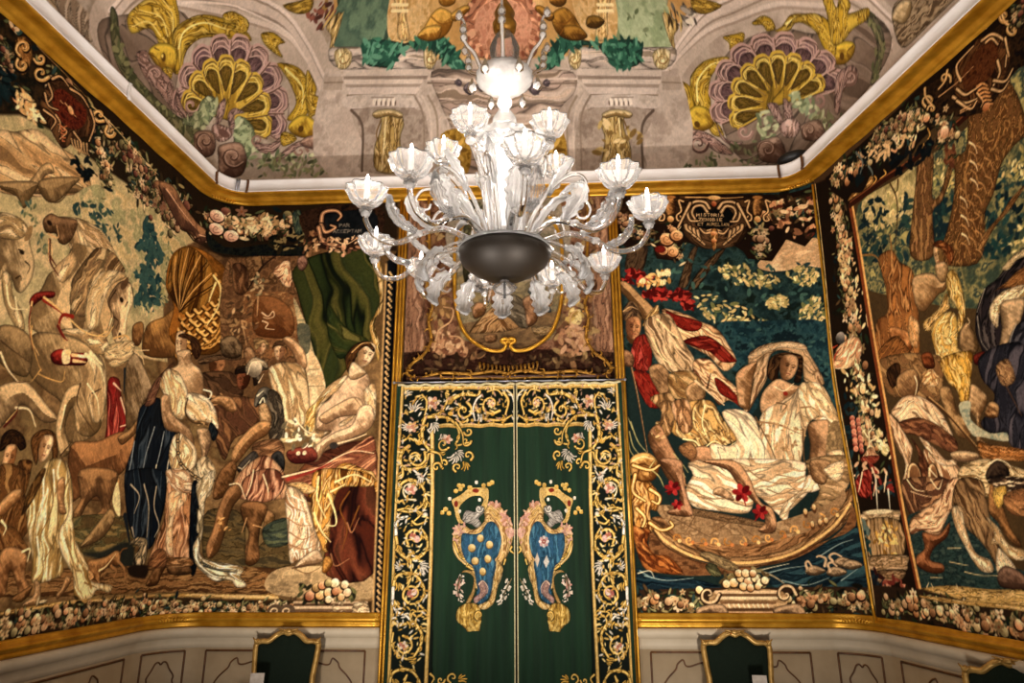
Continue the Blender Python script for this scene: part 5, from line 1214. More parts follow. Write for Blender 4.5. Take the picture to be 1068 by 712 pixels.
L|551 1512 17 20 33 -1 15 -29 -10 -33 -22 -3|1|140c06 46 28 1,a07c50 30 18.5 1,e4c490 9.3 4.6 1
L|558 1499 16 20 22 -5 6 -20 -10 -20|1|140c06 46 28 1,a07c50 30 18.5 1,e4c490 9.3 4.6 1
L|611 1526 15 -41 14 -41|1|140c06 46 28 1,a07c50 30 18.4 1,e4c490 9.2 4.6 1
L|581 1434 -10 -28 -16 -17|1|1a1008 50 27 1,94744c 34 18.2 1,dcb880 9.1 4.6 1
L|593 1440 -8 -23 -16 -16|1|1a1008 50 27 1,94744c 34 18.2 1,dcb880 9.1 4.6 1
L|605 1446 -6 -18 -16 -14|1|1a1008 50 27 1,94744c 34 18.3 1,dcb880 9.1 4.6 1
L|617 1452 -4 -14 -15 -12|1|1a1008 50 27 1,94744c 34 18.3 1,dcb880 9.1 4.6 1
L|539 1431 19 -5 16 16|1|d8b078 18.3 7.3 1
L|538 1439 14 -5|1|d8b078 18.3 7.3 1
S|521 1439 20 0 -3 -32 -12 -40 -7 24|c0803c 7c4a1c ecb86c|531 1439 -7 -72|18.2|0.35|5|0.9
E|529 1427|32|21|0|b4642c|f0c488
E|527 1403|25|20|0|a85a28|e8b070
L|453 1552 59 -3 59 -2 59 2|1|c89c5c 14.1 5.6 1
L|349 1547 45 5|1|c89c5c 14.1 5.7 1
E|540 1548|61|23|0|b48848|ecc888
E|538 1527|23|28|0|8a3a1c|c87c48
L|482 1495 -1 -10|0|d0ac78 6.3 6.3 1
L|489 1494 0 -9|0|d0ac78 6.3 6.3 1
L|481 1490 8 0|0|d0ac78 6.3 6.3 1
L|496 1494 -1 -9|0|d0ac78 6.3 6.3 1
L|511 1493 -6 1 -1 -3 5 -3 -1 -3 -6 1|0|d0ac78 6.2 6.2 1
L|514 1494 7 0|0|d0ac78 6.3 6.3 1
L|517 1494 0 -10|0|d0ac78 6.2 6.2 1
L|528 1493 3 -4 -4 -5 -3 5 4 4|0|d0ac78 6.2 6.2 1
L|534 1484 1 9 7 -2 -1 -3 -7 0|0|d0ac78 6.2 6.2 1
L|537 1488 5 -4|0|d0ac78 6.2 6.2 1
L|549 1493 -1 -10|0|d0ac78 6.2 6.2 1
L|555 1483 5 10 3 -10|0|d0ac78 6.2 6.2 1
L|557 1487 4 0|0|d0ac78 6.2 6.2 1
L|487 1479 8 0 -9 -10 8 0|0|c8a470 6.2 6.2 1
L|505 1478 -7 0 -1 -9 8 0|0|c8a470 6.2 6.2 1
L|497 1474 6 0|0|c8a470 6.2 6.2 1
L|508 1469 0 9 7 -9 1 9|0|c8a470 6.2 6.2 1
L|523 1478 3 -5 -4 -5 -3 5 4 5|0|c8a470 6.2 6.2 1
L|529 1478 0 -10 7 2 -1 3 -6 0 6 1 0 3 -6 1|0|c8a470 6.2 6.2 1
L|544 1477 -1 -9|0|c8a470 6.2 6.2 1
L|558 1477 -7 0 -1 -9 7 -1|0|c8a470 6.2 6.2 1
L|550 1472 6 0|0|c8a470 6.2 6.2 1
L|490 1463 -6 0 -1 -9 6 0|0|b89664 5.2 5.2 1
L|483 1458 5 0|0|b89664 5.2 5.2 1
L|492 1463 7 0|0|b89664 5.2 5.2 1
L|496 1463 -1 -10|0|b89664 5.2 5.2 1
L|509 1453 4 9 2 -9|0|b89664 5.2 5.2 1
L|511 1457 3 0|0|b89664 5.2 5.2 1
L|519 1462 -1 -8 6 0 1 8|0|b89664 5.2 5.2 1
L|526 1453 1 9 6 -2 -1 -3 -5 0|0|b89664 5.2 5.2 1
L|529 1457 4 -5|0|b89664 5.2 5.2 1
L|542 1462 -6 0 -1 -10 6 0|0|b89664 5.2 5.2 1
L|536 1457 4 0|0|b89664 5.2 5.2 1
L|545 1462 -1 -10 6 0|0|b89664 5.2 5.2 1
L|556 1461 0 -9|0|b89664 5.2 5.2 1
L|561 1452 4 9 2 -10|0|b89664 5.2 5.2 1
L|563 1455 3 0|0|b89664 5.2 5.2 1
L|570 1451 1 10 5 -10 1 10|0|b89664 5.2 5.2 1"""
PIC["side"]="""F|842 1544 74 -8 742 39 68 -27 -338 -1331 -128 35 -374 77 -39 -4|4a3a22|14.1|0|1
N|1029 1392 146 -6 143 -6 146 12 150 50 -82 -483 -504 186 -20 119|3a4a3c 5a6040 8c8450 2c3e3a a09858|92|1|3.1|1|0
N|1046 1394 129 -8 67 -6 -37 -100 -137 35|a8985e bcae74 8a8250|71|1|3.6|1|0
K|1050 1375 56 0 28 -38 -36 -58 20 -73 -98 41|1c3036 24403e 16282c|50|44|
K|1169 1330 38 -15 -31 -129 -38 16|20363a 2c4840|22|44|
K|1065 1368 92 1 47 -36 -9 -38 -92 -29 -47 32|c4b070 9c9858 d8c886|50|27|
K|1302 1365 49 -44 -18 -72 -49 41|c8b468 a89c54 dcca84 8a8c4e|40|23|
K|1291 1266 43 -13 -29 -71 -47 -2 10 68|1a2e34 22403e|40|43|
K|1418 1226 92 6 45 -23 -32 -129 -74 17 -53 60|1c3236 284844 16262a|80|35|
K|1444 1248 75 22 47 -18 -18 -72 -78 40 -29 -2|d4bc70 b8a45c e4d088 948c4c|60|21|
K|1426 1116 55 0 43 -29 -12 -50 -54 23 -30 29|ccb86c a8a058 e0cc84|50|21|
K|1384 1127 59 -18 -18 -35 -54 23|1c3236 20403e|30|31|
K|1484 1351 49 -25 -18 -36 -36 23|1c3034 2a4440|20|30|
K|1486 1359 43 -12 -9 -38 -32 21|ccb470|20|23|
S|1259 1396 42 -10 -2 -34 -22 -68 23 -3 36 49 7 -19 -42 -50 -33 -13 -22 -97 -71 30 30 99 29 63|6a4a2a 86602f 4e341c 765230 94703e|1278 1395 -38 -107 -29 -122|20|0.4|4|0.9
S|1341 1352 47 -15 30 78 50 32 51 -29 16 -120 -40 -18 -34 -19 -31 -50 -28 -30 -10 -40 -34 -56 -101 42 21 38 26 36 32 61 13 51|6e4a26 86602f 4c3018 987038 5c3c1e|1476 1440 -76 -143 -75 -171|21|0.4|3|0.9
S|1510 1198 -49 -34 -44 -22 -44 -37 -5 20 24 16 40 20 34 22 34 11|8a6030 6c4622 a87c44|1505 1196 -130 -83|12.9|0.35|5|0.9
L|1402 1348 10 -15 2 -19|1|e4c890 12.6 2.8 1
L|1417 1331 10 -15 3 -19|1|b8884c 8.2 2.74 1
L|1432 1314 10 -14 2 -19|1|5a3618 8.1 2.69 1
L|1398 1328 10 -14 3 -20|1|b8884c 8.4 2.79 1
L|1413 1311 10 -14 3 -19|1|5a3618 8.2 2.74 1
L|1428 1295 10 -14 2 -19|1|b8884c 8 2.68 1
L|1394 1308 10 -14 3 -19|1|e4c890 12.5 2.79 1
L|1409 1292 10 -14 3 -19|1|b8884c 8.2 2.73 1
L|1425 1276 9 -14 3 -19|1|5a3618 8 2.68 1
L|1390 1289 10 -15 3 -19|1|b8884c 8.3 2.78 1
L|1406 1272 10 -14 2 -19|1|5a3618 8.2 2.73 1
L|1421 1256 10 -13 2 -19|1|b8884c 8 2.67 1
L|1386 1269 10 -14 3 -19|1|e4c890 12.5 2.78 1
L|1402 1253 10 -14 2 -19|1|b8884c 8.2 2.72 1
L|1417 1237 10 -13 2 -19|1|5a3618 8 2.67 1
L|1353 1265 11 -14 3 -20|1|b8884c 8.6 2.86 1
L|1370 1249 10 -14 3 -19|1|5a3618 8.4 2.8 1
L|1386 1233 10 -14 3 -19|1|b8884c 8.2 2.75 1
L|1350 1245 10 -14 3 -20|1|e4c890 12.9 2.86 1
L|1366 1229 11 -14 2 -19|1|b8884c 8.4 2.8 1
L|1382 1213 10 -13 3 -19|1|5a3618 8.2 2.74 1
L|1346 1225 11 -14 2 -19|1|b8884c 8.6 2.85 1
L|1362 1209 11 -14 2 -18|1|5a3618 8.4 2.79 1
L|1378 1194 10 -14 3 -18|1|b8884c 8.2 2.74 1
L|1342 1205 11 -14 3 -19|1|e4c890 12.8 2.85 1
L|1358 1189 11 -13 3 -19|1|b8884c 8.4 2.79 1
L|1374 1174 11 -13 2 -18|1|5a3618 8.2 2.73 1
L|1338 1185 11 -14 3 -19|1|b8884c 8.5 2.84 1
L|1355 1170 10 -14 3 -18|1|5a3618 8.3 2.78 1
L|1371 1155 10 -13 3 -18|1|b8884c 8.2 2.73 1
L|1334 1165 11 -13 3 -19|1|e4c890 12.8 2.83 1
L|1351 1150 10 -13 3 -18|1|b8884c 8.3 2.78 1
L|1367 1136 10 -13 3 -18|1|5a3618 8.2 2.72 1
L|1330 1145 11 -13 3 -19|1|b8884c 8.5 2.83 1
L|1347 1131 10 -13 3 -19|1|5a3618 8.3 2.77 1
L|1363 1116 10 -12 3 -18|1|b8884c 8.2 2.72 1
L|1154 1387 11 -44 -8 -49 -27 -83|1|4a3418 15.8 6.3 1
L|1181 1383 -8 -23 -12 -4|1|4a3418 15.8 6.3 1
S|1070 1222 51 -1 19 -40 33 -34 2 -50 -8 -85 -38 -104 -126 30 20 119 49 16 7 60 -5 44|a86c30 7a4820 c08c4c 5a3416 8c5a2a|1132 1206 -31 -133 -21 -144|35|0.4|5|0.9
L|1006 1255 51 -22 22 -37|1|8a6430 18.8 7.5 1
L|1121 1221 3 41|1|8a6430 17.7 7.1 1
B|1069 1032 52 -20 25 -32 -33 -30 -37 20|d09050|744018|2|57|0.4
S|1141 1040 26 -28 -19 -52 -20 25|e0b070 b07c40|1147 1038 -5 -76|14.7|0.35|5|0.9
S|1014 987 84 17 31 -96 -126 30|7a4c24 a0682e 5a3618|1010 937 124 46|24|0.35|5|0.9
B|1168 1124 39 0 33 -16 18 -24 28 18 -21 -39 -25 -5 -27 -13 -28 -10 -19 26|c09c68|74542e|1.8|78|0.4
f|1260 1146|95|171|0.05|c8a470|80602f|-0.6
S|1251 1179 24 -2 23 -24 5 -26 -15 -17 -7 17 -6 26 -20 16|8a4a20 5e2e12 b0723a|1256 1172 37 -17 1 -43|13.6|0.35|5|0.9
B|1245 1128 29 -3 7 -21 -12 -24 -21 9|d0ac78|86663a|2|42|0.4
S|1272 1093 24 4 9 -31 2 -36 -3 -35 -18 -30 -17 -3 15 40 -6 20 -11 27|e0b858 b88a30 f4dc90 8c6420|1285 1097 5 -70 -9 -60|18.8|0.45|6|0.9
S|1180 1013 53 15 30 27 3 -34 -13 -9 -27 -14 -40 -11|d8b060 a87c34 f0d488 6e4c20|1262 1051 -78 -49|15.2|0.45|5|0.9
S|1200 992 41 20 33 -7 2 -36 -10 -42 26 -24 -8 -33 -84 21 -1 46|e4c068 c0923c f8e49c a07428 d8b050|1257 1006 -41 -47 38 -81|23|0.45|5|0.9
B|1279 959 25 14 16 -44 -6 -24 -32 0 -11 21|a48458|5c4424|2|39|0.4
L|1306 981 3 -10 -12 -5|1|d8c08c 7 2.8 1
S|1488 1076 -27 -4 -30 -8 -30 -26 -37 -12 -29 -33 -16 -46 6 -36 8 -52 27 -7 38 79 57 13|2c2628 1a1818 463c3c 141214 58504c|1460 1068 -76 -41 -39 -80 -1 -83|28|0.4|7|0.9
S|1413 1054 23 12 28 6 21 -7 -2 -11 -35 3 -21 -12 -12 2|e0cc98 b89c68|1415 1054 54 14|9.9|0.35|5|0.9
S|1477 1032 -30 4 -36 -15 -42 -14 31 6 68 -17|8a5a2c a8743c 603a1a|1476 1028 -97 -20|15|0.35|5|0.9
S|1467 992 -23 13 -46 0 -29 -19 -6 -23 13 -26 12 30 23 13 52 -3|f0d8a4 d0b078 f8e8c0 a88850|1443 1001 -52 -6 -26 -46|15.1|0.4|5|0.9
B|1392 982 33 1 20 -11 -19 -38 -29 -27 -14 -37 -23 -18 -16 12 21 27 20 44|c8a878|786040|0.8|50|0.4
S|1405 921 47 9 -24 -94 -50 12|3c3c44 1e1e24 56545a|1435 931 -29 -43 -3 -46|24|0.35|5|0.9
L|1332 977 -3 -51 13 -28|1|9a9484 6.7 2.68 1
L|1417 933 -22 -34 8 -42|1|9a9484 6.2 2.46 1
L|1364 1026 -31 -41|1|9a9484 6.8 2.7 1
B|1302 900 31 0 0 -21 -31 0|7a2a1c|401008|2|27|0.4
S|1017 967 191 -41 -5 -71 -20 -31 -56 20 -102 30|7e5a34 9a7444 5c4022 a88450|1029 954 75 -96|32|0.35|5|0.9
S|1030 928 40 15 17 -14 -14 -31 -31 -12|2e1e12 4a3018|1039 936 17 -49|15.5|0.35|5|0.9
B|1067 905 51 12 21 -20 -8 -35 -29 -13 -37 17|b48c58|6a4a2a|2|66|0.4
B|1156 940 31 -3 4 -34 -30 3|8a4a24|4a220e|2|31|0.4
S|1145 896 27 7 26 -20 -12 -24 -40 13|d8a868 a8743c f0cc90|1148 881 29 17 11 -30|13.9|0.35|5|0.9
L|1126 896 2 -20 -14 -29|1|e8d0a0 12.9 5.2 1
B|1190 849 34 -3 8 -57 28 -18 -9 -36 -31 4 -18 42|b8935c|6a4c2a|2|57|0.4
B|1278 843 30 -23 5 -21 -28 -32 -5 -40 8 -9 -25 3 10 48 -13 23|c8a470|70502c|2|40|0.4
S|1212 916 83 -4 -3 -34 -14 -35 -13 -31 -22 0 -4 27 -22 27|d8a83c b88424 f0cc74 8c6018|1241 918 19 -58 0 -47|19.9|0.45|5|0.9
N|1236 805 33 2 -9 -36 42 -35 48 0 -6 -22 -63 17 -28 12|9aa084 b0ac88 7c8c78|27|1|2.67|1|0
S|1322 896 109 -14 -47 -188 -37 12 -3 24 -42 6 -19 23 31 23 21 28 -25 39|26262e 3a3a44 16161c 504c54|1368 884 -37 -73 -27 -68|31|0.4|7|0.9
S|1353 863 31 8 7 -41 -21 -11 -15 11|8a6440 b8905c 5a3e24|1362 861 20 -33|12.6|0.35|5|0.9
L|1364 832 22 -75|1|5c3e24 7.4 2.96 1
B|1297 773 21 25 21 -12 -10 -23|d0a468|5e3c1e|1|26|0.4
S|1022 831 40 21 41 4 47 -19 34 -36 15 -33 5 -26 -35 22 -42 29 -66 -3 -17 17|e4c090 cca070 f4dcb0 b08458 ecd0a0|1027 825 87 22 86 -96|38|0.4|6|0.9
S|1042 798 62 4 46 -17 40 -28 23 -25 -6 -25 -27 8 -42 23 -44 24 -31 9|7a4c30 5a3420 94643e|1049 797 97 -29 57 -52|25|0.35|5|0.9
S|1013 827 30 -24 24 -42 13 -29 -15 -35 17 -38 27 7 0 53 28 14 38 -39 31 -12 3 -33 -19 -32 -168 10 24 72 -18 39 -19 41|e0b888 b88c5c f0d4a8 8a5e3a|1025 815 36 -81 21 -75|32|0.45|6|0.9
S|1080 759 29 -40 26 -47 36 -20 -12 -24 -58 8 -23 33 17 43|6a4028 4c2a18 8c5c38|1086 754 44 -103|18.5|0.35|5|0.9
S|1105 756 27 -17 12 -28 37 -17 18 6 2 -17 -29 -1 -31 16|e8c898 c09868 f4dcb4|1110 751 75 -62|14.9|0.35|5|0.9
E|1071 665|77|112|-0.1|3a2414|
E|1069 665|66|103|-0.1|e0c088|
E|1072 665|54|90|-0.1|5a3820|8a6038
E|1129 662|52|97|-0.1|3a2414|
E|1127 662|41|88|-0.1|e0c088|
E|1130 662|30|76|-0.1|5a3820|8a6038
L|1052 698 -15 -35 20 -29|1|f0d8a8 9.8 3.9 1
L|1119 683 23 -29 -5 -21|1|f0d8a8 9 3.6 1
L|1151 839 57 -55 59 -88|1|4a301a 23 9.3 1
L|1157 840 52 -52 62 -88|1|c89c5c 8.7 3.5 1
B|1190 709 34 1 34 -9 3 -12 -33 -5 -31 8|d8b884|806040|1.8|31|0.4
S|1264 725 33 -12 45 -10 41 -13 -5 -18 -61 7 -47 9|a86c30 7a4a1e c88c4c|1267 716 109 -36|12.6|0.35|5|0.9
S|1217 681 63 6 53 -18 40 -19 -7 -28 -75 -10 -69 4 -24 34|d8bc84 b4945c e8d4a0 8a6c40|1220 673 82 -16 61 -28|23|0.35|5|0.9
B|1274 663 29 17 25 -14 0 -19 -30 -5 -28 2|4a3a2c|1c140e|2|33|0.4
L|1282 675 26 7 25 -13 5 -19|1|e4d4a8 10.1 4 1
L|1326 640 29 -6|1|e4d4a8 9.7 3.9 1
S|1270 644 58 3 41 -11 -5 -21 -61 7|3a2c22 5c4634 e0cca0|1273 636 90 -10|11.1|0.35|5|0.9
S|1031 665 145 -12 -10 -41 -42 -32 -63 -7 -33 24|5a3a28 7c5638 3e2418 a87c50|1042 655 36 -65 75 14|28|0.35|5|0.9
L|1044 664 21 -24 30 -7|1|f0d4a0 11.2 4.5 1
L|1119 658 18 -23 17 20|1|f0d4a0 10.5 4.2 1
L|1051 636 35 -11 30 -6|1|d8b888 7.8 3.1 1
N|1031 583 234 4 6 -95 56 -26 -7 -29 -296 -20 4 69|26383a 304842 1c2c2e 3c5048|35|2|2.72|1|0
S|1036 574 96 40 44 39 28 -2 -16 -40 -36 -36 -32 -37 -30 0 -22 9 -41 -8|e4b884 c08c5c f0d0a0 8a5a3a|1047 565 76 11 62 68|27|0.45|5|0.9
B|1067 543 47 -5 40 25 -12 -29 -47 -25 -18 -26 34 -7 1 -16 -36 -6 -46 15 5 22 30 17|a86c40|5c3218|1.5|51|0.4
S|1198 651 57 -5 5 -39 1 -39 9 -23 1 -53 11 -28 -20 -9 -18 44 -23 31 -25 24 -11 44 -16 1|8c6c44 6a4c2c a88858 543a20|1207 642 32 -81 26 -91|29|0.4|7|0.9
S|1167 591 28 3 1 -40 14 -52 31 -14 4 -22 -25 -2 -16 15 -18 35 -17 40|ecd8a8 d0b07c b08c5c|1178 591 20 -73 38 -49|17.6|0.35|5|0.9
L|1220 483 1 -15|1|7a5a34 6.6 2.63 1
L|1231 488 3 -19|1|7a5a34 6.5 2.6 1
S|1252 572 24 -20 20 -33 33 -11 -5 -18 -35 3 -21 25 -20 0 16 23|ecd4a0 c8a870 a88450|1256 568 31 -49 35 -22|16.2|0.35|5|0.9
B|1278 637 19 -40 11 -49 16 -25 -3 -11 -23 14 -20 34 -18 23|b07c44|5e3e1e|2|30|0.4
S|1279 621 35 9 -5 -22 -24 -22|e8c058 c89c3c|1284 621 12 -28|11.4|0.35|5|0.9
S|1305 612 60 7 -11 -46 -43 5|8a5c34 b07c48|1309 608 43 -24|16.9|0.35|5|0.9
S|1266 511 23 -18 12 -25 -47 -6|f0dcb0 d4b888|1270 507 18 -40|12.4|0.35|5|0.9
B|1254 462 23 16 33 -10 13 -17 -3 -14 -63 0|8a6a54|4c3628|1.5|36|0.4
L|1136 509 39 1|1|c8b47c 7.1 2.83 1
L|1174 462 39 -5 40 1|1|c8b47c 6.6 2.63 1
L|1135 481 52 -6|1|c8b47c 7 2.79 1
L|1068 445 36 2|1|c8b47c 7.4 2.98 1
S|1017 417 106 15 104 -1 92 3 -9 -36 -91 3 -93 -1 -105 4|c8a458 a88440 e0c078 8a6e34|1022 409 288 7|16.2|0.25|10|0.9
L|1050 423 9 11|1|e8d098 7.6 3 1
L|1069 425 -4 8|1|e8d098 7.5 3 1
L|1144 429 -1 8|1|e8d098 7 2.8 1
S|1027 405 100 -1 93 1 100 1 -2 -10 -100 -3 -105 -2 -82 6|d8ae5c b88c40 ecca80|1026 401 284 -1|8|0.2|14|0.9
F|857 1549 77 -17 67 -120 0 -506 20 -484 -10 -79 -153 -17 -10 304 -15 312|241a10|18.6|0|1
G|938 1466 -2 -163 -6 -139 -6 -135 0 -106|199|mix|1.35
G|924 923 4 -103 3 -99|203|mix|1.2
K|910 1338 76 -23 6 -117 10 -129 -38 7 -50 118|ecd8a0 d4b878 c89868 e8c890|60|30|
S|837 999 20 41 60 15 37 -20 -9 -40 -47 -20 -57 7|e8c08c c88c5c f4dcb0|843 993 80 52|29|0.35|5|0.9
L|833 989 14 31 23 17|1|a83c20 18 7.2 1
L|844 1043 14 3|1|a83c20 18.1 7.2 1
E|873 1064|50|50|0|3a3a38|9a948c
K|855 986 71 -1 46 -79 11 -83 -58 20 -53 52|efe0b0 d8c088 c8a868 8a8c5c|50|33|
K|846 894 32 -6 20 -56 -26 -85 -36 -27|162a30 22383c|26|39|
E|872 839|27|24|0|7c2a20|d89878
E|893 830|29|25|0|a84838|d89878
E|872 827|27|23|0|c87858|d89878
E|893 818|29|25|0|5a1c18|d89878
E|872 816|27|23|0|7c2a20|d89878
E|893 807|29|25|0|a84838|d89878
E|872 804|27|23|0|c87858|d89878
E|892 795|29|25|0|5a1c18|d89878
E|872 793|27|23|0|7c2a20|d89878
E|892 784|29|25|0|a84838|d89878
E|872 781|27|23|0|c87858|d89878
E|892 773|29|25|0|5a1c18|d89878
E|871 770|27|23|0|7c2a20|d89878
E|892 762|29|25|0|a84838|d89878
E|871 758|27|23|0|c87858|d89878
E|892 750|29|25|0|5a1c18|d89878
L|925 756 6 45 -1 26|1|e8d8a8 14.9 6 1
L|929 791 27 16|1|e8d8a8 14.8 5.9 1
L|923 782 -21 29|1|e8d8a8 15.1 6.1 1
L|932 770 32 6|1|e8d8a8 14.6 5.8 1
K|959 817 22 -34 22 -61 -41 15 -5 40|e0cc90 b8b070 f0e0ac|26|29|
S|897 739 32 17 19 -18 5 -10 -54 4|d8a878 b07c54 f0d0a4|920 752 3 -21|14.8|0.35|5|0.9
S|888 735 69 -5 -15 -16 -16 -3 -11 -14 -4 16 -23 7|8a3424 b85c44 5e1c14|900 734 24 -32|14.8|0.35|5|0.9
K|842 719 156 -15 -1 -66 -155 10|1c2c34 2c4444 8c2c24 d0a880|50|37|
S|856 677 36 23 29 -8 -21 -58 -42 3|8c2a20 64140e b84c3c|867 686 27 -46|19.3|0.35|5|0.9
L|924 702 8 -31 -17 -37|1|e0c8a0 18.2 7.3 1
L|973 687 -18 -46|1|e0c8a0 17.6 7 1
L|882 695 -22 -48|1|e0c8a0 17.4 7 1
L|932 673 -10 -77|1|c8c8b0 18 7.2 1
L|970 646 -4 -47|1|c8c8b0 17.3 6.9 1
L|879 677 1 -30|1|a83424 13.8 5.5 1
L|907 665 -1 -39|1|a83424 14.7 5.9 1
S|844 591 150 5 3 -16 -17 -11 -128 -2|b0986c 8a7450 c8b088|843 584 148 0|14.1|0.5|5|0.9
E|921 594|161|17.9|0|e0cca0|
S|852 569 136 4 2 -79 -123 -12|b09060 84683e c8a878 6e542e|924 572 2 -84|35|0.4|7|0.9
K|898 558 81 4 -2 -64 -72 -6|ecca70 d8a848 8a6428 f4dc98|40|28|
S|855 484 141 8 2 -20 -18 -18 -114 -10|a88a60 80663f c0a47c|852 467 141 9|13.7|0.5|5|0.9
S|873 449 109 9 -21 -27 -74 -14|8a6e4a 6e5436 a48660|884 440 88 5|13.7|0.5|5|0.9
K|846 569 25 0 4 -77 -13 -5 -12 33|1c3438 2c4a48 182428 5a7068|26|36|
K|861 449 33 -4 13 -35 28 -34 -62 -24 -14 55|182028 223038 3a1c18|36|44|
K|887 417 77 23 14 -26 -53 -21 -30 -2|6c2c24 8c4434 c88868|22|34|
L|856 1546 -10 -324 -13 -280 15 -312 10 -304|1|c89c54 29 36 1
L|858 1545 -10 -324 -13 -279 15 -312 10 -304|1|f0cc84 10.3 12.1 1
L|999 1407 4 -215 -2 -286 7 -285 14 -203|1|7a3c1c 53 44 1
L|1007 1403 3 -214 -2 -284 6 -284 13 -203|1|d8a458 23 26 1
F|863 417 167 1 106 -12 260 -17 -21 -84 -258 23 -213 3 -47 -9|33261a|13.9|0|1
G|896 369 118 11 113 -11 97 -10 127 -1|162|mix|1.4
S|1027 405 100 -1 93 1 100 1 -2 -8 -100 -2 -104 -1 -82 4|d8ae5c b88c40 ecca80|1026 401 285 1|8|0.2|14|0.9
F|908 1541 681 32 137 -25 -25 -101 -135 32 -147 -26 -221 -34 -152 -11 -47 -1 -75 81|20170f|14.9|0|1
G|951 1513 129 -9 119 -17 96 2|204|mix|1
K|1021 1540 153 -36 9 -84 -88 11 -89 8|0c1416 142022 1c2018|30|50|
L|1055 1537 16 -39 -15 -27|1|5c6a66 19.8 7.9 1
L|1090 1475 9 -29 -19 -12|1|5c6a66 19.2 7.7 1
K|1209 1526 88 -27 -28 -62 -41 -6 -28 28|e8d4a0 c8a870 b89060|50|27|
K|1080 1540 94 -36 -4 -49 -61 32|d8b880 a88858|34|34|
S|993 1422 100 -1 -2 24 -39 -25 -38 15|c89448 8a5c24 ecc070|1002 1423 85 7|15.7|0.35|5|0.9
L|1084 1415 25 8 -4 14|1|e0a848 17 6.8 1
L|1123 1416 23 3 -4 14|1|e0a848 16.5 6.6 1
L|1277 1416 28 9 -1 22|1|e0a848 14.4 5.8 1
L|1263 1410 26 4|1|e0a848 14.6 5.8 1
L|999 1408 115 1 107 -6 90 -3 106 11|0|3a1c10 51 51 1
L|999 1416 116 0 108 -7 90 -2 105 9|0|7a4424 11.9 11.9 1
K|1173 1437 82 -6 71 -20 -7 -26 -89 -3 -45 15|0e1214 181c1e 10181c|40|40|
G|1335 1447 18 -48 -5 -42|144|mix|0.8
E|1343 1412|52|61|0|8a5030|
E|1342 1413|43|50|0|d8a070|ecc498
K|1322 1394 31 -15 21 -57 -33 5 -21 37|5c3420 7c4c2c|18|30|
N|1299 1542 101 0 111 2 100 14 59 -37 -33 -133 -92 36 -102 -31 -110 75|24180e 3a2816 1a120a|36|1|2.74|1|0
G|1135 1532 83 -7 65 -22|145|dark|1.1
S|1397 1529 40 21 45 4 52 -39 3 -47 -24 -38 -34 -18 -52 7 -37 31|4a2e18 6c4826 2c1a0c|1482 1554 -58 -57 4 -74|26|0.35|5|0.9
F|1418 1507 37 23 43 1 12 -35 -19 -35 -28 -8 -42 10|4a2812|2.86|1|1
N|1418 1507 37 23 43 1 12 -35 -19 -35 -28 -8 -42 10|4a2812 5e361a 3a1e0e|29|1|2.86|1|0
L|1412 1496 -5 25 4 18 25 6 23 3|1|140c06 36 21 1,a07a48 23 12 1,e0c08c 7.5 3 1
L|1480 1545 25 -5 19 -26 8 -27 -14 -37|1|140c06 33 19.2 1,a07a48 21 11 1,e0c08c 6.9 2.74 1
L|1532 1507 -1 -24 0 -19|1|140c06 32 18.7 1,a07a48 20 10.7 1,e0c08c 6.7 2.67 1
L|1398 1485 17 -27 21 -5 21 -1|1|140c06 35 21 1,a07a48 22 11.8 1,e0c08c 7.4 2.95 1
L|1504 1475 -1 -28 -19 -15 -7 -5|1|140c06 33 19.2 1,a07a48 21 11 1,e0c08c 6.9 2.75 1
L|1384 1475 26 -34 31 -12|1|140c06 36 21 1,a07a48 22 11.9 1,e0c08c 7.4 2.98 1
L|1392 1459 29 -41 19 7|1|140c06 35 21 1,a07a48 22 11.8 1,e0c08c 7.4 2.95 1
L|1477 1427 21 -20 21 8|1|140c06 32 18.9 1,a07a48 20 10.8 1,e0c08c 6.8 2.71 1
L|1486 1441 25 -20 22 12|1|140c06 32 18.8 1,a07a48 20 10.7 1,e0c08c 6.7 2.69 1
L|1488 1534 15 -3 10 -23|1|140c06 33 19.5 1,a07a48 21 11.1 1,e0c08c 7 2.79 1
L|1447 1455 13 -2 10 -13|1|c88c4c 15.6 8.5 1
L|1449 1444 11 -2 10 -11|1|c88c4c 15.6 8.5 1
L|1450 1434 10 -2 11 -10|1|c88c4c 15.5 8.5 1
L|1452 1424 8 -2 11 -9|1|c88c4c 15.5 8.4 1
L|1454 1414 7 -2 10 -8|1|c88c4c 15.4 8.4 1
L|1456 1403 5 -1 11 -7|1|c88c4c 15.4 8.4 1
E|1457 1398|28|25|0|a05c2c|d89860
L|1396 1430 28 -4|1|d8a868 10.4 4.2 1
L|1444 1442 9 -27 -7 -9|1|d8a868 10 4 1
L|1546 1531 -12 10 -6 16 3 9 9 -2 6 -8 2 -7 -4 -3 -3 3 -1 3|1|140c06 24 12.2 1
L|1546 1535 -11 9 -5 13 3 8 7 -1 6 -7 1 -7 -3 -2 -3 3 -1 2|1|b08848 16.2 8.1 1
L|1545 1537 -8 8 -5 10 1 8 4 1 5 -3 2 -5 0 -3 -2 0|1|ecc88c 5.4 2.7 1
L|1545 1529 -7 -8 3 -15 9 -10 8 0 2 7 -3 8 -5 3 -2 -2 1 -3|1|140c06 24 11.9 1
L|1546 1527 -6 -7 3 -12 8 -9 6 0 2 6 -3 6 -4 3 -2 -2 1 -2|1|b08848 15.8 7.9 1
L|1546 1528 -5 -6 2 -10 5 -8 6 -2 3 2 -1 5 -2 3 -2 0|1|ecc88c 5.3 2.64 1
L|1307 1497 -7 20 7 9 14 -3 9 -12 2 -10 -6 -2 -7 4 -2 5 2 1|1|140c06 30 14.9 1
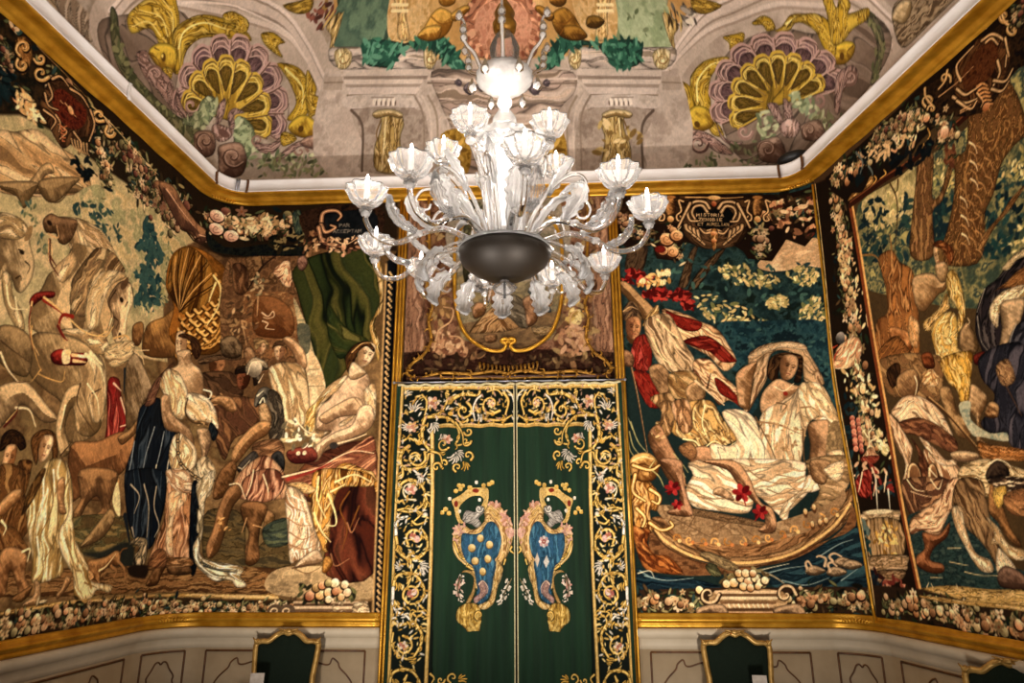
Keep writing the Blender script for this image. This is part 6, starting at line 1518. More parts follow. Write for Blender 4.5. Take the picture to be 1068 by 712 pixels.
L|1310 1500 -6 17 5 8 12 -3 8 -10 1 -8 -5 -3 -5 4 -2 4 2 2|1|b08848 19.8 9.9 1
L|1310 1502 -5 14 3 8 9 0 7 -6 4 -8 -2 -3 -3 0 -3 2|1|ecc88c 6.6 3.3 1
L|1388 1508 3 14 -9 15 -12 7 -7 -3 1 -10 6 -7 5 -1 1 3 -2 3|1|140c06 28 14.2 1
L|1386 1513 2 11 -7 13 -10 6 -6 -3 0 -8 6 -6 4 -1 1 3 -1 3|1|b08848 18.9 9.5 1
L|1385 1515 2 9 -5 11 -8 7 -6 0 -2 -5 3 -5 3 -2 1 0|1|ecc88c 6.3 3.2 1
L|1310 1492 6 5 10 -4 7 -8 0 -8 -5 -1 -6 4 -1 4 1 2 2 -1|1|140c06 29 14.7 1
L|1313 1491 5 5 8 -3 5 -7 0 -6 -4 -1 -4 3 -1 3 1 2 1 -1|1|b08848 19.6 9.8 1
L|1314 1492 4 4 6 -2 5 -5 1 -5 -2 -2 -3 1 -1 2 0 1|1|ecc88c 6.5 3.3 1
L|1537 1567 3 -28 10 -18 5 -19|1|b08848 17.3 12 1,e4c088 5.3 4 1
L|1317 1546 -2 -21 12 -31|1|b08848 22 14.9 1,e4c088 6.6 5 1
L|1383 1545 -11 -19 -20 -7|1|b08848 21 14.3 1,e4c088 6.3 4.8 1
G|1341 1447 10 -33 -22 -17|126|mix|0.8
E|1345 1410|35|44|0|b8845c|ecc8a0
G|1568 1554 9 -42|104|dark|1
L|1348 1501 53 -2 47 5|1|c89860 9.2 3.7 1
L|1395 1426 22 -5|1|c89860 8.9 3.6 1
E|1490 1563|8.6|5.7|0|6e5a40|
E|1497 1563|8.5|5.7|0|c8b088|
E|1504 1563|8.4|5.6|0|6e5a40|
E|1510 1564|8.4|5.6|0|c8b088|
E|1517 1564|8.3|5.5|0|6e5a40|
E|1524 1564|8.3|5.5|0|c8b088|
E|1531 1564|8.2|5.5|0|6e5a40|
E|1537 1564|8.2|5.4|0|c8b088|
E|1544 1564|8.1|5.4|0|6e5a40|
E|1550 1565|8.1|5.4|0|c8b088|
E|1556 1565|8|5.3|0|6e5a40|
E|1563 1565|7.9|5.3|0|c8b088|"""
PIC["over"]="""F|-486 1614 747 -22 -17 -632 -699 10|4a2818|4.5|0|1
N|-486 1614 762 -23 -28 -545 -707 11|8a5a3c 9c6c4a 74452c 6a3c26|68|1|4.6|1|0
S|-445 1579 100 -3 -13 -316 13 -190 -71 -13 -9 228|a87450 8c5a3c b88862|-397 1527 17 -456|32|0.3|8|0.9
S|170 1561 67 -2 -23 -498 -63 1|a87450 8c5a3c b88862|198 1510 -19 -449|31|0.3|8|0.9
N|-416 1064 630 -10 16 -87 -650 10|3a2016 4a2a1c 2c1810 5a3826|47|1|4.3|1|0
K|-353 1576 99 -3 -9 -307 32 -153 72 -61 -156 3 -34 151|7c5230 94683c 5a3822 b08c50|120|50|
K|10 1050 38 87 32 168 -15 259 97 -3 -18 -514|7c5230 94683c 5a3822 b08c50|110|49|
K|-332 1145 58 -17 51 -60 -14 -14 -79 8|c8905c e0b078 b87c50 8a5434|50|42|
K|71 1228 43 6 -2 -83 -29 -14 -28 30|d8b050 b88c38 ecd07c|30|40|
K|55 1130 71 6 4 -81 -77 9|c8905c b87c50 d8a070|40|41|
K|-329 1283 51 6 3 -115 -36 -15|c4904c 8a6030|30|40|
L|-323 1070 13 59 35 30 6 37 -29 9|1|dca468 19.9 8.9 1
L|-230 1068 -15 38 -29 7|1|dca468 19.7 8.7 1
L|123 1062 -5 45 -28 15 -6 45 22 22|1|dca468 19.6 8.7 1
K|-401 1042 256 10 0 -58 -254 -11|5c4228 7a5a34 3c2818|50|39|
K|-74 1051 266 -12 -3 -64 -249 18|5c4228 7a5a34 3c2818|60|38|
N|-267 1574 324 -10 -9 -404 -51 -74 -92 -5 -107 9 -51 68|8a7c58 a08c60 74684a 9c8450|90|1|4.5|1|0
N|-261 1557 318 -10 -6 -242 -307 7|94846a a8967a 7c7258|93|1.6|4.7|1|0
S|-237 1522 30 16 -5 -258 -29 32|4a4428 5c5432 383420|-222 1522 -4 -226|21|0.35|5|0.9
K|-261 1557 114 -4 -29 -131 -59 -63|4c5034 5c5c3a 747048|60|42|
N|-239 1150 288 33 -9 -60 -86 -50 -113 1 -65 39|7a5c38 946f40 5c4228|57|2|4.4|1|0
B|-160 1256 36 22 29 -31 -7 -23 -43 -15 -22 16|d09860|7c5028|2|67|0.4
B|-196 1218 29 -8 -7 -31 -29 -14 -7 30|c88c58|74481f|2|53|0.4
S|-217 1127 50 60 36 22 43 -16 29 -46 -43 -22 -86 -6|b88448 94622c d8a868 74481f|-202 1127 78 74 58 -61|31|0.35|5|0.9
S|-138 1194 51 45 43 -32 28 -53 -43 -22 -36 31|7a6a50 5c4e38 94846a|-124 1216 79 -77|29|0.35|5|0.9
B|-59 1223 29 14 14 -38 0 -45 -29 -15 -7 46|c48c5c|744824|2|53|0.4
S|-44 1253 29 7 42 -69 -14 -8 -36 39|4a6064 5e747a 384a50|-37 1253 57 -66|20|0.35|5|0.9
S|-31 1139 57 -1 14 -23 -57 -6|a88450 c09c64 84622f|-24 1128 57 -5|17.5|0.35|5|0.9
B|-131 1325 29 8 15 -32 -15 -27 -22 8|d8a870|805430|2|55|0.4
B|-174 1112 36 3 0 -22 -28 -4|b07c48|6a4422|2|26|0.4"""
PIC["cove"]="""F|*|a08e80|18.4|0|1
N|*|b3a292 a39080 bfae9e 9a8878|553|1|18.4|1|0
N|-828 385 -59 215 1488 -40 -7 -174 -96 -22 -625 -13 -533 18|c49a5c b88a4c d2ac70|359|1|17.9|1|0
S|-1973 32 219 149 168 -6 10 -84 -107 -51 -112 2|a08a6c 7c6448 b8a284 5e4a34|-1829 119 219 -28|65|0.35|5|0.9
S|-1712 106 112 92 -10 -73 29 -42 -34 -18 -63 0|8c7660 a8947c 6a5644 c0ac94|-1632 165 30 -91|31|0.35|5|0.9
N|-1637 172 751 389 153 -289 -38 -196 -298 -49 -493 51 -26 39|a89684 b4a494 94826f|168|1|4.8|1|0
L|-1553 135 78 137 226 118 235 81 154 -73 115 -113|1|b8a696 367 367 1
L|-1542 100 87 146 233 119 223 74 149 -68 96 -100|1|a28e7e 19.9 19.9 1
L|-1545 109 85 144 231 119 226 75 150 -69 101 -104|1|cdbcae 36 36 1
L|-1550 126 81 139 227 119 232 79 153 -72 110 -110|1|8f7c6c 19.6 19.6 1
L|-1556 144 76 134 224 119 238 83 155 -74 121 -118|1|c6b4a6 73 73 1
L|-1561 158 72 130 222 119 243 85 156 -75 130 -123|1|94806f 22 22 1
L|-1564 165 71 129 220 118 246 87 157 -76 134 -126|1|d6c6ba 29 29 1
L|-1434 263 155 99 188 85 134 0 117 -80|1|d8c8bc 21 8.4 1
S|-1582 122 65 65 161 112 87 -9 2 -113 38 -72 143 -72 -166 8 -146 7 -133 21|7a6656 927e6e 665446|-1578 130 62 -34 291 -2|86|0.2|5|0.9
S|-1563 168 25 5 47 -49 83 -26 156 1 142 29 31 -50 -133 -16 -182 2 -108 23|5a5a3c 6e6c48 46462e 847c58|-1551 164 81 -62 275 -18|35|0.35|5|0.9
K|-1556 173 65 -49 85 -31 154 6 142 29 37 -75 -128 15 -195 1 -110 28|5c6240 7a7a50 44482e 8a8a5c|90|35|
S|-1505 183 8 34 43 57 58 42 33 -9 32 -22 14 -34 0 -17 -51 -30 -42 10 -26 -10 -40 -36|c8a028 a87c1c e8c858 7c5a14 d8b43c|-1326 229 -47 31 -113 -30|37|0.4|6|0.9
L|-1355 235 -48 18 -77 -31|1|f0d878 12.2 4.9 1
L|-1338 245 -28 36 -62 3|1|f0d878 12.4 5 1
L|-1380 221 -57 0 -46 -41|1|f0d878 12 4.8 1
L|-1360 226 -56 14 -73 -35|1|6c4e12 10.1 4 1
L|-1339 239 -36 31 -73 -4|1|6c4e12 10.3 4.1 1
L|-1323 242 -20 42 -43 21|1|6c4e12 10.6 4.2 1
S|-1295 211 -47 32 21 46 70 59 123 50 70 11 18 -19 -80 -33 -104 -54 -43 -59 10 -43 -31 -20|c8a028 a87c1c e8c858 7c5a14 d8b43c|-1284 204 -23 68 247 124|32|0.4|6|0.9
S|-1296 222 -42 23 19 41 63 53 87 35 86 29 48 -8 -89 -34 -104 -54 -46 -61 5 -45 -25 -20|c8a028 a87c1c e8c858 7c5a14 d8b43c|-1287 209 -28 55 79 68 176 64|41|0.4|6|0.9
L|-1300 237 0 42 62 55 102 39|1|f4e088 18.1 7.3 1
S|-1171 391 37 28 52 15 24 -7 -4 -26 -42 -16 -1 18 -39 -22|c8a028 a87c1c e8c858 7c5a14 d8b43c|-1160 397 65 24 23 -19|18.8|0.4|6|0.9
S|-1015 422 33 12 44 -19 -18 -11 24 -28 -32 9 -36 17|c8a028 a87c1c e8c858 7c5a14 d8b43c|-1014 419 48 -10 25 -28|17.7|0.4|6|0.9
B|-1402 167 22 36 54 26 33 -12 -1 -36 -48 -21|dcb838|8a6418|2|56|0.4
E|-1345 189|30|28|0|5a3c10|
E|-1350 189|12.8|12.8|0|e8cc60|
L|-1400 165 28 8 25 -4|1|5a3c10 10.6 4.2 1
L|-1386 188 19 5|1|5a3c10 10.5 4.2 1
S|-1335 170 38 15 4 -28 -23 0|c8a028 a87c1c e8c858 7c5a14 d8b43c|-1324 170 19 -13|17.7|0.4|6|0.9
S|-1441 143 29 23 29 -12 41 6 58 2 35 -42 37 0 -42 -16 -74 9 -55 -1 -39 13|b08a7c 8c6a60 ccaa9c 6c5048|-1431 143 77 -2 120 -26|22|0.35|5|0.9
L|-1389 149 -19 -11 -15 -1 -5 7 5 10 11 7 8 0 2 -4 -4 -4 -3 -1|1|7a5c50 18.6 8.3 1
L|-1386 119 3 19 20 17 21 5 9 -8 -6 -12 -13 -7 -9 1 1 5 4 3|1|7a5c50 24 10.8 1
L|-1380 124 3 14 14 13 16 4 8 -4 -4 -9 -8 -5 -5 0 0 3|1|c8a698 10.8 6.5 1
S|-1299 136 6 21 30 -20 -12 -25|b08a7c 8c6a60 ccaa9c 6c5048|-1293 157 23 -43|13.7|0.35|5|0.9
S|-1226 114 -26 1 -9 14 0 19 19 19 0 8 -20 8 -1 18 9 19 25 14 4 8 -12 14 9 19 17 17 30 8 8 8 -2 18 19 18 27 14 25 0 9 4 7 20 19 9 19 2 14 -13 8 -1 13 13 18 -2 16 -10 6 -20 7 -5 19 2 15 -13 13 -19 -3 -19 5 -8 24 -10 13 -19 4 -20 -13 -14 1 -8 19 -18 4 -20 -6 -18 -20 -6 -146 56|8a6a64 9c7c74 74565a|-1039 221 -33 108|57|0.5|5|0.9
L|-1226 114 -26 1 -9 14 0 19 19 19 0 8 -20 8 -1 18 9 19 25 14 4 8 -12 14 9 19 17 17 30 8 8 8 -2 18 19 18 27 14 25 0 9 4 7 20 19 9 19 2 14 -13 8 -1 13 13 18 -2 16 -10 6 -20 7 -5 19 2 15 -13 13 -19 -3 -19 5 -8 24 -10 13 -19 4 -20 -13 -14 1 -8 19 -18 4 -20 -6 -18 -20 -6|1|b8948a 29 29 1
L|-1220 113 -26 0 -10 15 0 18 20 20 -1 8 -20 8 0 18 9 19 25 14 4 8 -12 14 9 19 18 17 30 9 8 7 -2 19 19 17 27 14 23 -1 9 5 8 19 18 9 19 2 13 -14 8 0 13 12 18 -2 16 -11 6 -20 7 -5 19 2 16 -14 13 -18 -4 -20 6 -8 24 -9 13 -20 4 -20 -14 -13 2 -9 19 -17 3 -21 -5 -18 -20 -6|1|4a3428 7.7 7.7 1
L|-1211 123 -25 0 -9 14 0 17 18 18 0 7 -19 8 0 16 8 18 24 14 4 7 -11 13 8 18 17 16 28 8 7 7 -1 17 18 16 25 13 21 -1 7 4 8 18 17 9 18 1 12 -12 7 0 13 12 16 -3 15 -9 5 -18 6 -5 18 2 14 -12 11 -16 -3 -18 5 -8 21 -9 12 -17 4 -19 -13 -13 2 -8 18 -16 3 -19 -5 -17 -18 -5|1|cdaa9c 11.5 11.5 1
L|-1097 187 -132 -79|1|b8948a 12.4 22 1
L|-1092 188 -129 -77|1|5a4030 7.4 12.4 1
L|-1102 211 -145 -41|1|b8948a 12.1 22 1
L|-1098 212 -142 -40|1|5a4030 7.3 12.1 1
L|-1097 238 -135 0|1|b8948a 12.1 22 1
L|-1092 238 -132 3|1|5a4030 7.3 12.1 1
L|-1081 262 -100 43|1|b8948a 12.3 22 1
L|-1077 262 -96 46|1|5a4030 6.9 11.5 1
L|-1059 278 -42 85|1|b8948a 10 18 1
L|-1055 278 -40 87|1|5a4030 6 10 1
L|-1035 284 3 99|1|b8948a 9.5 17.1 1
L|-1031 283 4 100|1|5a4030 5.6 9.4 1
L|-1013 276 43 84|1|b8948a 9.4 17 1
L|-1009 276 44 83|1|5a4030 5.7 9.5 1
L|-996 258 77 45|1|b8948a 9.8 17.7 1
L|-992 257 80 44|1|5a4030 5.9 9.8 1
L|-986 233 100 -2|1|b8948a 9.5 17.1 1
L|-983 232 103 -4|1|5a4030 6 10 1
L|-986 206 96 -47|1|b8948a 9.5 17.2 1
L|-983 205 99 -48|1|5a4030 5.9 9.8 1
S|-1228 143 6 21 47 17 63 14 -56 -39 -46 -24|5c4240 7a5c5c 4a3434|-1127 188 -107 -48|34|0.3|5|0.9
L|-1155 196 -62 -27 -21 -30 31 -6|1|cdaa9c 9.6 9.6 1
S|-1228 204 17 21 44 6 53 -2 -65 -29 -47 -14|5c4240 7a5c5c 4a3434|-1130 225 -104 -23|33|0.3|5|0.9
L|-1143 242 -61 -13 -34 -28 17 -15|1|cdaa9c 9.4 9.4 1
S|-1196 267 28 20 36 -5 29 -20 -61 -13 -42 -2|5c4240 7a5c5c 4a3434|-1112 264 -89 4|34|0.3|5|0.9
L|-1110 287 -50 3 -44 -22 2 -23|1|cdaa9c 9.6 9.6 1
S|-1129 327 29 14 14 -19 5 -33 -40 7 -31 10|5c4240 7a5c5c 4a3434|-1087 295 -46 34|28|0.3|5|0.9
L|-1072 318 -23 24 -40 -12 -17 -28|1|cdaa9c 8 8 1
S|-1061 364 22 1 -1 -26 -13 -36 -21 25 -9 23|5c4240 7a5c5c 4a3434|-1054 312 -8 56|27|0.3|5|0.9
L|-1033 329 -3 33 -26 8 -23 -23|1|cdaa9c 7.7 7.7 1
S|-1001 363 17 -11 -14 -23 -26 -29 -4 35 6 26|5c4240 7a5c5c 4a3434|-1021 309 21 57|26|0.3|5|0.9
L|-997 316 14 32 -16 21 -26 -11|1|cdaa9c 7.6 7.6 1
S|-948 326 9 -18 -24 -13 -37 -13 14 33 18 21|5c4240 7a5c5c 4a3434|-993 288 48 40|27|0.3|5|0.9
L|-968 283 29 21 -4 26 -30 5|1|cdaa9c 7.9 7.9 1
S|-909 265 0 -19 -33 0 -41 5 30 24 27 8|5c4240 7a5c5c 4a3434|-973 254 69 12|27|0.3|5|0.9
L|-953 238 41 5 11 23 -30 19|1|cdaa9c 8.3 8.3 1
S|-896 199 -11 -16 -33 12 -36 20 38 9 36 -5|5c4240 7a5c5c 4a3434|-966 214 75 -16|29|0.3|5|0.9
L|-954 192 42 -11 25 16 -20 25|1|cdaa9c 8.9 8.9 1
S|-1202 131 -19 5 -4 15 4 16 19 15 1 7 -13 10 4 17 11 15 24 9 5 7 -6 15 12 15 19 13 25 2 8 6 2 17 14 11 17 5 14 -8 6 1 9 14 15 2 13 -4 8 -16 5 -2 13 6 13 -7 11 -13 1 -17 4 -6 16 -3 10 -14 5 -17 -5 -15 2 -7 15 -13 5 -17 0 -18 -13 -8 -112 18|b08c28 987420 c8a43c|-1044 187 -31 110|58|0.5|5|0.9
L|-1202 131 -19 5 -4 15 4 16 19 15 1 7 -13 10 4 17 11 15 24 9 5 7 -6 15 12 15 19 13 25 2 8 6 2 17 14 11 17 5 14 -8 6 1 9 14 15 2 13 -4 8 -16 5 -2 13 6 13 -7 11 -13 1 -17 4 -6 16 -3 10 -14 5 -17 -5 -15 2 -7 15 -13 5 -17 0 -18 -13 -8|1|d0ac3c 29 29 1
L|-1196 130 -20 5 -4 14 4 17 20 14 1 8 -13 10 4 17 11 15 24 9 5 7 -5 15 12 15 19 13 25 3 5 5 3 17 14 11 16 4 14 -8 7 1 9 14 14 2 13 -5 7 -16 6 -2 13 6 13 -7 11 -13 1 -18 4 -6 16 -3 9 -14 6 -18 -6 -14 2 -8 16 -12 6 -18 -1 -17 -13 -9|1|4a3428 7.7 7.7 1
L|-1189 136 -18 4 -4 14 4 16 18 13 1 7 -12 10 3 15 11 15 22 8 5 6 -5 14 11 15 18 12 23 2 5 5 3 15 13 10 15 5 13 -8 6 1 8 13 13 2 13 -4 7 -15 5 -2 12 6 12 -6 10 -12 1 -17 4 -5 14 -2 9 -13 5 -16 -5 -14 3 -7 12 -10 5 -17 0 -16 -11 -8|1|ecd068 11.5 11.5 1
L|-1093 171 -112 -45|1|d0ac3c 12.5 22 1
L|-1089 172 -109 -44|1|5a4030 7.5 12.5 1
L|-1093 194 -113 -9|1|d0ac3c 12.3 22 1
L|-1089 195 -109 -8|1|5a4030 7.4 12.4 1
L|-1084 216 -93 28|1|d0ac3c 12.4 22 1
L|-1080 216 -88 31|1|5a4030 7 11.6 1
L|-1069 233 -49 64|1|d0ac3c 10.3 18.5 1
L|-1064 233 -47 67|1|5a4030 6.2 10.3 1
L|-1050 242 -12 84|1|d0ac3c 9.8 17.7 1
L|-1046 241 -11 86|1|5a4030 5.7 9.6 1
L|-1031 239 20 83|1|d0ac3c 9.4 16.9 1
L|-1027 239 21 83|1|5a4030 5.6 9.3 1
L|-1015 227 48 59|1|d0ac3c 9.4 17 1
L|-1012 227 50 58|1|5a4030 5.7 9.5 1
L|-1005 207 67 22|1|d0ac3c 9.7 17.4 1
L|-1001 207 69 20|1|5a4030 5.8 9.7 1
L|-1001 184 72 -20|1|d0ac3c 9.8 17.6 1
L|-998 183 75 -21|1|5a4030 5.9 9.9 1
S|-1204 154 13 18 48 12 51 5 -55 -29 -48 -18|6a4e1c 8c6c24 52400f 7c6028|-1105 185 -105 -33|34|0.3|5|0.9
L|-1120 196 -64 -20 -30 -26 25 -8|1|ecd068 9.7 9.7 1
S|-1188 210 22 18 41 0 35 -13 -55 -14 -45 -7|6a4e1c 8c6c24 52400f 7c6028|-1101 216 -93 -6|34|0.3|5|0.9
L|-1105 234 -54 -3 -38 -21 11 -17|1|ecd068 9.7 9.7 1
S|-1144 265 29 14 19 -14 16 -28 -41 4 -36 6|6a4e1c 8c6c24 52400f 7c6028|-1087 242 -61 24|30|0.3|5|0.9
L|-1081 263 -29 17 -41 -13 -3 -23|1|ecd068 9.9 9.9 1
S|-1086 307 20 3 5 -24 -3 -35 -25 22 -13 19|6a4e1c 8c6c24 52400f 7c6028|-1066 259 -21 51|28|0.3|5|0.9
L|-1052 278 -10 31 -26 3 -15 -24|1|ecd068 8 8 1
S|-1034 319 15 -6 -7 -26 -19 -34 -7 33 1 26|6a4e1c 8c6c24 52400f 7c6028|-1043 262 10 60|26|0.3|5|0.9
L|-1024 274 7 35 -16 16 -20 -17|1|ecd068 7.6 7.6 1
S|-988 300 10 -13 -19 -21 -30 -24 10 36 13 24|6a4e1c 8c6c24 52400f 7c6028|-1022 251 37 52|26|0.3|5|0.9
L|-1001 254 22 28 -5 23 -24 -5|1|ecd068 7.5 7.5 1
S|-951 255 2 -16 -27 -9 -37 -9 24 29 23 16|6a4e1c 8c6c24 52400f 7c6028|-1005 227 57 30|27|0.3|5|0.9
L|-985 220 34 16 5 22 -24 7|1|ecd068 7.8 7.8 1
S|-934 198 -5 -15 -29 3 -36 8 33 16 29 3|6a4e1c 8c6c24 52400f 7c6028|-995 195 66 2|28|0.3|5|0.9
L|-981 180 38 1 17 16 -20 18|1|ecd068 7.6 7.6 1
L|-1135 178 -9 -20 -24 -17 -24 -5 -10 7 5 12 14 8 10 2 3 -4 -5 -4|1|a07c70 34 17.1 1
L|-1144 175 -7 -16 -19 -14 -19 -4 -9 4 2 8 9 6 7 2 2 -3|1|d0aea0 12.2 7.3 1
S|-1259 163 40 -28 38 1 52 32 -17 -20 -61 -38 -39 17|b08a7c 8c6a60 ccaa9c 6c5048|-1257 159 110 -9|19.3|0.35|5|0.9
S|-1149 153 8 35 34 31 30 -3 -4 -40 -29 -48 -45 -17 -47 -11|7c8a62 98a078 5e6c4a b4b890|-1107 219 -50 -103|30|0.35|5|0.9
K|-1151 158 46 58 28 0 -4 -40 -29 -48 -82 -23|a4ac80 c0c498 6c7854|30|31|
S|-1019 197 23 13 32 -25 8 -39 -16 -57 -29 21|a4ac80 7c8a62 5e6c4a|-1007 201 39 -97|23|0.35|5|0.9
K|-1019 197 23 13 35 -25 13 -45 121 -22 83 -9 -10 -42 -177 4 -48 17|a4b084 c4c89c 5a6a48 7c8a60|70|36|
S|-1070 168 -5 42 15 27 9 -28 -5 -34|b08a7c 8c6a60 ccaa9c 6c5048|-1056 175 -12 51|19.7|0.35|5|0.9
S|-1026 168 -15 33 14 25 28 -4 -23 -14 7 -29|b08a7c 8c6a60 ccaa9c 6c5048|-1024 175 6 44|18.9|0.35|5|0.9
S|-1079 144 10 22 35 6 19 -6 -11 -27 -25 -14|c09c90 94705f 7a584a d8b8aa|-1044 128 -11 41|17.6|0.35|5|0.9
E|-1041 152|50|31|0|6a4a40|
B|-1134 106 54 35 24 -22 -5 -39 -49 -26 -20 27|a8846c|54382c|2|79|0.4
L|-1097 79 -18 6 0 18 16 18 17 4 8 -9 -3 -12 -11 -7 -9 1 -1 5 4 5 4 1|1|4a3024 21 8.5 1
L|-1095 83 -16 6 0 16 12 15 15 4 8 -6 -1 -9 -8 -7 -7 0 -2 4 3 3|1|c4a08a 10.7 4.3 1
B|-1045 117 50 26 27 -39 -8 -52 -51 -14 -15 44|a8846c|54382c|2|93|0.4
L|-976 90 -19 -19 -22 1 -11 16 4 20 15 10 13 -4 3 -13 -5 -9 -8 -1 -4 4 2 4|1|4a3024 19.3 7.7 1
L|-977 92 -17 -16 -19 0 -11 14 2 17 12 9 11 -2 4 -9 -3 -8 -6 -1 -2 3|1|c4a08a 9.6 3.9 1
S|-957 153 42 -6 37 19 15 46 -8 44 9 -83 -31 -53 -47 7|b08a7c 8c6a60 ccaa9c 6c5048|-948 140 72 20 4 84|22|0.35|5|0.9
L|-952 141 -10 10 1 11 8 6 9 -3 3 -7 -2 -5 -4 -1 -3 3 1 2|1|8c6a5c 19.2 9.6 1
L|-775 124 -14 15 -19 4 -13 -7 0 -12 10 -9 11 -1 6 6 -2 5 -5 3 -3 -2|1|8c6a5c 27 13.4 1
S|-875 113 43 32 47 12 43 -7 -4 -27 -52 15 -44 -26 -45 -20|b08a7c 8c6a60 ccaa9c 6c5048|-882 106 133 37|22|0.35|5|0.9
S|-933 357 45 -7 57 -38 23 -51 -7 -38 -40 -12 13 51 -44 57|c8a028 a87c1c e8c858 7c5a14 d8b43c|-923 351 79 -52 13 -82|31|0.4|6|0.9
L|-903 344 63 -45 16 -57|1|f4e088 15.5 6.2 1
S|-945 361 80 -12 54 -44 18 -60 -20 -32 -54 -1 22 44 -43 57|c8a028 a87c1c e8c858 7c5a14 d8b43c|-933 357 104 -64 -10 -79|31|0.4|6|0.9
L|-914 348 78 -49 16 -57|1|f4e088 17.8 7.1 1
S|-831 342 48 -44 7 -25 58 -2 59 -26 44 -65 -71 27 -78 15 -24 -6 -24 45|c8a028 a87c1c e8c858 7c5a14 d8b43c|-821 336 30 -75 155 -55|26|0.4|6|0.9
L|-776 235 57 11 63 -20|1|6c4e12 11 4.4 1
L|-787 248 47 18|1|6c4e12 11 4.4 1
B|-858 192 34 31 44 -7 32 -33 -12 -23 -59 5|dcb838|8a6418|2|58|0.4
E|-811 186|29|27|0|5a3c10|
S|-879 173 24 6 37 -21 -46 -19|c8a028 a87c1c e8c858 7c5a14 d8b43c|-869 166 43 -11|17.8|0.4|6|0.9
B|-807 145 21 19 41 2 12 -23 -30 -13|c09a84|7a5a4c|2|36|0.4
K|-938 114 112 -3 83 -8 80 11 110 24 13 -40 -117 -39 -271 -8|6c7450 8a8c60 4c5238 7c7c58|90|31|
L|438 286 94 77 160 76 166 7 189 -104 109 -85 71 -126|1|b8a696 268 268 1
L|430 278 94 64 149 63 161 11 185 -99 114 -86 78 -130|1|a28e7e 18.4 18.4 1
L|432 280 94 68 152 67 163 9 186 -100 113 -85 75 -129|1|cdbcae 30 30 1
L|436 284 94 74 157 72 164 8 188 -102 111 -85 73 -127|1|8f7c6c 15 15 1
L|441 289 94 81 163 78 167 6 190 -105 108 -84 69 -125|1|c6b4a6 54 54 1
L|444 292 94 86 168 84 170 3 190 -106 106 -84 67 -124|1|94806f 17.6 17.6 1
L|446 294 95 89 170 87 171 1 190 -107 105 -84 66 -123|1|d6c6ba 23 23 1
S|616 275 122 95 115 -7 129 -84 127 -51 84 -29 29 -76 -79 -44 -230 -23 -60 -6 -157 -5 -80 64|7a6656 927e6e 665446|591 136 370 178 209 -181|100|0.2|5|0.9
S|1164 229 36 -35 1 -58 -30 -39 -43 -28 -13 14 55 50 2 51|6e6450 5a5a3c 847c58|1179 208 -2 -80 -54 -49|24|0.35|5|0.9
K|1165 217 36 -35 -9 -63 -52 -45 -23 14 51 58|5c6240 7a7a50|26|26|
S|1247 164 52 9 133 -32 42 -54 -152 -8 -81 9|a08a6c 7c6448 c0a884 5e4a34|1263 130 160 -4|21|0.35|5|0.9
B|1244 160 35 10 33 -17 -15 -23 -28 -4 -23 21|d8bc8c|9a7c50|2|43|0.4
S|871 359 52 0 71 -40 44 -48 -10 -42 -28 -19 -7 39 -4 38 -51 46 -52 5 -42 24|c8a028 a87c1c e8c858 7c5a14 d8b43c|852 361 83 -17 69 -113|31|0.4|6|0.9
L|888 355 68 -20 53 -41 12 -43|1|f4e088 17.4 6.9 1
S|1082 315 -7 -31 -9 -24 50 28 11 -13 -28 -17 79 -38 -22 -15 -58 24 -49 -18 -30 23|c8a028 a87c1c e8c858 7c5a14 d8b43c|1101 297 -31 -45 -26 -32|22|0.4|6|0.9
L|1086 289 -22 -34|1|6c4e12 10.1 4.1 1
L|1097 242 61 -21|1|6c4e12 9.8 3.9 1
B|1029 223 51 -18 23 -22 -17 -17 -44 2 -35 26|dcb838|8a6418|1|54|0.4
E|1046 187|27|25|0|5a3c10|
L|1097 183 -27 1 -3 -13|1|5a3c10 10.3 4.1 1
S|797 408 33 1 22 -21 -2 -23 -26 7 -6 18 -22 10|c8a028 a87c1c e8c858 7c5a14 d8b43c|802 403 39 -30|17|0.4|6|0.9
S|694 387 47 7 20 -1 -3 -15 -38 -32 -19 4 6 21|c8a028 a87c1c e8c858 7c5a14 d8b43c|698 387 40 -17 -25 -20|18.2|0.4|6|0.9
S|535 253 4 37 54 35 63 11 23 -7 -68 -23 -30 -36 -8 -50 -27 -12|c8a028 a87c1c e8c858 7c5a14 d8b43c|540 215 13 68 109 47|30|0.4|6|0.9
S|475 298 11 -19 36 -14 4 -43 -18 -38 -50 -12 -37 14 26 44|c8a028 a87c1c e8c858 7c5a14 d8b43c|481 291 14 -62 -36 -50|23|0.4|6|0.9
L|462 254 41 -26|1|f0d878 10.6 4.3 1
L|436 217 53 -14|1|f0d878 10.7 4.3 1
L|484 273 37 -39|1|f0d878 10.6 4.3 1
B|488 184 43 28 37 -11 -2 -38 -42 -12 -30 7|dcb838|8a6418|2|55|0.4
E|526 165|28|26|0|5a3c10|
S|561 176 36 -14 8 -33 -37 8|c8a028 a87c1c e8c858 7c5a14 d8b43c|568 169 31 -33|17.1|0.4|6|0.9
S|471 310 25 -25 34 -20 8 -44 -25 -50 -57 -8 -68 14 15 35 32 -1 -17 32 41 -1 -16 32 39 -8|c8a028 a87c1c e8c858 7c5a14 d8b43c|491 297 12 -69 -69 -55|26|0.4|6|0.9
S|528 215 8 69 63 44 83 10 3 -14 -60 -24 -30 -36 -13 -57 -35 -24|c8a028 a87c1c e8c858 7c5a14 d8b43c|539 196 22 87 118 47|28|0.4|6|0.9
L|543 227 16 50 55 39 60 12|1|f4e088 17 6.8 1
L|480 260 22 -38 -10 -38|1|6c4e12 10.6 4.3 1
L|436 217 44 -20|1|6c4e12 10.7 4.3 1
B|484 181 48 34 44 -14 1 -42 -54 -15 -37 11|dcb838|8a6418|2|55|0.4
E|526 165|28|26|0|5a3c10|
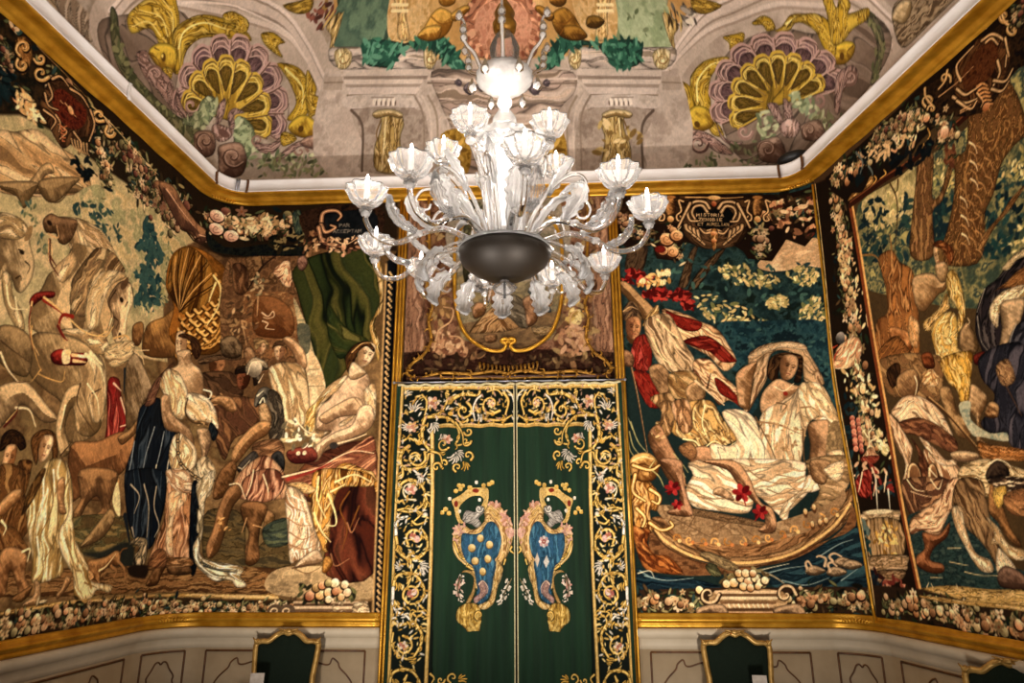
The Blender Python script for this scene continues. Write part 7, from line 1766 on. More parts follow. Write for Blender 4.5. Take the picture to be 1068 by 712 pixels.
S|882 347 56 -2 75 -33 39 -47 -8 -45 -36 -24 -18 49 -5 38 -44 46|c8a028 a87c1c e8c858 7c5a14 d8b43c|888 340 83 -16 48 -113|28|0.4|6|0.9
S|1052 286 11 35 34 -4 -3 -39 44 8 4 -32 -20 -10 66 -25 -14 -19 -56 11 -57 -1 -33 19|c8a028 a87c1c e8c858 7c5a14 d8b43c|1116 300 -77 -71|24|0.4|6|0.9
S|608 169 -23 7 -5 15 4 16 21 13 2 7 -16 12 4 17 12 14 26 7 6 7 -6 16 13 15 20 11 26 0 9 5 5 18 20 11 19 6 16 -10 8 1 12 14 18 1 17 -7 10 -16 8 -3 19 4 21 -10 17 -15 2 -18 10 -7 31 -7 22 -16 13 -18 -8 -13 6 -7 29 -13 14 -18 5 -16 -17 -7 2 -8 25 -17 6 -17 -3 -14 -24 -1 -212 86|8a6a64 9c7c74 74565a|792 214 50 101|54|0.5|5|0.9
L|608 169 -23 7 -5 15 4 16 21 13 2 7 -16 12 4 17 12 14 26 7 6 7 -6 16 13 15 20 11 26 0 9 5 5 18 20 11 19 6 16 -10 8 1 12 14 18 1 17 -7 10 -16 8 -3 19 4 21 -10 17 -15 2 -18 10 -7 31 -7 22 -16 13 -18 -8 -13 6 -7 29 -13 14 -18 5 -16 -17 -7 2 -8 25 -17 6 -17 -3 -14 -24 -1|1|b8948a 27 27 1
L|610 165 -23 6 -5 15 4 17 21 13 2 7 -16 12 3 16 13 15 26 7 6 6 -7 16 13 15 20 12 27 0 8 5 6 17 19 12 19 5 16 -9 8 1 12 14 17 0 18 -6 10 -17 8 -3 19 4 21 -10 17 -15 2 -18 10 -7 31 -7 22 -16 14 -17 -9 -14 6 -7 30 -13 14 -18 4 -16 -17 -7 3 -8 25 -18 6 -17 -4 -13 -23 -1|1|4a3428 7.2 7.2 1
L|622 174 -21 5 -5 14 4 16 20 12 1 6 -14 11 3 16 12 13 24 7 5 6 -5 15 12 14 19 10 24 0 8 5 5 16 18 11 16 5 15 -10 7 1 11 13 17 1 16 -6 9 -15 7 -3 18 4 19 -8 16 -14 2 -16 6 -6 30 -7 20 -16 13 -16 -8 -12 6 -7 28 -12 13 -17 5 -15 -16 -7 2 -6 23 -17 6 -16 -3 -13 -23 0|1|cdaa9c 10.9 10.9 1
L|732 203 -128 -38|1|b8948a 10.6 19.1 1
L|735 201 -126 -38|1|5a4030 6.4 10.6 1
L|732 226 -131 -2|1|b8948a 10.6 19.1 1
L|735 224 -129 -2|1|5a4030 6.4 10.6 1
L|741 247 -109 35|1|b8948a 10.6 19.1 1
L|744 245 -107 35|1|5a4030 6.4 10.6 1
L|758 263 -64 68|1|b8948a 10 18 1
L|761 261 -62 68|1|5a4030 6 9.9 1
L|781 271 -16 89|1|b8948a 9.1 16.4 1
L|783 268 -15 89|1|5a4030 5.4 9.1 1
L|805 268 26 82|1|b8948a 9.2 16.6 1
L|807 265 28 81|1|5a4030 5.5 9.2 1
L|827 256 75 49|1|b8948a 10 17.9 1
L|830 253 77 47|1|5a4030 6 9.9 1
L|846 236 123 7|1|b8948a 11.5 21 1
L|849 233 125 5|1|5a4030 6.9 11.5 1
L|857 213 147 -33|1|b8948a 11.4 21 1
L|860 210 150 -35|1|5a4030 6.8 11.4 1
L|858 192 151 -69|1|b8948a 11.5 21 1
L|861 188 153 -70|1|5a4030 6.9 11.5 1
S|618 196 7 22 36 2 45 -9 -45 -24 -35 -10|5c4240 7a5c5c 4a3434|694 209 -81 -13|30|0.3|5|0.9
L|678 229 -48 -7 -20 -27 21 -19|1|cdaa9c 8.5 8.5 1
S|631 251 18 19 32 -8 33 -22 -51 -11 -35 1|5c4240 7a5c5c 4a3434|702 241 -76 11|30|0.3|5|0.9
L|700 266 -44 7 -33 -21 9 -25|1|cdaa9c 8.5 8.5 1
S|674 301 27 14 21 -17 13 -32 -46 4 -30 11|5c4240 7a5c5c 4a3434|727 271 -56 32|30|0.3|5|0.9
L|737 296 -29 20 -40 -12 -7 -27|1|cdaa9c 8.5 8.5 1
S|739 340 22 3 4 -25 -4 -35 -27 21 -17 19|5c4240 7a5c5c 4a3434|758 291 -21 52|25|0.3|5|0.9
L|776 309 -11 32 -28 4 -21 -26|1|cdaa9c 7.5 7.5 1
S|797 348 21 -9 -7 -24 -19 -29 -15 33 -2 25|5c4240 7a5c5c 4a3434|793 295 4 56|25|0.3|5|0.9
L|817 303 4 32 -23 19 -25 -13|1|cdaa9c 7.4 7.4 1
S|858 323 20 -18 -20 -15 -34 -15 0 35 9 22|5c4240 7a5c5c 4a3434|828 282 32 44|27|0.3|5|0.9
L|858 277 21 23 -17 27 -33 4|1|cdaa9c 7.8 7.8 1
S|922 272 15 -22 -37 -2 -47 5 17 28 22 11|5c4240 7a5c5c 4a3434|861 256 66 17|32|0.3|5|0.9
L|891 239 45 7 -6 28 -43 20|1|cdaa9c 9.1 9.1 1
S|970 214 3 -21 -42 9 -57 22 37 13 39 -1|5c4240 7a5c5c 4a3434|885 223 91 -10|32|0.3|5|0.9
L|916 197 53 -6 10 22 -36 26|1|cdaa9c 8.9 8.9 1
S|989 158 -9 -16 -43 18 -54 34 53 -3 43 -10|5c4240 7a5c5c 4a3434|896 189 98 -33|32|0.3|5|0.9
L|917 160 58 -20 23 15 -25 30|1|cdaa9c 9 9 1
S|658 154 -16 4 -4 12 2 13 15 11 1 5 -12 9 2 13 8 12 18 7 4 5 -6 12 8 13 13 9 19 1 6 5 2 14 12 10 12 6 12 -7 5 2 7 13 13 4 12 -2 8 -12 5 -1 11 8 13 -3 12 -8 3 -14 5 -4 16 1 14 -9 9 -12 -3 -12 3 -6 23 -7 12 -13 6 -13 -11 -8 3 -6 21 -11 7 -14 -1 -11 -17 -4 -143 31|b08c28 987420 c8a43c|787 197 47 104|54|0.5|5|0.9
L|658 154 -16 4 -4 12 2 13 15 11 1 5 -12 9 2 13 8 12 18 7 4 5 -6 12 8 13 13 9 19 1 6 5 2 14 12 10 12 6 12 -7 5 2 7 13 13 4 12 -2 8 -12 5 -1 11 8 13 -3 12 -8 3 -14 5 -4 16 1 14 -9 9 -12 -3 -12 3 -6 23 -7 12 -13 6 -13 -11 -8 3 -6 21 -11 7 -14 -1 -11 -17 -4|1|d0ac3c 27 27 1
L|660 150 -16 4 -4 11 2 13 15 11 1 6 -12 9 2 13 8 12 18 6 3 5 -5 13 8 12 13 10 19 1 5 4 2 15 12 10 12 5 12 -6 5 2 7 12 12 4 13 -2 7 -11 6 -2 11 8 13 -3 12 -8 3 -14 5 -3 16 0 14 -9 8 -12 -2 -12 3 -6 23 -7 13 -13 6 -13 -12 -8 3 -6 21 -12 7 -13 0 -12 -17 -3|1|4a3428 7.2 7.2 1
L|669 158 -15 4 -4 11 2 12 14 10 1 5 -12 8 2 12 8 12 17 5 3 5 -5 12 7 11 13 9 17 1 5 4 1 14 11 9 11 5 11 -6 5 2 7 11 11 4 11 -2 7 -11 5 -1 11 8 12 -3 10 -7 3 -13 5 -3 15 1 12 -9 9 -11 -3 -11 4 -5 17 -6 12 -12 6 -12 -11 -8 3 -5 20 -11 6 -13 0 -10 -16 -4|1|ecd068 10.9 10.9 1
L|743 185 -87 -35|1|d0ac3c 10.6 19.1 1
L|746 183 -85 -35|1|5a4030 6.4 10.6 1
L|743 203 -91 -7|1|d0ac3c 10.6 19.1 1
L|745 200 -88 -6|1|5a4030 6.4 10.6 1
L|748 220 -77 23|1|d0ac3c 10.6 19 1
L|751 217 -75 24|1|5a4030 6.2 10.4 1
L|760 234 -49 50|1|d0ac3c 8.7 15.7 1
L|762 231 -46 51|1|5a4030 5.2 8.7 1
L|775 242 -19 70|1|d0ac3c 9.1 16.5 1
L|777 239 -17 70|1|5a4030 5.5 9.1 1
L|791 243 11 72|1|d0ac3c 9.1 16.3 1
L|794 240 11 72|1|5a4030 5.4 9 1
L|808 237 39 58|1|d0ac3c 9.4 16.9 1
L|810 234 41 57|1|5a4030 5.6 9.4 1
L|821 225 67 32|1|d0ac3c 9.8 17.6 1
L|824 222 69 30|1|5a4030 5.9 9.8 1
L|830 209 92 0|1|d0ac3c 10.1 18.2 1
L|833 206 95 -2|1|5a4030 6 10.1 1
L|834 192 100 -30|1|d0ac3c 10.1 18.2 1
L|836 189 104 -32|1|5a4030 6.1 10.1 1
S|658 175 6 16 36 4 41 -2 -39 -20 -35 -11|6a4e1c 8c6c24 52400f 7c6028|731 191 -78 -17|30|0.3|5|0.9
L|716 203 -47 -9 -19 -21 22 -11|1|ecd068 8.5 8.5 1
S|665 219 14 14 33 -5 32 -16 -42 -7 -35 -1|6a4e1c 8c6c24 52400f 7c6028|735 214 -75 6|30|0.3|5|0.9
L|728 231 -44 4 -27 -15 14 -17|1|ecd068 8.5 8.5 1
S|693 262 19 10 23 -15 17 -28 -35 8 -30 9|6a4e1c 8c6c24 52400f 7c6028|746 234 -56 29|29|0.3|5|0.9
L|747 254 -29 18 -31 -7 3 -22|1|ecd068 8.5 8.5 1
S|737 296 15 3 10 -24 5 -33 -26 22 -16 18|6a4e1c 8c6c24 52400f 7c6028|763 250 -28 49|25|0.3|5|0.9
L|771 267 -15 30 -22 4 -9 -22|1|ecd068 7.1 7.1 1
S|779 311 15 -6 -2 -25 -8 -33 -15 32 -5 25|6a4e1c 8c6c24 52400f 7c6028|783 256 -5 58|26|0.3|5|0.9
L|798 268 -2 34 -18 14 -15 -16|1|ecd068 7.2 7.2 1
S|822 303 13 -12 -12 -21 -22 -25 -1 34 6 24|6a4e1c 8c6c24 52400f 7c6028|804 253 19 53|26|0.3|5|0.9
L|823 257 13 30 -12 21 -21 -7|1|ecd068 7.4 7.4 1
S|864 274 9 -15 -23 -12 -33 -12 12 30 17 18|6a4e1c 8c6c24 52400f 7c6028|823 241 44 35|27|0.3|5|0.9
L|845 237 27 18 -3 22 -27 5|1|ecd068 7.9 7.9 1
S|900 232 3 -15 -34 1 -40 2 26 20 27 7|6a4e1c 8c6c24 52400f 7c6028|837 223 68 9|28|0.3|5|0.9
L|859 211 41 3 9 18 -32 16|1|ecd068 7.9 7.9 1
S|923 186 -6 -12 -40 12 -42 16 37 7 37 -6|6a4e1c 8c6c24 52400f 7c6028|845 201 84 -16|28|0.3|5|0.9
L|863 184 49 -11 21 11 -31 22|1|ecd068 9.3 9.3 1
L|873 169 7 -18 20 -13 20 -3 7 8 -6 11 -13 7 -9 0 -1 -4 4 -3|1|a07c70 33 16.5 1
L|701 140 -15 -15 -19 -3 -11 9 2 13 11 7 10 -2 2 -6 -3 -4 -4 0|1|a07c70 30 14.9 1
L|697 141 -11 -11 -14 -3 -9 5 -2 8 5 6 7 2 3 -3 0 -2|1|d0aea0 10.7 6.4 1
S|586 195 13 -59 34 -21 30 -1 -25 -12 -42 21|b08a7c 8c6a60 ccaa9c 6c5048|588 188 59 -80|17.1|0.35|5|0.9
S|1016 164 51 -11 17 -27 -21 -19 -45 20 -45 -44 -17 16 33 50|b08a7c 8c6a60 ccaa9c 6c5048|1064 149 -89 -61|22|0.35|5|0.9
L|1028 125 25 -12 17 3 1 12 -12 12 -14 5 -7 -4 3 -7 7 -4 3 1|1|7a5c50 24 10.7 1
L|1034 128 16 -8 13 0 3 7 -5 8 -8 5 -6 0 -1 -3 2 -3|1|c8a698 10.7 6.4 1
K|826 212 58 -24 1 -39 47 -50 10 -32 -74 35 -41 72|a4ac80 c0c498 6c7854 8a9a74|50|35|
K|728 185 40 12 10 -35 -15 -35 -43 -1|a4ac80 c0c498 6c7854 8a9a74|34|32|
K|550 84 161 36 0 -75 -167 -3|6c7450 4c5238 7c7c58|50|30|
K|877 129 112 -61 -55 -22 -70 12|6c7450 4c5238 7c7c58|26|34|
K|280 144 70 -62 89 -23 109 11 -4 -28 -183 5 -80 44|4c5238 6c7450|60|26|
S|758 206 25 -1 4 -33 -2 -32 -10 10|b08a7c 8c6a60 ccaa9c 6c5048|770 203 10 -55|18.3|0.35|5|0.9
S|804 210 13 -25 -3 -31 14 -25 -24 11 -12 30|b08a7c 8c6a60 ccaa9c 6c5048|808 202 9 -62|18.5|0.35|5|0.9
S|775 150 33 7 20 -28 -20 -24 -29 11|c09c90 94705f d8b8aa|793 108 11 45|16.6|0.35|5|0.9
E|799 147|29|26|0|d8b8aa|
B|711 111 52 11 14 -42 -8 -30 -57 7 -10 33|b0907a|5c4032|2|74|0.4
L|706 86 12 19 19 6 11 -10 0 -15 -8 -10 -11 0 -5 8 2 8 6 3 4 -2 0 -3|1|5a3c2c 18.2 8.1 1
L|709 88 11 17 16 5 10 -8 1 -12 -6 -9 -9 -1 -5 5 1 7 4 2 3 -1|1|ccaa94 8.1 4 1
B|832 128 50 -13 16 -41 -11 -19 -57 30 -5 29|b0907a|5c4032|2|73|0.4
L|835 89 -7 18 7 11 14 0 12 -11 1 -11 -7 -5 -9 3 -4 7 1 5 4 0 2 -3|1|5a3c2c 18.3 8.1 1
L|836 92 -5 15 5 11 12 0 10 -8 3 -10 -5 -4 -7 1 -4 5 0 3 3 0|1|ccaa94 8.2 4.1 1
S|444 140 33 12 47 -1 50 -21 52 -48 -46 1 -55 35 -54 1 -25 -12|b08a7c 8c6a60 ccaa9c 6c5048|449 127 73 14 96 -59|22|0.35|5|0.9
L|552 111 -14 -18 -22 -5 -16 9 -1 15 10 11 14 2 8 -6 0 -8 -6 -5 -6 1 -1 3|1|5a4038 26 10.8 1
L|548 113 -14 -16 -19 -3 -12 10 2 13 10 7 10 -2 3 -6 -3 -4 -4 0|1|c09c8c 10.8 4.3 1
B|443 133 34 19 46 -4 -27 -23 -29 -29 -21 11|c8a090|86665a|2|43|0.4
S|-771 545 208 -5 25 -64 -14 -64 -99 -6 -100 -4 -9 80|4a6450 5c7458 3c5444 748a68|-674 543 23 -137|92|0.2|3|0.9
N|-760 520 204 -6 4 -102 -194 -13|58705a 486050 6a8468|115|1|4.6|1|0
F|-568 540 17 -1 13 -63 -7 -64 -16 0 12 65|34483a|4.6|0|1
N|-551 539 158 -4 -8 -87 -31 -42 -106 3|c49c60 d4b078 b48a4c|69|1|4.6|1|0
S|-553 540 61 -2 7 -63 24 -62 -46 1 -13 62|d8b070 b88c4c e8c888|-523 539 35 -125|21|0.35|5|0.9
L|-547 502 62 -2|1|ecd098 28 28 1
L|-544 486 62 -2|1|ecd098 28 28 1
N|-763 322 76 11 298 -1 140 -29 51 -32 1 -224 -508 13|b4a294 c0b0a2 a69486|131|1|4.4|1|0
S|-766 390 62 8 183 -8 127 0 37 -16 -5 -43 -27 1 -308 7|c4b2a2 a8968a d4c4b6 94826f|-692 351 320 -8|49|0.35|9|0.9
F|-695 338 311 -4 1 -18 -308 6|c2b2a4|4.4|0|1
F|-691 322 308 -6 -3 -9 -301 6|8c7a6c|4.4|0|1
F|-689 313 290 -6 -3 -12 -277 5|cabaac|4.4|0|1
F|-679 300 277 -5 -17 -10 -254 7|9c8a7c|4.4|0|1
F|-673 292 271 -5 -23 -20 -233 5|c8b8ac|4.4|0|1
F|-669 274 243 -5 1 -4 -241 4|84725f|4.4|0|1
N|-660 270 235 -5 3 -34 -225 5|bcaca0 c6b8ac b0a092|66|1|4.4|1|0
F|-647 236 225 -3 0 -5 -223 4|86746a|4.4|0|1
E|-566 253|19.8|33|0|e4d6c8|
E|-558 249|8.8|19.8|0|6a5848|
E|-549 252|19.7|33|0|e4d6c8|
E|-541 248|8.8|19.7|0|6a5848|
E|-532 252|19.7|33|0|e4d6c8|
E|-525 248|8.8|19.7|0|6a5848|
E|-515 251|19.7|33|0|e4d6c8|
E|-508 247|8.8|19.7|0|6a5848|
E|-498 251|19.7|33|0|e4d6c8|
E|-491 247|8.8|19.7|0|6a5848|
L|-578 264 79 -2|1|8c7a6c 8.8 8.8 1
N|-632 231 218 -2 37 -42 11 -130 -219 5 -4 77|9a887a a89889 8a786a|75|1|4.4|1|0
L|-425 264 28 -38 12 -52 4 -117|1|8c7a6a 19.7 19.7 1
L|-400 264 28 -39 12 -52 2 -116|1|c8b8aa 19.7 19.7 1
L|-378 263 28 -39 11 -51 2 -117|1|94826f 19.7 19.7 1
L|-340 262 27 -38 10 -52 1 -117|1|beaea0 19.7 19.7 1
L|-644 232 35 -27 16 -39 8 -104|1|5e4e42 24 24 1
S|-563 223 49 7 43 -9 16 -32 -9 -39 14 -91 -87 2 -14 64 12 40 3 38|bc9c58 98783c dcc084 745626 cab070|-513 222 0 -71 24 -91|26|0.45|7|0.9
B|-569 220 22 11 50 0 35 -13 -7 -13 -43 8 -41 -6|dcc48e|947440|1.6|31|0.4
L|-536 203 -11 -38 16 -41 -2 -63|1|6e5022 13.3 8.8 1
L|-503 209 3 -72 3 -77|1|6e5022 13.3 8.8 1
L|-473 202 -3 -52 11 -91|1|6e5022 13.2 8.8 1
L|-519 206 1 -68 -2 -77|1|ecd8a0 13.3 8.8 1
S|-742 386 39 9 31 -17 -5 -33 -39 -2|dcc48c b89c60 f0dcac|-712 392 14 -50|20|0.35|5|0.9
S|-403 387 37 -10 11 -25 -20 -21 -23 13|dcc48c b89c60 f0dcac|-385 387 10 -56|19.9|0.35|5|0.9
L|-681 366 -6 -9 -14 -3 -12 5 -5 8 3 5 8 1 6 -3 1 -3 -3 -1|1|8a6c3c 13.4 6.7 1
L|-354 358 -7 -9 -14 -3 -12 5 -4 8 5 5 8 1 5 -3 0 -3 -2 -1|1|8a6c3c 13.3 6.6 1
S|-638 387 13 24 54 2 66 -8 33 -10 -26 -30 -23 -24 -44 1 -46 7|23463a 2f5a48 1a342c|-612 392 180 14 183 -84|31|0.5|5|0.9
K|-638 387 13 24 54 2 66 -8 33 -10 -26 -30 -23 -24 -44 1 -46 7|1a3a30 2c5c4a 3f7a5e 23503f 5c9478|70|54||0.35|0.9
S|-477 401 90 10 45 5 37 -19 37 -38 32 -31 -22 -9 -44 17 -46 37 -28 16 -73 5|23463a 2f5a48 1a342c|-612 392 180 14 183 -84|31|0.5|5|0.9
K|-477 401 90 10 45 5 37 -19 37 -38 32 -31 -22 -9 -44 17 -46 37 -28 16 -73 5|1a3a30 2c5c4a 3f7a5e 23503f 5c9478|80|53||0.35|0.9
E|-622 399|13.5|13.5|0|3f7a5e|
E|-602 379|13.4|13.4|0|3f7a5e|
E|-591 397|13.5|13.5|0|3f7a5e|
E|-571 377|13.4|13.4|0|3f7a5e|
E|-560 395|13.5|13.5|0|3f7a5e|
E|-540 375|13.4|13.4|0|3f7a5e|
E|-528 393|13.4|13.4|0|3f7a5e|
E|-510 373|13.4|13.4|0|3f7a5e|
E|-497 391|13.4|13.4|0|3f7a5e|
S|538 511 -192 5 -33 -61 5 -65 93 -11 92 -9 17 79|8c9c74 a0ac84 7a8c68 b0b890|450 513 -39 -134|89|0.2|3|0.9
N|525 486 -189 5 -18 -101 179 -23|94a47c a8b48c 84946c|111|1|4.4|1|0
K|499 462 -141 -8 24 -56 85 -8|5c6a48 74805c|8|31|
F|351 516 -16 0 -22 -61 -2 -64 16 -1 -3 65|76865e|4.5|0|1
N|335 516 -150 4 -6 -86 25 -44 100 -2|c49c60 d4b078 b48a4c|67|1|4.5|1|0
S|337 516 -57 2 -17 -62 -31 -60 44 -2 21 61|d8b070 b88c4c e8c888|308 517 -50 -122|20|0.35|5|0.9
L|326 479 -59 2|1|ecd098 27 27 1
L|320 464 -59 1|1|ecd098 27 27 1
N|507 291 -70 14 -283 13 -138 -21 -53 -30 -10 -224 492 -13|b4a294 c0b0a2 a69486|129|1|4.3|1|0
S|515 358 -56 10 -173 2 -120 6 -38 -14 1 -43 25 -1 293 -7|c4b2a2 a8968a d4c4b6 94826f|443 323 -303 8|48|0.35|9|0.9
F|445 309 -294 12 -3 -18 292 -10|c2b2a4|4.3|0|1
F|440 293 -292 10 2 -10 285 -8|8c7a6c|4.3|0|1
F|438 285 -275 8 2 -12 263 -8|cabaac|4.3|0|1
F|428 273 -263 8 15 -11 241 -6|9c8a7c|4.3|0|1
F|421 264 -257 9 21 -21 221 -6|c8b8ac|4.3|0|1
F|417 247 -232 7 0 -4 228 -7|84725f|4.3|0|1
N|408 243 -223 7 -5 -34 215 -6|bcaca0 c6b8ac b0a092|64|1|4.3|1|0
F|395 210 -215 8 -1 -5 213 -7|86746a|4.3|0|1
E|318 231|19.3|32|0|e4d6c8|
E|311 227|8.6|19.3|0|6a5848|
E|302 231|19.3|32|0|e4d6c8|
E|295 227|8.6|19.3|0|6a5848|
E|286 231|19.3|32|0|e4d6c8|
E|279 228|8.6|19.3|0|6a5848|
E|270 232|19.3|32|0|e4d6c8|
E|263 228|8.6|19.3|0|6a5848|
E|254 232|19.3|32|0|e4d6c8|
E|246 229|8.6|19.3|0|6a5848|
L|330 242 -74 1|1|8c7a6c 8.6 8.6 1
N|379 206 -208 9 -37 -41 -14 -129 211 -6 5 77|9a887a a89889 8a786a|74|1|4.3|1|0
L|185 249 -30 -37 -14 -51 -6 -117|1|8c7a6a 19.4 19.4 1
L|160 250 -29 -38 -14 -51 -5 -116|1|c8b8aa 19.4 19.4 1
L|139 250 -30 -37 -13 -51 -4 -117|1|94826f 19.4 19.4 1
L|103 251 -29 -37 -13 -51 -4 -117|1|beaea0 19.5 19.5 1
L|391 206 -34 -25 -17 -38 -9 -104|1|5e4e42 24 24 1
S|314 201 -46 9 -42 -6 -16 -32 7 -40 -16 -90 84 -2 15 64 -11 40 -2 39|bc9c58 98783c dcc084 745626 cab070|266 203 -2 -72 -25 -90|26|0.45|7|0.9
B|320 198 -20 11 -48 3 -34 -11 6 -13 41 5 39 -7|dcc48e|947440|1.6|30|0.4
L|287 183 10 -39 -17 -40 2 -64|1|6e5022 13 8.7 1
L|256 190 -5 -72 -4 -77|1|6e5022 13 8.7 1
L|227 184 2 -52 -13 -90|1|6e5022 13 8.7 1
L|272 187 -3 -69 0 -77|1|ecd8a0 13 8.7 1
K|325 169 -125 16 -18 -92 131 -3|bca060 dcc48c 7c6030|30|43|
S|492 355 -34 10 -31 -14 2 -34 36 -4|dcc48c b89c60 f0dcac|465 362 -17 -48|19.4|0.35|5|0.9
S|174 373 -37 -9 -13 -24 18 -22 23 12|dcc48c b89c60 f0dcac|156 373 -14 -55|19.6|0.35|5|0.9
L|478 337 -11 -9 -14 -3 -10 5 0 8 7 5 8 1 4 -3 -2 -3 -2 -1|1|8a6c3c 12.9 6.5 1
L|168 345 -10 -9 -14 -3 -10 5 -1 8 6 5 7 1 4 -3 0 -3 -3 -1|1|8a6c3c 13 6.5 1
S|396 361 -9 25 -51 4 -63 -5 -33 -8 23 -31 19 -25 42 -1 44 5|23463a 2f5a48 1a342c|372 368 -168 22 -186 -75|30|0.5|5|0.9
K|396 361 -9 25 -51 4 -63 -5 -33 -8 23 -31 19 -25 42 -1 44 5|1a3a30 2c5c4a 3f7a5e 23503f 5c9478|70|52||0.35|0.9
S|246 383 -84 14 -43 8 -39 -18 -40 -35 -34 -30 20 -10 45 14 48 36 29 14 71 2|23463a 2f5a48 1a342c|372 368 -168 22 -186 -75|31|0.5|5|0.9
K|246 383 -84 14 -43 8 -39 -18 -40 -35 -34 -30 20 -10 45 14 48 36 29 14 71 2|1a3a30 2c5c4a 3f7a5e 23503f 5c9478|80|52||0.35|0.9
E|383 373|13|13|0|3f7a5e|
E|362 355|13|13|0|3f7a5e|
E|353 373|13|13|0|3f7a5e|
E|333 355|13|13|0|3f7a5e|
E|323 372|13.1|13.1|0|3f7a5e|
E|303 354|13|13|0|3f7a5e|
E|294 372|13.1|13.1|0|3f7a5e|
E|274 354|13|13|0|3f7a5e|
E|264 372|13.1|13.1|0|3f7a5e|
S|-371 325 122 3 266 -7 118 -9 1 -49 -55 -43 -38 -70 -14 -109 -304 8 -11 109 -45 79|b0988a 9a8474 c4b0a0 86725f|-369 306 256 -25 245 13|56|0.2|12|0.9
L|-382 307 82 -2 187 -14 178 5 79 -2|1|c8b6a6 17.4 17.4 1
L|-381 297 81 -4 187 -13 176 4 80 0|1|7c6a5c 17.4 17.4 1
L|-331 243 83 4 133 -16 124 10 81 -9|1|8a7868 17.3 17.3 1
L|-329 205 213 1 202 -12|1|c0ae9e 17.4 17.4 1
N|-261 445 27 49 127 28 129 -35 19 -56 -16 -48 -135 -40 -123 40|c8904c b07838 dca868|67|1|4.5|1|0
S|-270 439 17 49 77 29 155 -4 58 -51 -12 -73 -48 -42 -174 10 -54 32|b87c5c 9a5e42 d09c78|-252 432 153 77 121 -84|40|0.35|5|0.9
N|-215 444 39 48 77 11 73 -21 31 -44 -34 -60 -80 -17 -79 27|b4785c c89070 9c6448|54|1|4.5|1|0
E|36 437|25|17.9|-0|d8a078|
E|33 424|25|17.8|-0.14|8a4c34|
E|27 412|24|17.8|-0.29|d8a078|
E|18 400|24|17.7|-0.43|8a4c34|
E|7 389|24|17.6|-0.57|d8a078|
E|-6 379|24|17.6|-0.71|8a4c34|
E|-21 370|24|17.6|-0.86|d8a078|
E|-38 363|24|17.5|-1|8a4c34|
E|-56 357|24|17.5|-1.14|d8a078|
E|-75 353|24|17.5|-1.29|8a4c34|
E|-94 351|24|17.5|-1.43|d8a078|
E|-113 350|24|17.5|-1.57|8a4c34|
E|-133 352|24|17.5|-1.71|d8a078|
E|-152 355|24|17.6|-1.86|8a4c34|
E|-171 360|24|17.6|-2|d8a078|
E|-188 367|24|17.6|-2.14|8a4c34|
E|-204 375|24|17.7|-2.28|d8a078|
E|-218 384|24|17.7|-2.43|8a4c34|
E|-230 395|24|17.8|-2.57|d8a078|
E|-240 407|25|17.9|-2.71|8a4c34|
E|-247 419|25|17.9|-2.86|d8a078|
E|-252 432|25|18|-3|8a4c34|
E|-254 445|25|18.1|-3.1|d8a078|
E|-252 458|25|18.2|-3.3|8a4c34|
E|-248 470|25|18.3|-3.4|d8a078|
E|-241 482|25|18.4|-3.6|8a4c34|
E|-231 494|25|18.5|-3.7|d8a078|
E|-218 504|26|18.6|-3.9|8a4c34|
E|-202 513|26|18.6|-4|d8a078|
E|-185 520|26|18.6|-4.1|8a4c34|
E|-165 526|26|18.6|-4.3|d8a078|
E|-144 530|25|18.5|-4.4|8a4c34|
E|-122 532|25|18.5|-4.6|d8a078|
E|-100 533|25|18.5|-4.7|8a4c34|
E|-79 531|25|18.5|-4.9|d8a078|
E|-57 528|25|18.5|-5|8a4c34|
E|-38 523|25|18.5|-5.1|d8a078|
E|-19 516|25|18.4|-5.3|8a4c34|
E|-3 508|25|18.4|-5.4|d8a078|
E|10 498|25|18.4|-5.6|8a4c34|
E|21 487|25|18.3|-5.7|d8a078|
E|29 475|25|18.2|-5.9|8a4c34|
E|35 463|25|18.1|-6|d8a078|
E|37 450|25|18|-6.1|8a4c34|
B|-385 473 36 17 49 -20 -7 -36 -35 -24 -63 -4 -21 18 17 18|dca848|845414|2|100|0.4
B|-309 471 56 23 19 -13 -55 -29|dca848|845414|2|46|0.4
B|-359 503 7 25 49 -1 11 -26 -37 -11|dca848|845414|2|56|0.4
B|-434 418 34 24 56 -1 -7 -31 -45 -5|dca848|845414|2|59|0.4
L|-384 466 39 -19 46 5|1|7a4c14 13.7 5.5 1
L|-344 435 20 -19|1|7a4c14 13.5 5.4 1
B|167 459 -32 19 -50 -17 2 -37 30 -26 61 -7 22 18 -13 18|b4802c|5c380c|2|98|0.4
B|94 460 -51 26 -21 -11 50 -32|b4802c|5c380c|2|45|0.4
B|148 490 -3 25 -48 1 -15 -24 34 -14|b4802c|5c380c|2|55|0.4
B|207 402 -29 26 -54 1 2 -31 43 -7|b4802c|5c380c|2|57|0.4
L|166 452 -41 -17 -44 7|1|7a4c14 13.4 5.4 1
L|122 423 -21 -18|1|7a4c14 13.3 5.3 1
B|280 437 -23 16 -37 -2 -11 -24 38 -7|8a6424|4a300c|2|49|0.4
K|-888 485 28 24 60 -1 25 -38 -19 -24 -63 14|6a3a30 8a5040 4a2a22 9a7a3c|26|47|
S|-797 452 27 30 29 0 -2 -50 -8 -30 -12 -6 -6 31|c8a868 a08040 e0c488|-760 482 0 -111|23|0.35|5|0.9
K|-809 483 56 5 -6 -37 -47 1|3a2c18 c0a05c|12|51|1.2|0.2|0.3
S|-982 505 92 24 16 -32 -43 -11|a8842c 8a6820 c0a040|-965 502 82 14|21|0.35|5|0.9
F|-759 322 66 0 6 -36 -69 2|a89686|4.4|0|1
L|-757 307 68 -1|1|84725f 11.1 11.1 1
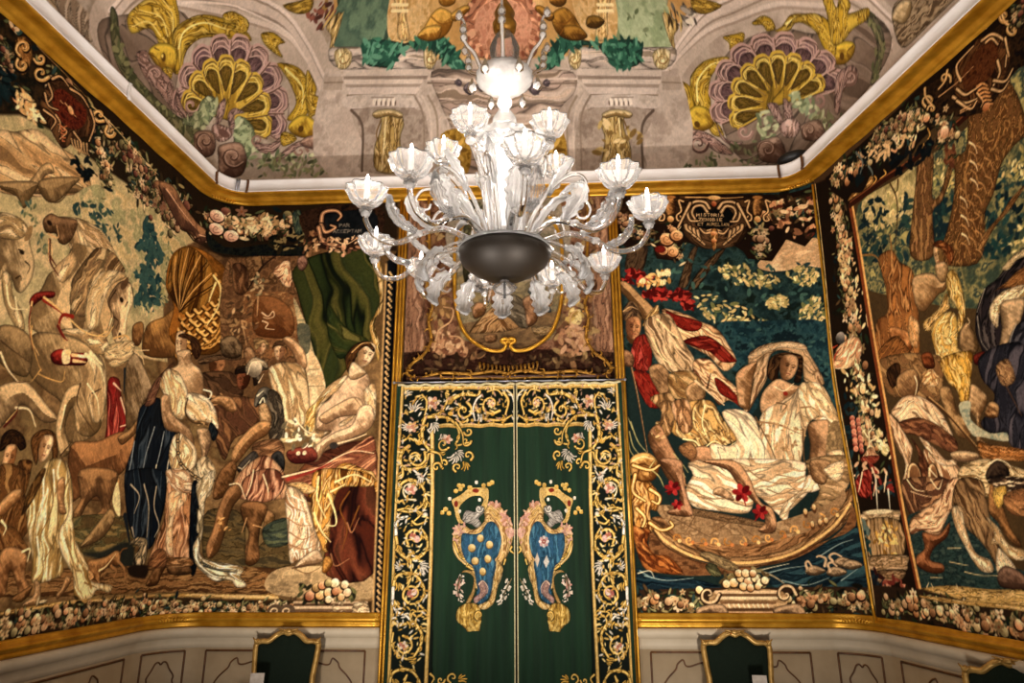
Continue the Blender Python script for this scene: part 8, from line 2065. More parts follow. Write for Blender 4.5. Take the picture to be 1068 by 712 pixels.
N|-323 159 77 2 17 -58 -15 -49 -79 2|9a7424 b48c34 7c5a18|44|1|4.4|1|0
K|635 446 -22 26 -54 1 -27 -36 15 -25 58 11|6a6258 a09484 4a4038 d0c4b0|26|44|
S|549 418 -20 31 -27 1 -4 -49 5 -31 10 -6 8 30|c8a868 a08040 e0c488|520 449 -12 -109|22|0.35|5|0.9
K|564 448 -50 8 0 -37 44 -1|3a2c18 c0a05c|12|49|1.2|0.2|0.3
S|737 468 -95 22 -18 -31 38 -13|a8842c 8a6820 c0a040|717 463 -82 14|20|0.35|5|0.9
F|503 291 -61 2 -8 -35 65 -1|a89686|4.3|0|1
L|501 275 -63 3|1|84725f 10.7 10.7 1
N|-323 159 77 2 17 -58 -15 -49 -79 2|9a7424 b48c34 7c5a18|44|1|4.4|1|0
N|-327 159 91 1 2 -112 -89 2|9a7424 b48c34 7c5a18|35|1|4.4|1|0
N|-5 151 89 1 -7 -112 -86 2|9a7424 b48c34 7c5a18|35|1|4.4|1|0
E|-254 114|53|19.8|-0|6a4a14|
E|-261 95|53|19.9|-0.79|c8a048|
E|-280 88|53|20|-1.57|6a4a14|
E|-300 96|53|20|-2.35|c8a048|
E|-308 116|53|19.9|-3.1|6a4a14|
E|-301 134|53|19.8|-3.9|c8a048|
E|-282 142|53|19.8|-4.7|6a4a14|
E|-262 133|53|19.8|-5.5|c8a048|
E|-281 115|24|26|0|e0c068|
E|64 106|52|19.7|-0|6a4a14|
E|56 87|53|19.8|-0.79|c8a048|
E|36 80|53|19.8|-1.57|6a4a14|
E|18 88|53|19.8|-2.35|c8a048|
E|11 108|53|19.7|-3.1|6a4a14|
E|20 126|52|19.6|-3.9|c8a048|
E|39 134|52|19.6|-4.7|6a4a14|
E|58 125|52|19.6|-5.5|c8a048|
E|38 107|24|26|0|e0c068|
B|-286 295 13 10 14 -11 -13 -9|8c7c80|4e4248|2|35|0.4
L|-266 287 4 6 -2 5 -6 3 -6 -2 -2 -3 1 -3 3 -1 3 1 -1 1|1|4a4044 17.5 6.5 1
B|-255 279 23 17 24 -18 -23 -17|8c7c80|4e4248|2|61|0.4
L|-220 265 7 9 -4 10 -11 5 -10 -3 -3 -5 2 -6 6 -1 3 2 0 2|1|4a4044 17.4 6.5 1
B|-209 284 20 14 20 -15 -20 -15|8c7c80|4e4248|2|52|0.4
L|-179 272 6 8 -4 8 -9 4 -8 -2 -4 -5 3 -4 4 -1 3 1 0 2|1|4a4044 17.4 6.5 1
B|25 287 15 10 12 -10 -14 -10|8c7c80|4e4248|2|35|0.4
L|44 279 -8 0 -6 4 0 5 5 3 5 0 2 -2 0 -2 -2 -1 -2 0|1|4a4044 17.3 6.5 1
B|-26 273 25 17 21 -18 -25 -17|8c7c80|4e4248|2|61|0.4
L|7 259 -15 0 -9 7 0 9 7 5 9 0 5 -4 -1 -4 -4 -2 -2 1|1|4a4044 17.3 6.5 1
B|-64 280 21 15 19 -16 -21 -14|8c7c80|4e4248|2|52|0.4
L|-35 268 -13 0 -9 6 0 8 7 4 7 0 4 -3 0 -4 -3 -1 -3 1|1|4a4044 17.3 6.5 1"""
PIC["curt_border"]="""F|-618 1447 501 -7 -1 -188 -347 -3 19 -1019 -208 -1|0a1a10|2.62|0|1
F|-604 1434 481 -1 0 -16 -480 0|c89a44|2.81|0|1
F|-604 1433 481 -2 0 -5 -481 1|e8c878|2.81|0|1
F|-459 1268 335 1 0 -17 -335 0|c89a44|2.74|0|1
F|-459 1267 335 0 0 -4 -335 0|e8c878|2.74|0|1
F|-618 1440 14 0 -10 -444 3 -365 1 -402 -14 0 1 402 -3 365|b88c3c|2.58|0|1
F|-614 1440 5 0 -10 -444 3 -365 1 -402 -4 0 0 402 -4 365|dcb860|2.58|0|1
F|-485 1249 15 0 7 -188 2 -66 0 -316 -6 -449 -13 0 6 449 -3 316|c89a44|2.57|0|1
F|-481 1249 6 0 7 -254 1 -316 -6 -449 -3 0 5 449 -2 316|e8c878|2.56|0|1
L|-406 1359 20 21 35 17 34 -4 35 0 7 17|1|060f09 39 24 1,d4a038 32 19.4 1,f0cc6c 13 8.1 1
L|-392 1375 3 17 11 3|1|060f09 18.2 11.2 1,d4a038 12.6 7 1
L|-360 1395 17 -5 7 8|1|060f09 18.2 11.2 1,d4a038 12.6 7 1
L|-325 1395 15 7 9 -6|1|060f09 18.2 11.2 1,d4a038 12.6 7 1
L|-289 1392 15 -10 9 6|1|060f09 18.1 11.2 1,d4a038 12.5 7 1
L|-414 1409 1 -36 -13 -34 -21 -21 -41 -13|1|060f09 31 18.7 1,d4a038 24 14.5 1,f0cc6c 9.7 6.1 1
L|-413 1382 10 -14 -5 -10|1|060f09 18.1 11.2 1,d4a038 12.6 7 1
L|-422 1346 -16 -7 1 -11|1|060f09 18.1 11.1 1,d4a038 12.5 6.9 1
L|-440 1322 -4 -16 -11 -2|1|060f09 18 11.1 1,d4a038 12.5 6.9 1
L|-329 1363 21 -26 -4 -30 -23 -14 -23 8 -9 20 8 16 15 4 11 -8 0 -10 -6 -5 -5 2|1|060f09 30 11.1 1
L|-329 1361 20 -25 -4 -28 -22 -13 -23 7 -8 19 7 16 15 3 10 -7 1 -10 -6 -5 -5 3|1|d4a038 23 9.7 1,f0cc6c 8.1 2.08 1
L|-188 1323 -30 -15 -30 10 -13 26 9 25 21 8 18 -8 6 -16 -7 -12 -10 -2 -7 5 1 6|1|060f09 30 11.1 1
L|-189 1324 -30 -15 -29 10 -12 25 9 24 20 9 18 -8 5 -16 -6 -12 -10 -2 -7 5 1 6|1|d4a038 23 9.7 1,f0cc6c 8.1 2.08 1
E|-216 1353|16.6|11.3|-0|d8c0a4|
E|-221 1345|16.6|11.3|-1.05|c88a6c|
E|-231 1345|16.6|11.3|-2.09|d8c0a4|
E|-236 1354|16.6|11.3|-3.1|c88a6c|
E|-231 1362|16.6|11.3|-4.2|d8c0a4|
E|-221 1362|16.6|11.3|-5.2|c88a6c|
E|-226 1354|11.6|11.6|0|b06a4c|
L|-295 1344 28 -42 41 -21 55 6 34 14|1|060f09 33 19.7 1,d4a038 26 15.6 1,f0cc6c 10.4 6.5 1
L|-275 1311 16 -5 2 -11|1|060f09 17.9 11 1,d4a038 12.4 6.9 1
L|-238 1284 10 -14 11 1|1|060f09 17.8 11 1,d4a038 12.3 6.8 1
L|-184 1284 11 13 11 -3|1|060f09 17.8 11 1,d4a038 12.3 6.9 1
L|-171 1405 20 -42 -13 -55|1|060f09 31 18.6 1,d4a038 24 14.5 1,f0cc6c 9.6 6 1
L|-268 1393 -21 -21 -13 -42 8 -48|1|060f09 25 15 1,cfc3ae 18.1 10.8 1,efe6d4 7.2 4.5 1
L|-157 1412 20 -21 10 -35|1|060f09 23 13.8 1,cfc3ae 16.1 9.7 1,efe6d4 6.4 4 1
L|-281 1309 15 -3 9 -8|1|060f09 22 13.8 1,cfc3ae 15.1 9.6 1
L|-281 1309 15 -10 5 -12|1|060f09 22 13.8 1,cfc3ae 15.1 9.6 1
L|-281 1309 10 -15 -1 -13|1|060f09 22 13.8 1,cfc3ae 15.1 9.6 1
L|-281 1309 2 -15 -5 -11|1|060f09 22 13.8 1,cfc3ae 15.1 9.6 1
L|-407 1394 -14 8 4 -21|1|060f09 23 13.9 1,d4a038 16.2 9.7 1,f0cc6c 6.5 4.1 1
L|-322 1282 -27 -7 -28 15|1|060f09 25 14.9 1,d4a038 17.9 10.8 1,f0cc6c 7.2 4.5 1
L|-240 1406 41 7 21 -22|1|060f09 25 15.1 1,d4a038 18.2 10.9 1,f0cc6c 7.3 4.6 1
E|-305 1282|13.7|13.7|0|d4a038|
E|-218 1305|15.1|15.1|0|d4a038|
E|-398 1311|22|19.4|0|d4a038|
E|-462 1360|28|19|-0|d8c0a4|
E|-470 1346|28|18.9|-1.05|c88a6c|
E|-487 1346|28|18.9|-2.09|d8c0a4|
E|-496 1361|28|19|-3.1|c88a6c|
E|-488 1375|28|19|-4.2|d8c0a4|
E|-471 1375|28|19|-5.2|c88a6c|
E|-479 1360|19.5|19.5|0|b06a4c|
L|-551 1326 -20 6 -10 12|1|060f09 22 13.9 1,cfc3ae 15.3 9.7 1
L|-551 1326 -19 16 -5 17|1|060f09 22 13.9 1,cfc3ae 15.3 9.8 1
L|-551 1326 -12 25 2 21|1|060f09 22 14 1,cfc3ae 15.4 9.8 1
L|-551 1326 -1 28 10 17|1|060f09 22 14 1,cfc3ae 15.3 9.8 1
L|-551 1326 9 22 14 10|1|060f09 22 13.9 1,cfc3ae 15.3 9.8 1
L|-551 1326 15 14 15 2|1|060f09 22 13.9 1,cfc3ae 15.3 9.7 1
L|-576 1264 -2 -15 -8 -8|1|060f09 22 13.8 1,cfc3ae 15.1 9.6 1
L|-576 1264 -10 -15 -12 -4|1|060f09 22 13.8 1,cfc3ae 15.1 9.6 1
L|-576 1264 -17 -10 -16 1|1|060f09 22 13.8 1,cfc3ae 15.2 9.6 1
L|-576 1264 -18 -2 -12 6|1|060f09 22 13.8 1,cfc3ae 15.2 9.7 1
L|-576 1264 -15 5 -8 9|1|060f09 22 13.8 1,cfc3ae 15.2 9.7 1
E|-548 1257|23|15.9|-0|d8c0a4|
E|-555 1245|23|15.9|-1.05|c88a6c|
E|-569 1245|23|15.9|-2.09|d8c0a4|
E|-576 1257|23|15.9|-3.1|c88a6c|
E|-570 1269|23|16|-4.2|d8c0a4|
E|-555 1269|23|15.9|-5.2|c88a6c|
E|-562 1257|16.4|16.4|0|b06a4c|
L|-595 1390 -5 15 4 10|1|060f09 23 14.1 1,cfc3ae 15.5 9.9 1
L|-595 1390 2 17 8 10|1|060f09 23 14.1 1,cfc3ae 15.5 9.9 1
L|-595 1390 9 14 12 5|1|060f09 23 14.1 1,cfc3ae 15.5 9.8 1
L|-595 1390 12 8 12 0|1|060f09 22 14.1 1,cfc3ae 15.5 9.8 1
L|-525 1396 21 -28 -5 -56 -13 -28|1|060f09 25 15.1 1,d4a038 18.2 10.9 1,f0cc6c 7.3 4.5 1
L|-601 1196 27 13 35 -14 13 21 5 48|1|060f09 27 16 1,d4a038 19.8 11.9 1,f0cc6c 7.9 5 1
L|-581 1208 9 14 10 -1|1|060f09 17.8 11 1,d4a038 12.3 6.8 1
L|-546 1197 9 -14 11 0|1|060f09 17.7 10.9 1,d4a038 12.3 6.8 1
L|-528 1208 -6 16 8 8|1|060f09 17.8 11 1,d4a038 12.3 6.8 1
L|-508 1298 48 3 55 -11 36 -35 7 -41 -13 -34 55 7|1|060f09 33 19.6 1,d4a038 26 15.5 1,f0cc6c 10.3 6.5 1
L|-473 1301 14 11 10 -5|1|060f09 18 11.1 1,d4a038 12.5 6.9 1
L|-417 1295 11 -14 10 2|1|060f09 17.9 11 1,d4a038 12.4 6.9 1
L|-376 1265 17 -5 2 -11|1|060f09 17.8 11 1,d4a038 12.3 6.9 1
L|-362 1224 -9 -14 5 -9|1|060f09 17.7 10.9 1,d4a038 12.3 6.8 1
L|-376 1186 7 -16 -7 -8|1|060f09 17.6 10.8 1,d4a038 12.2 6.8 1
L|-508 1298 -12 -48 8 -55 36 -41 48 -7 26 20|1|060f09 33 19.5 1,d4a038 26 15.4 1,f0cc6c 10.3 6.4 1
L|-519 1262 8 -15 -7 -9|1|060f09 17.9 11 1,d4a038 12.4 6.9 1
L|-516 1208 -7 -15 8 -9|1|060f09 17.7 10.9 1,d4a038 12.3 6.8 1
L|-487 1162 17 -2 5 -10|1|060f09 17.6 10.8 1,d4a038 12.2 6.8 1
L|-439 1146 14 -10 9 5|1|060f09 17.5 10.8 1,d4a038 12.1 6.7 1
L|-480 1270 17 4 12 -4|1|060f09 22 13.8 1,cfc3ae 15.1 9.6 1
L|-480 1270 20 -4 12 -10|1|060f09 22 13.8 1,cfc3ae 15.1 9.6 1
L|-480 1270 20 -13 7 -16|1|060f09 22 13.7 1,cfc3ae 15.1 9.6 1
L|-480 1270 13 -20 0 -17|1|060f09 22 13.7 1,cfc3ae 15.1 9.6 1
L|-480 1270 4 -20 -6 -13|1|060f09 22 13.7 1,cfc3ae 15.1 9.6 1
L|-480 1270 -4 -17 -10 -8|1|060f09 22 13.7 1,cfc3ae 15.1 9.6 1
L|-437 1222 14 -3 8 -7|1|060f09 22 13.6 1,cfc3ae 15 9.6 1
L|-437 1222 14 -10 5 -11|1|060f09 22 13.6 1,cfc3ae 15 9.5 1
L|-437 1222 10 -16 0 -14|1|060f09 22 13.6 1,cfc3ae 15 9.5 1
L|-437 1222 3 -17 -5 -11|1|060f09 22 13.6 1,cfc3ae 15 9.5 1
L|-437 1222 -4 -14 -8 -7|1|060f09 22 13.6 1,cfc3ae 15 9.5 1
E|-397 1201|20|13.9|-0|d8c0a4|
E|-403 1190|20|13.9|-1.05|c88a6c|
E|-415 1190|20|13.9|-2.09|d8c0a4|
E|-422 1201|20|13.9|-3.1|c88a6c|
E|-416 1212|20|13.9|-4.2|d8c0a4|
E|-403 1211|20|13.9|-5.2|c88a6c|
E|-409 1201|14.3|14.3|0|b06a4c|
L|-374 1147 15 9 14 -1|1|060f09 22 13.5 1,cfc3ae 14.8 9.4 1
L|-374 1147 21 2 14 -7|1|060f09 22 13.5 1,cfc3ae 14.8 9.4 1
L|-374 1147 23 -7 12 -14|1|060f09 22 13.5 1,cfc3ae 14.8 9.4 1
L|-374 1147 19 -16 5 -18|1|060f09 22 13.5 1,cfc3ae 14.8 9.4 1
L|-374 1147 9 -20 -2 -15|1|060f09 22 13.5 1,cfc3ae 14.8 9.4 1
L|-374 1147 1 -18 -7 -11|1|060f09 22 13.5 1,cfc3ae 14.8 9.4 1
L|-381 1140 15 -11 5 -13|1|060f09 22 13.5 1,cfc3ae 14.8 9.4 1
L|-381 1140 11 -19 -2 -15|1|060f09 22 13.4 1,cfc3ae 14.8 9.4 1
L|-381 1140 2 -24 -8 -15|1|060f09 22 13.4 1,cfc3ae 14.8 9.4 1
L|-381 1140 -7 -20 -12 -9|1|060f09 22 13.5 1,cfc3ae 14.8 9.4 1
L|-381 1140 -12 -13 -14 -3|1|060f09 22 13.5 1,cfc3ae 14.8 9.4 1
L|-306 1193 -9 -15 -15 -4 -12 7 -3 12 5 8 8 2 6 -4 0 -5 -3 -2|1|060f09 26 10.9 1
L|-308 1193 -8 -14 -14 -4 -11 7 -3 11 5 8 7 1 5 -4 0 -4 -2 -2|1|d4a038 19 9.5 1,f0cc6c 6.6 2.03 1
L|-343 1231 10 -12 14 -2 10 7 1 11 -6 7 -8 0 -4 -4 1 -4 3 -1|1|060f09 26 10.9 1
L|-341 1231 9 -11 13 -2 9 7 1 10 -6 7 -7 0 -4 -4 1 -4 3 -1|1|d4a038 19.1 9.6 1,f0cc6c 6.7 2.05 1
L|-307 1114 7 14 -4 14 -12 6 -11 -3 -4 -9 3 -7 6 -2 4 2 0 3|1|060f09 26 10.8 1
L|-308 1115 7 13 -4 13 -11 6 -10 -3 -4 -8 3 -7 5 -2 4 2 0 3|1|d4a038 18.8 9.4 1,f0cc6c 6.6 2.02 1
L|-426 1080 -10 13 2 14 10 8 11 -2 6 -8 -2 -8 -5 -3 -4 2 -1 3|1|060f09 27 10.7 1
L|-426 1081 -9 12 2 14 10 7 10 -2 5 -8 -1 -7 -5 -2 -4 2 -1 2|1|d4a038 21 9.4 1,f0cc6c 7.2 2.01 1
L|-430 1087 -9 15 -15 4 -12 -6 -2 -12 5 -8 8 -2 6 4 -1 5 -2 1|1|060f09 27 10.7 1
L|-431 1087 -9 14 -14 4 -11 -6 -3 -11 6 -8 7 -1 5 3 0 5 -3 1|1|d4a038 21 9.4 1,f0cc6c 7.2 2.01 1
L|-375 1067 -9 13 2 13 10 7 10 -2 5 -7 -1 -7 -5 -3 -4 2 -1 3|1|060f09 24 10.7 1
L|-374 1069 -9 11 2 13 9 6 10 -2 5 -6 -2 -7 -5 -3 -3 2 -1 3|1|d4a038 16.8 9.4 1,f0cc6c 5.9 2.01 1
L|-340 1106 18 -7 9 -11|1|060f09 21 13.4 1,d4a038 14.7 9.4 1
L|-340 1106 16 -15 4 -16|1|060f09 21 13.4 1,d4a038 14.7 9.4 1
L|-340 1106 9 -20 -4 -16|1|060f09 21 13.4 1,d4a038 14.7 9.4 1
L|-340 1106 0 -19 -9 -11|1|060f09 21 13.4 1,d4a038 14.7 9.4 1
L|-476 1154 34 -13 15 -41|1|060f09 26 15.8 1,d4a038 19.6 11.7 1,f0cc6c 7.8 4.9 1
L|-377 1276 29 -48 7 -48|1|060f09 25 14.8 1,d4a038 17.8 10.7 1,f0cc6c 7.1 4.5 1
L|-410 1157 -22 -1 -14 15 1 17 13 9 12 -4 5 -9 -4 -8 -6 0 -2 3|1|060f09 24 10.9 1
L|-411 1158 -21 -1 -13 14 1 17 12 8 12 -3 4 -9 -3 -7 -6 -1 -2 3|1|d4a038 17.1 9.5 1,f0cc6c 6 2.04 1
L|-573 1175 -26 -20 -9 -40 19 -33 47 -1 40 20 12 40|1|060f09 38 23 1,d4a038 31 18.8 1,f0cc6c 12.5 7.8 1
L|-594 1162 -2 -17 -10 -2|1|060f09 17.6 10.9 1,d4a038 12.2 6.8 1
L|-608 1125 -11 -12 4 -10|1|060f09 17.6 10.8 1,d4a038 12.2 6.8 1
L|-597 1088 17 -4 3 -10|1|060f09 17.5 10.7 1,d4a038 12.1 6.7 1
L|-554 1079 15 -8 9 6|1|060f09 17.4 10.7 1,d4a038 12.1 6.7 1
L|-510 1094 5 16 11 1|1|060f09 17.5 10.8 1,d4a038 12.1 6.7 1
L|-505 1152 4 -34 -21 -22 -28 2 -17 20 4 21 16 10 16 -6 5 -13 -6 -9 -8 0 -3 5|1|060f09 28 10.8 1
L|-506 1151 4 -32 -21 -22 -27 2 -16 19 3 21 17 9 15 -6 5 -12 -6 -9 -8 0 -2 5|1|d4a038 21 9.5 1,f0cc6c 7.3 2.03 1
L|-596 1082 1 -33 -20 -10|1|060f09 28 16.8 1,d4a038 21 12.8 1,f0cc6c 8.5 5.3 1
L|-548 1075 34 -27 20 20|1|060f09 24 14.5 1,cfc3ae 17.5 10.5 1,efe6d4 7 4.4 1
E|-529 1189|19.1|19.1|0|d4a038|
L|-612 971 12 46 40 19 41 -20 21 -39 -12 -45 -45 -26 -54 7|1|060f09 31 18.9 1,d4a038 25 14.9 1,f0cc6c 10 6.2 1
L|-605 1007 -5 16 7 7|1|060f09 17.3 10.7 1,d4a038 12 6.7 1
L|-571 1035 16 -6 7 6|1|060f09 17.3 10.7 1,d4a038 12 6.7 1
L|-528 1024 17 0 5 -10|1|060f09 17.3 10.6 1,d4a038 12 6.6 1
L|-500 988 -5 -16 7 -7|1|060f09 17.2 10.6 1,d4a038 11.9 6.6 1
L|-504 942 4 -16 -8 -6|1|060f09 17 10.5 1,d4a038 11.8 6.6 1
L|-543 910 -16 4 -7 -7|1|060f09 17 10.5 1,d4a038 11.8 6.5 1
L|-537 952 -33 5 -19 23 3 26 19 14 20 -4 10 -15 -3 -13 -10 -5 -8 4 -1 5|1|060f09 25 10.6 1
L|-538 954 -32 4 -18 23 2 25 19 13 20 -4 10 -14 -4 -13 -9 -5 -8 4 -1 5|1|b8a050 18.5 9.3 1,efe6d4 6.5 1.99 1
E|-542 997|23|15.3|-0|d8c0a4|
E|-548 985|22|15.3|-1.05|c8806c|
E|-562 985|22|15.3|-2.09|d8c0a4|
E|-569 997|23|15.3|-3.1|c8806c|
E|-563 1009|23|15.4|-4.2|d8c0a4|
E|-549 1008|23|15.3|-5.2|c8806c|
E|-556 997|15.8|15.8|0|b06a4c|
L|-498 977 8 -39 -25 -45 -32 -31|1|060f09 26 15.3 1,d4a038 19 11.4 1,f0cc6c 7.6 4.7 1
L|-489 948 11 -12 -4 -9|1|060f09 17 10.5 1,d4a038 11.8 6.6 1
L|-507 904 -16 -5 -1 -10|1|060f09 17 10.4 1,d4a038 11.7 6.5 1
L|-591 952 -26 -7 -9 39|1|060f09 24 14.3 1,d4a038 17.2 10.3 1,f0cc6c 6.9 4.3 1
L|-527 1049 14 -4 7 -8|1|060f09 21 13.3 1,cfc3ae 14.7 9.3 1
L|-527 1049 13 -10 4 -12|1|060f09 21 13.3 1,cfc3ae 14.7 9.3 1
L|-527 1049 8 -14 -1 -12|1|060f09 21 13.3 1,cfc3ae 14.7 9.3 1
L|-527 1049 1 -14 -5 -9|1|060f09 21 13.3 1,cfc3ae 14.7 9.3 1
L|-609 913 40 6 47 -13 27 -19|1|060f09 25 15.3 1,d4a038 19 11.4 1,f0cc6c 7.6 4.7 1
L|-580 919 12 11 10 -4|1|060f09 17.1 10.5 1,d4a038 11.8 6.6 1
L|-533 910 10 -13 10 1|1|060f09 17 10.4 1,d4a038 11.8 6.5 1
E|-495 893|19.5|19.5|0|cfc3ae|
L|-611 805 -2 50 19 26 26 6|1|060f09 33 19.7 1,cfc3ae 26 15.8 1,efe6d4 10.6 6.6 1
L|-614 845 -10 13 5 8|1|060f09 16.9 10.4 1,cfc3ae 11.7 6.5 1
L|-600 876 16 2 4 9|1|060f09 16.9 10.4 1,cfc3ae 11.7 6.5 1
L|-611 805 16 -57 40 -28 46 10 25 31 -2 43 -20 32|1|060f09 31 18.3 1,d4a038 24 14.5 1,f0cc6c 9.7 6 1
L|-601 761 14 -10 -2 -9|1|060f09 16.6 10.2 1,d4a038 11.5 6.4 1
L|-566 724 8 -14 11 1|1|060f09 16.5 10.2 1,d4a038 11.4 6.4 1
L|-519 725 8 13 10 -1|1|060f09 16.5 10.2 1,d4a038 11.5 6.4 1
L|-488 751 15 7 0 10|1|060f09 16.6 10.2 1,d4a038 11.5 6.4 1
L|-483 794 -12 11 3 10|1|060f09 16.7 10.3 1,d4a038 11.6 6.4 1
L|-562 778 -8 28 14 24 25 5 20 -13 4 -19 -10 -13 -15 -2 -10 8 0 9 6 5 4 -2|1|060f09 26 10.3 1
L|-561 778 -8 28 14 23 24 5 19 -12 4 -19 -10 -13 -14 -2 -10 8 0 9 6 4 4 -1|1|d4a038 19.8 9 1,f0cc6c 6.9 1.93 1
E|-542 808|28|31|0|b4604c|
E|-525 798|23|28|0|d0a090|
L|-547 868 20 -13 39 13|1|060f09 25 15.2 1,d4a038 18.8 11.3 1,f0cc6c 7.5 4.7 1
L|-550 755 12 -7 4 -8|1|060f09 20 12.8 1,d4a038 14 8.9 1
L|-550 755 9 -12 0 -11|1|060f09 20 12.8 1,d4a038 14 8.9 1
L|-550 755 3 -14 -4 -10|1|060f09 20 12.8 1,d4a038 14 8.9 1
L|-550 755 -2 -12 -7 -6|1|060f09 20 12.8 1,d4a038 14 8.9 1
L|-603 773 12 -7 5 -9|1|060f09 21 12.8 1,d4a038 14.1 9 1
L|-603 773 10 -13 0 -11|1|060f09 20 12.8 1,d4a038 14.1 9 1
L|-603 773 3 -15 -4 -10|1|060f09 20 12.8 1,d4a038 14.1 9 1
L|-603 773 -3 -13 -8 -6|1|060f09 21 12.8 1,d4a038 14.1 9 1
L|-580 693 -9 -11 -11 -4|1|060f09 20 12.7 1,cfc3ae 13.9 8.9 1
L|-580 693 -15 -8 -14 2|1|060f09 20 12.7 1,cfc3ae 13.9 8.9 1
L|-580 693 -20 -1 -13 7|1|060f09 20 12.7 1,cfc3ae 13.9 8.9 1
L|-580 693 -17 6 -8 10|1|060f09 20 12.7 1,cfc3ae 14 8.9 1
L|-580 693 -11 10 -3 11|1|060f09 20 12.7 1,cfc3ae 14 8.9 1
L|-515 693 11 14 13 5|1|060f09 20 12.7 1,cfc3ae 13.9 8.9 1
L|-515 693 19 10 17 -1|1|060f09 20 12.7 1,cfc3ae 13.9 8.9 1
L|-515 693 26 2 17 -8|1|060f09 20 12.6 1,cfc3ae 13.9 8.8 1
L|-515 693 25 -8 12 -14|1|060f09 20 12.6 1,cfc3ae 13.9 8.8 1
L|-515 693 18 -14 4 -16|1|060f09 20 12.6 1,cfc3ae 13.9 8.8 1
L|-515 693 9 -17 -2 -13|1|060f09 20 12.6 1,cfc3ae 13.9 8.8 1
E|-544 693|17.7|25|0|e8d090|
L|-548 717 5 -49|1|060f09 23 13.7 1,d4a038 16.5 9.9 1,f0cc6c 6.6 4.1 1
L|-615 610 11 42 38 15 40 -9 30 -36 5 -36 -19 -30 -32 -6|1|060f09 30 17.9 1,d4a038 24 14.1 1,f0cc6c 9.4 5.9 1
L|-609 644 -5 14 7 7|1|060f09 16.4 10.1 1,d4a038 11.3 6.3 1
L|-576 666 15 -6 8 6|1|060f09 16.4 10.1 1,d4a038 11.3 6.3 1
L|-536 663 16 4 7 -8|1|060f09 16.4 10.1 1,d4a038 11.3 6.3 1
L|-501 632 -2 -15 9 -6|1|060f09 16.3 10 1,d4a038 11.3 6.3 1
L|-490 594 9 -12 -5 -8|1|060f09 16.2 9.9 1,d4a038 11.2 6.2 1
L|-504 561 -15 -3 -2 -9|1|060f09 16.1 9.9 1,d4a038 11.1 6.2 1
L|-553 553 -20 23 4 27 20 14 24 -4 11 -17 -3 -16 -13 -7 -12 4 -4 8 3 7 5 0|1|060f09 25 10 1
L|-552 554 -20 22 4 26 20 14 22 -4 12 -16 -4 -16 -12 -6 -12 3 -4 9 3 5 5 1|1|d4a038 19.2 8.7 1,f0cc6c 6.7 1.87 1
E|-543 589|30|32|0|a85a4a|
E|-529 595|22|27|0|d0a898|
L|-615 610 3 -60 20 -30 33 -12 20 -18|1|060f09 31 18.8 1,cfc3ae 25 15.1 1,efe6d4 10 6.3 1
L|-614 562 10 -11 -3 -9|1|060f09 16.1 9.9 1,cfc3ae 11.2 6.2 1
L|-598 525 2 -14 9 -4|1|060f09 16 9.9 1,cfc3ae 11.1 6.2 1
L|-567 511 15 5 8 -7|1|060f09 16 9.8 1,cfc3ae 11.1 6.2 1
L|-603 628 16 -3 9 -7|1|060f09 20 12.5 1,d4a038 13.8 8.8 1
L|-603 628 16 -10 5 -11|1|060f09 20 12.5 1,d4a038 13.8 8.8 1
L|-603 628 10 -15 1 -12|1|060f09 20 12.5 1,d4a038 13.8 8.8 1
L|-603 628 3 -15 -5 -10|1|060f09 20 12.5 1,d4a038 13.8 8.8 1
L|-606 562 13 -5 7 -8|1|060f09 19.9 12.4 1,d4a038 13.6 8.7 1
L|-606 562 12 -11 3 -12|1|060f09 19.8 12.4 1,d4a038 13.6 8.7 1
L|-606 562 6 -15 -2 -11|1|060f09 19.8 12.4 1,d4a038 13.6 8.7 1
L|-606 562 -1 -14 -6 -8|1|060f09 19.8 12.4 1,d4a038 13.6 8.7 1
L|-558 628 13 18 -6 -18 -12 -24|1|060f09 21 12.5 1,d4a038 14.5 8.7 1,f0cc6c 5.8 3.6 1
L|-503 544 14 -18 -39 -6 -12 -24|1|060f09 24 14.4 1,d4a038 17.9 10.7 1,f0cc6c 7.1 4.5 1
L|-489 530 13 -9 0 -9|1|060f09 16 9.8 1,d4a038 11.1 6.2 1
L|-519 522 -14 7 -8 -5|1|060f09 16 9.9 1,d4a038 11.1 6.2 1
L|-609 484 26 -11 44 6 33 -18 14 -35 -12 -40 -30 -35 -45 11 -30 35 2 46|1|060f09 29 17.4 1,d4a038 23 13.7 1,f0cc6c 9.2 5.7 1
L|-591 474 15 5 7 -7|1|060f09 15.9 9.8 1,d4a038 11 6.1 1
L|-550 478 15 -7 8 5|1|060f09 15.9 9.8 1,d4a038 11 6.1 1
L|-513 467 16 -1 4 -8|1|060f09 15.9 9.8 1,d4a038 11 6.1 1
L|-494 436 -6 -13 6 -8|1|060f09 15.8 9.7 1,d4a038 10.9 6.1 1
L|-499 395 4 -13 -7 -6|1|060f09 15.7 9.6 1,d4a038 10.8 6 1
L|-525 356 -16 -1 -3 -8|1|060f09 15.6 9.6 1,d4a038 10.8 6 1
L|-568 357 -15 -3 -7 7|1|060f09 15.6 9.6 1,d4a038 10.8 6 1
L|-604 387 2 14 -8 5|1|060f09 15.7 9.7 1,d4a038 10.9 6.1 1
L|-567 435 28 -13 10 -24 -12 -21 -22 -5 -17 9 -5 16 8 11 12 2 8 -6 0 -7 -5 -2|1|060f09 23 9.7 1
L|-567 434 27 -12 9 -24 -11 -20 -21 -6 -17 9 -4 16 7 11 12 1 8 -6 -1 -6 -4 -2|1|d4a038 16.9 8.5 1,f0cc6c 5.9 1.81 1
E|-553 397|18.1|12.3|-0|d8c0a4|
E|-560 387|18.1|12.3|-1.26|b87058|
E|-573 391|18.1|12.3|-2.51|d8c0a4|
E|-574 403|18.2|12.4|-3.8|b87058|
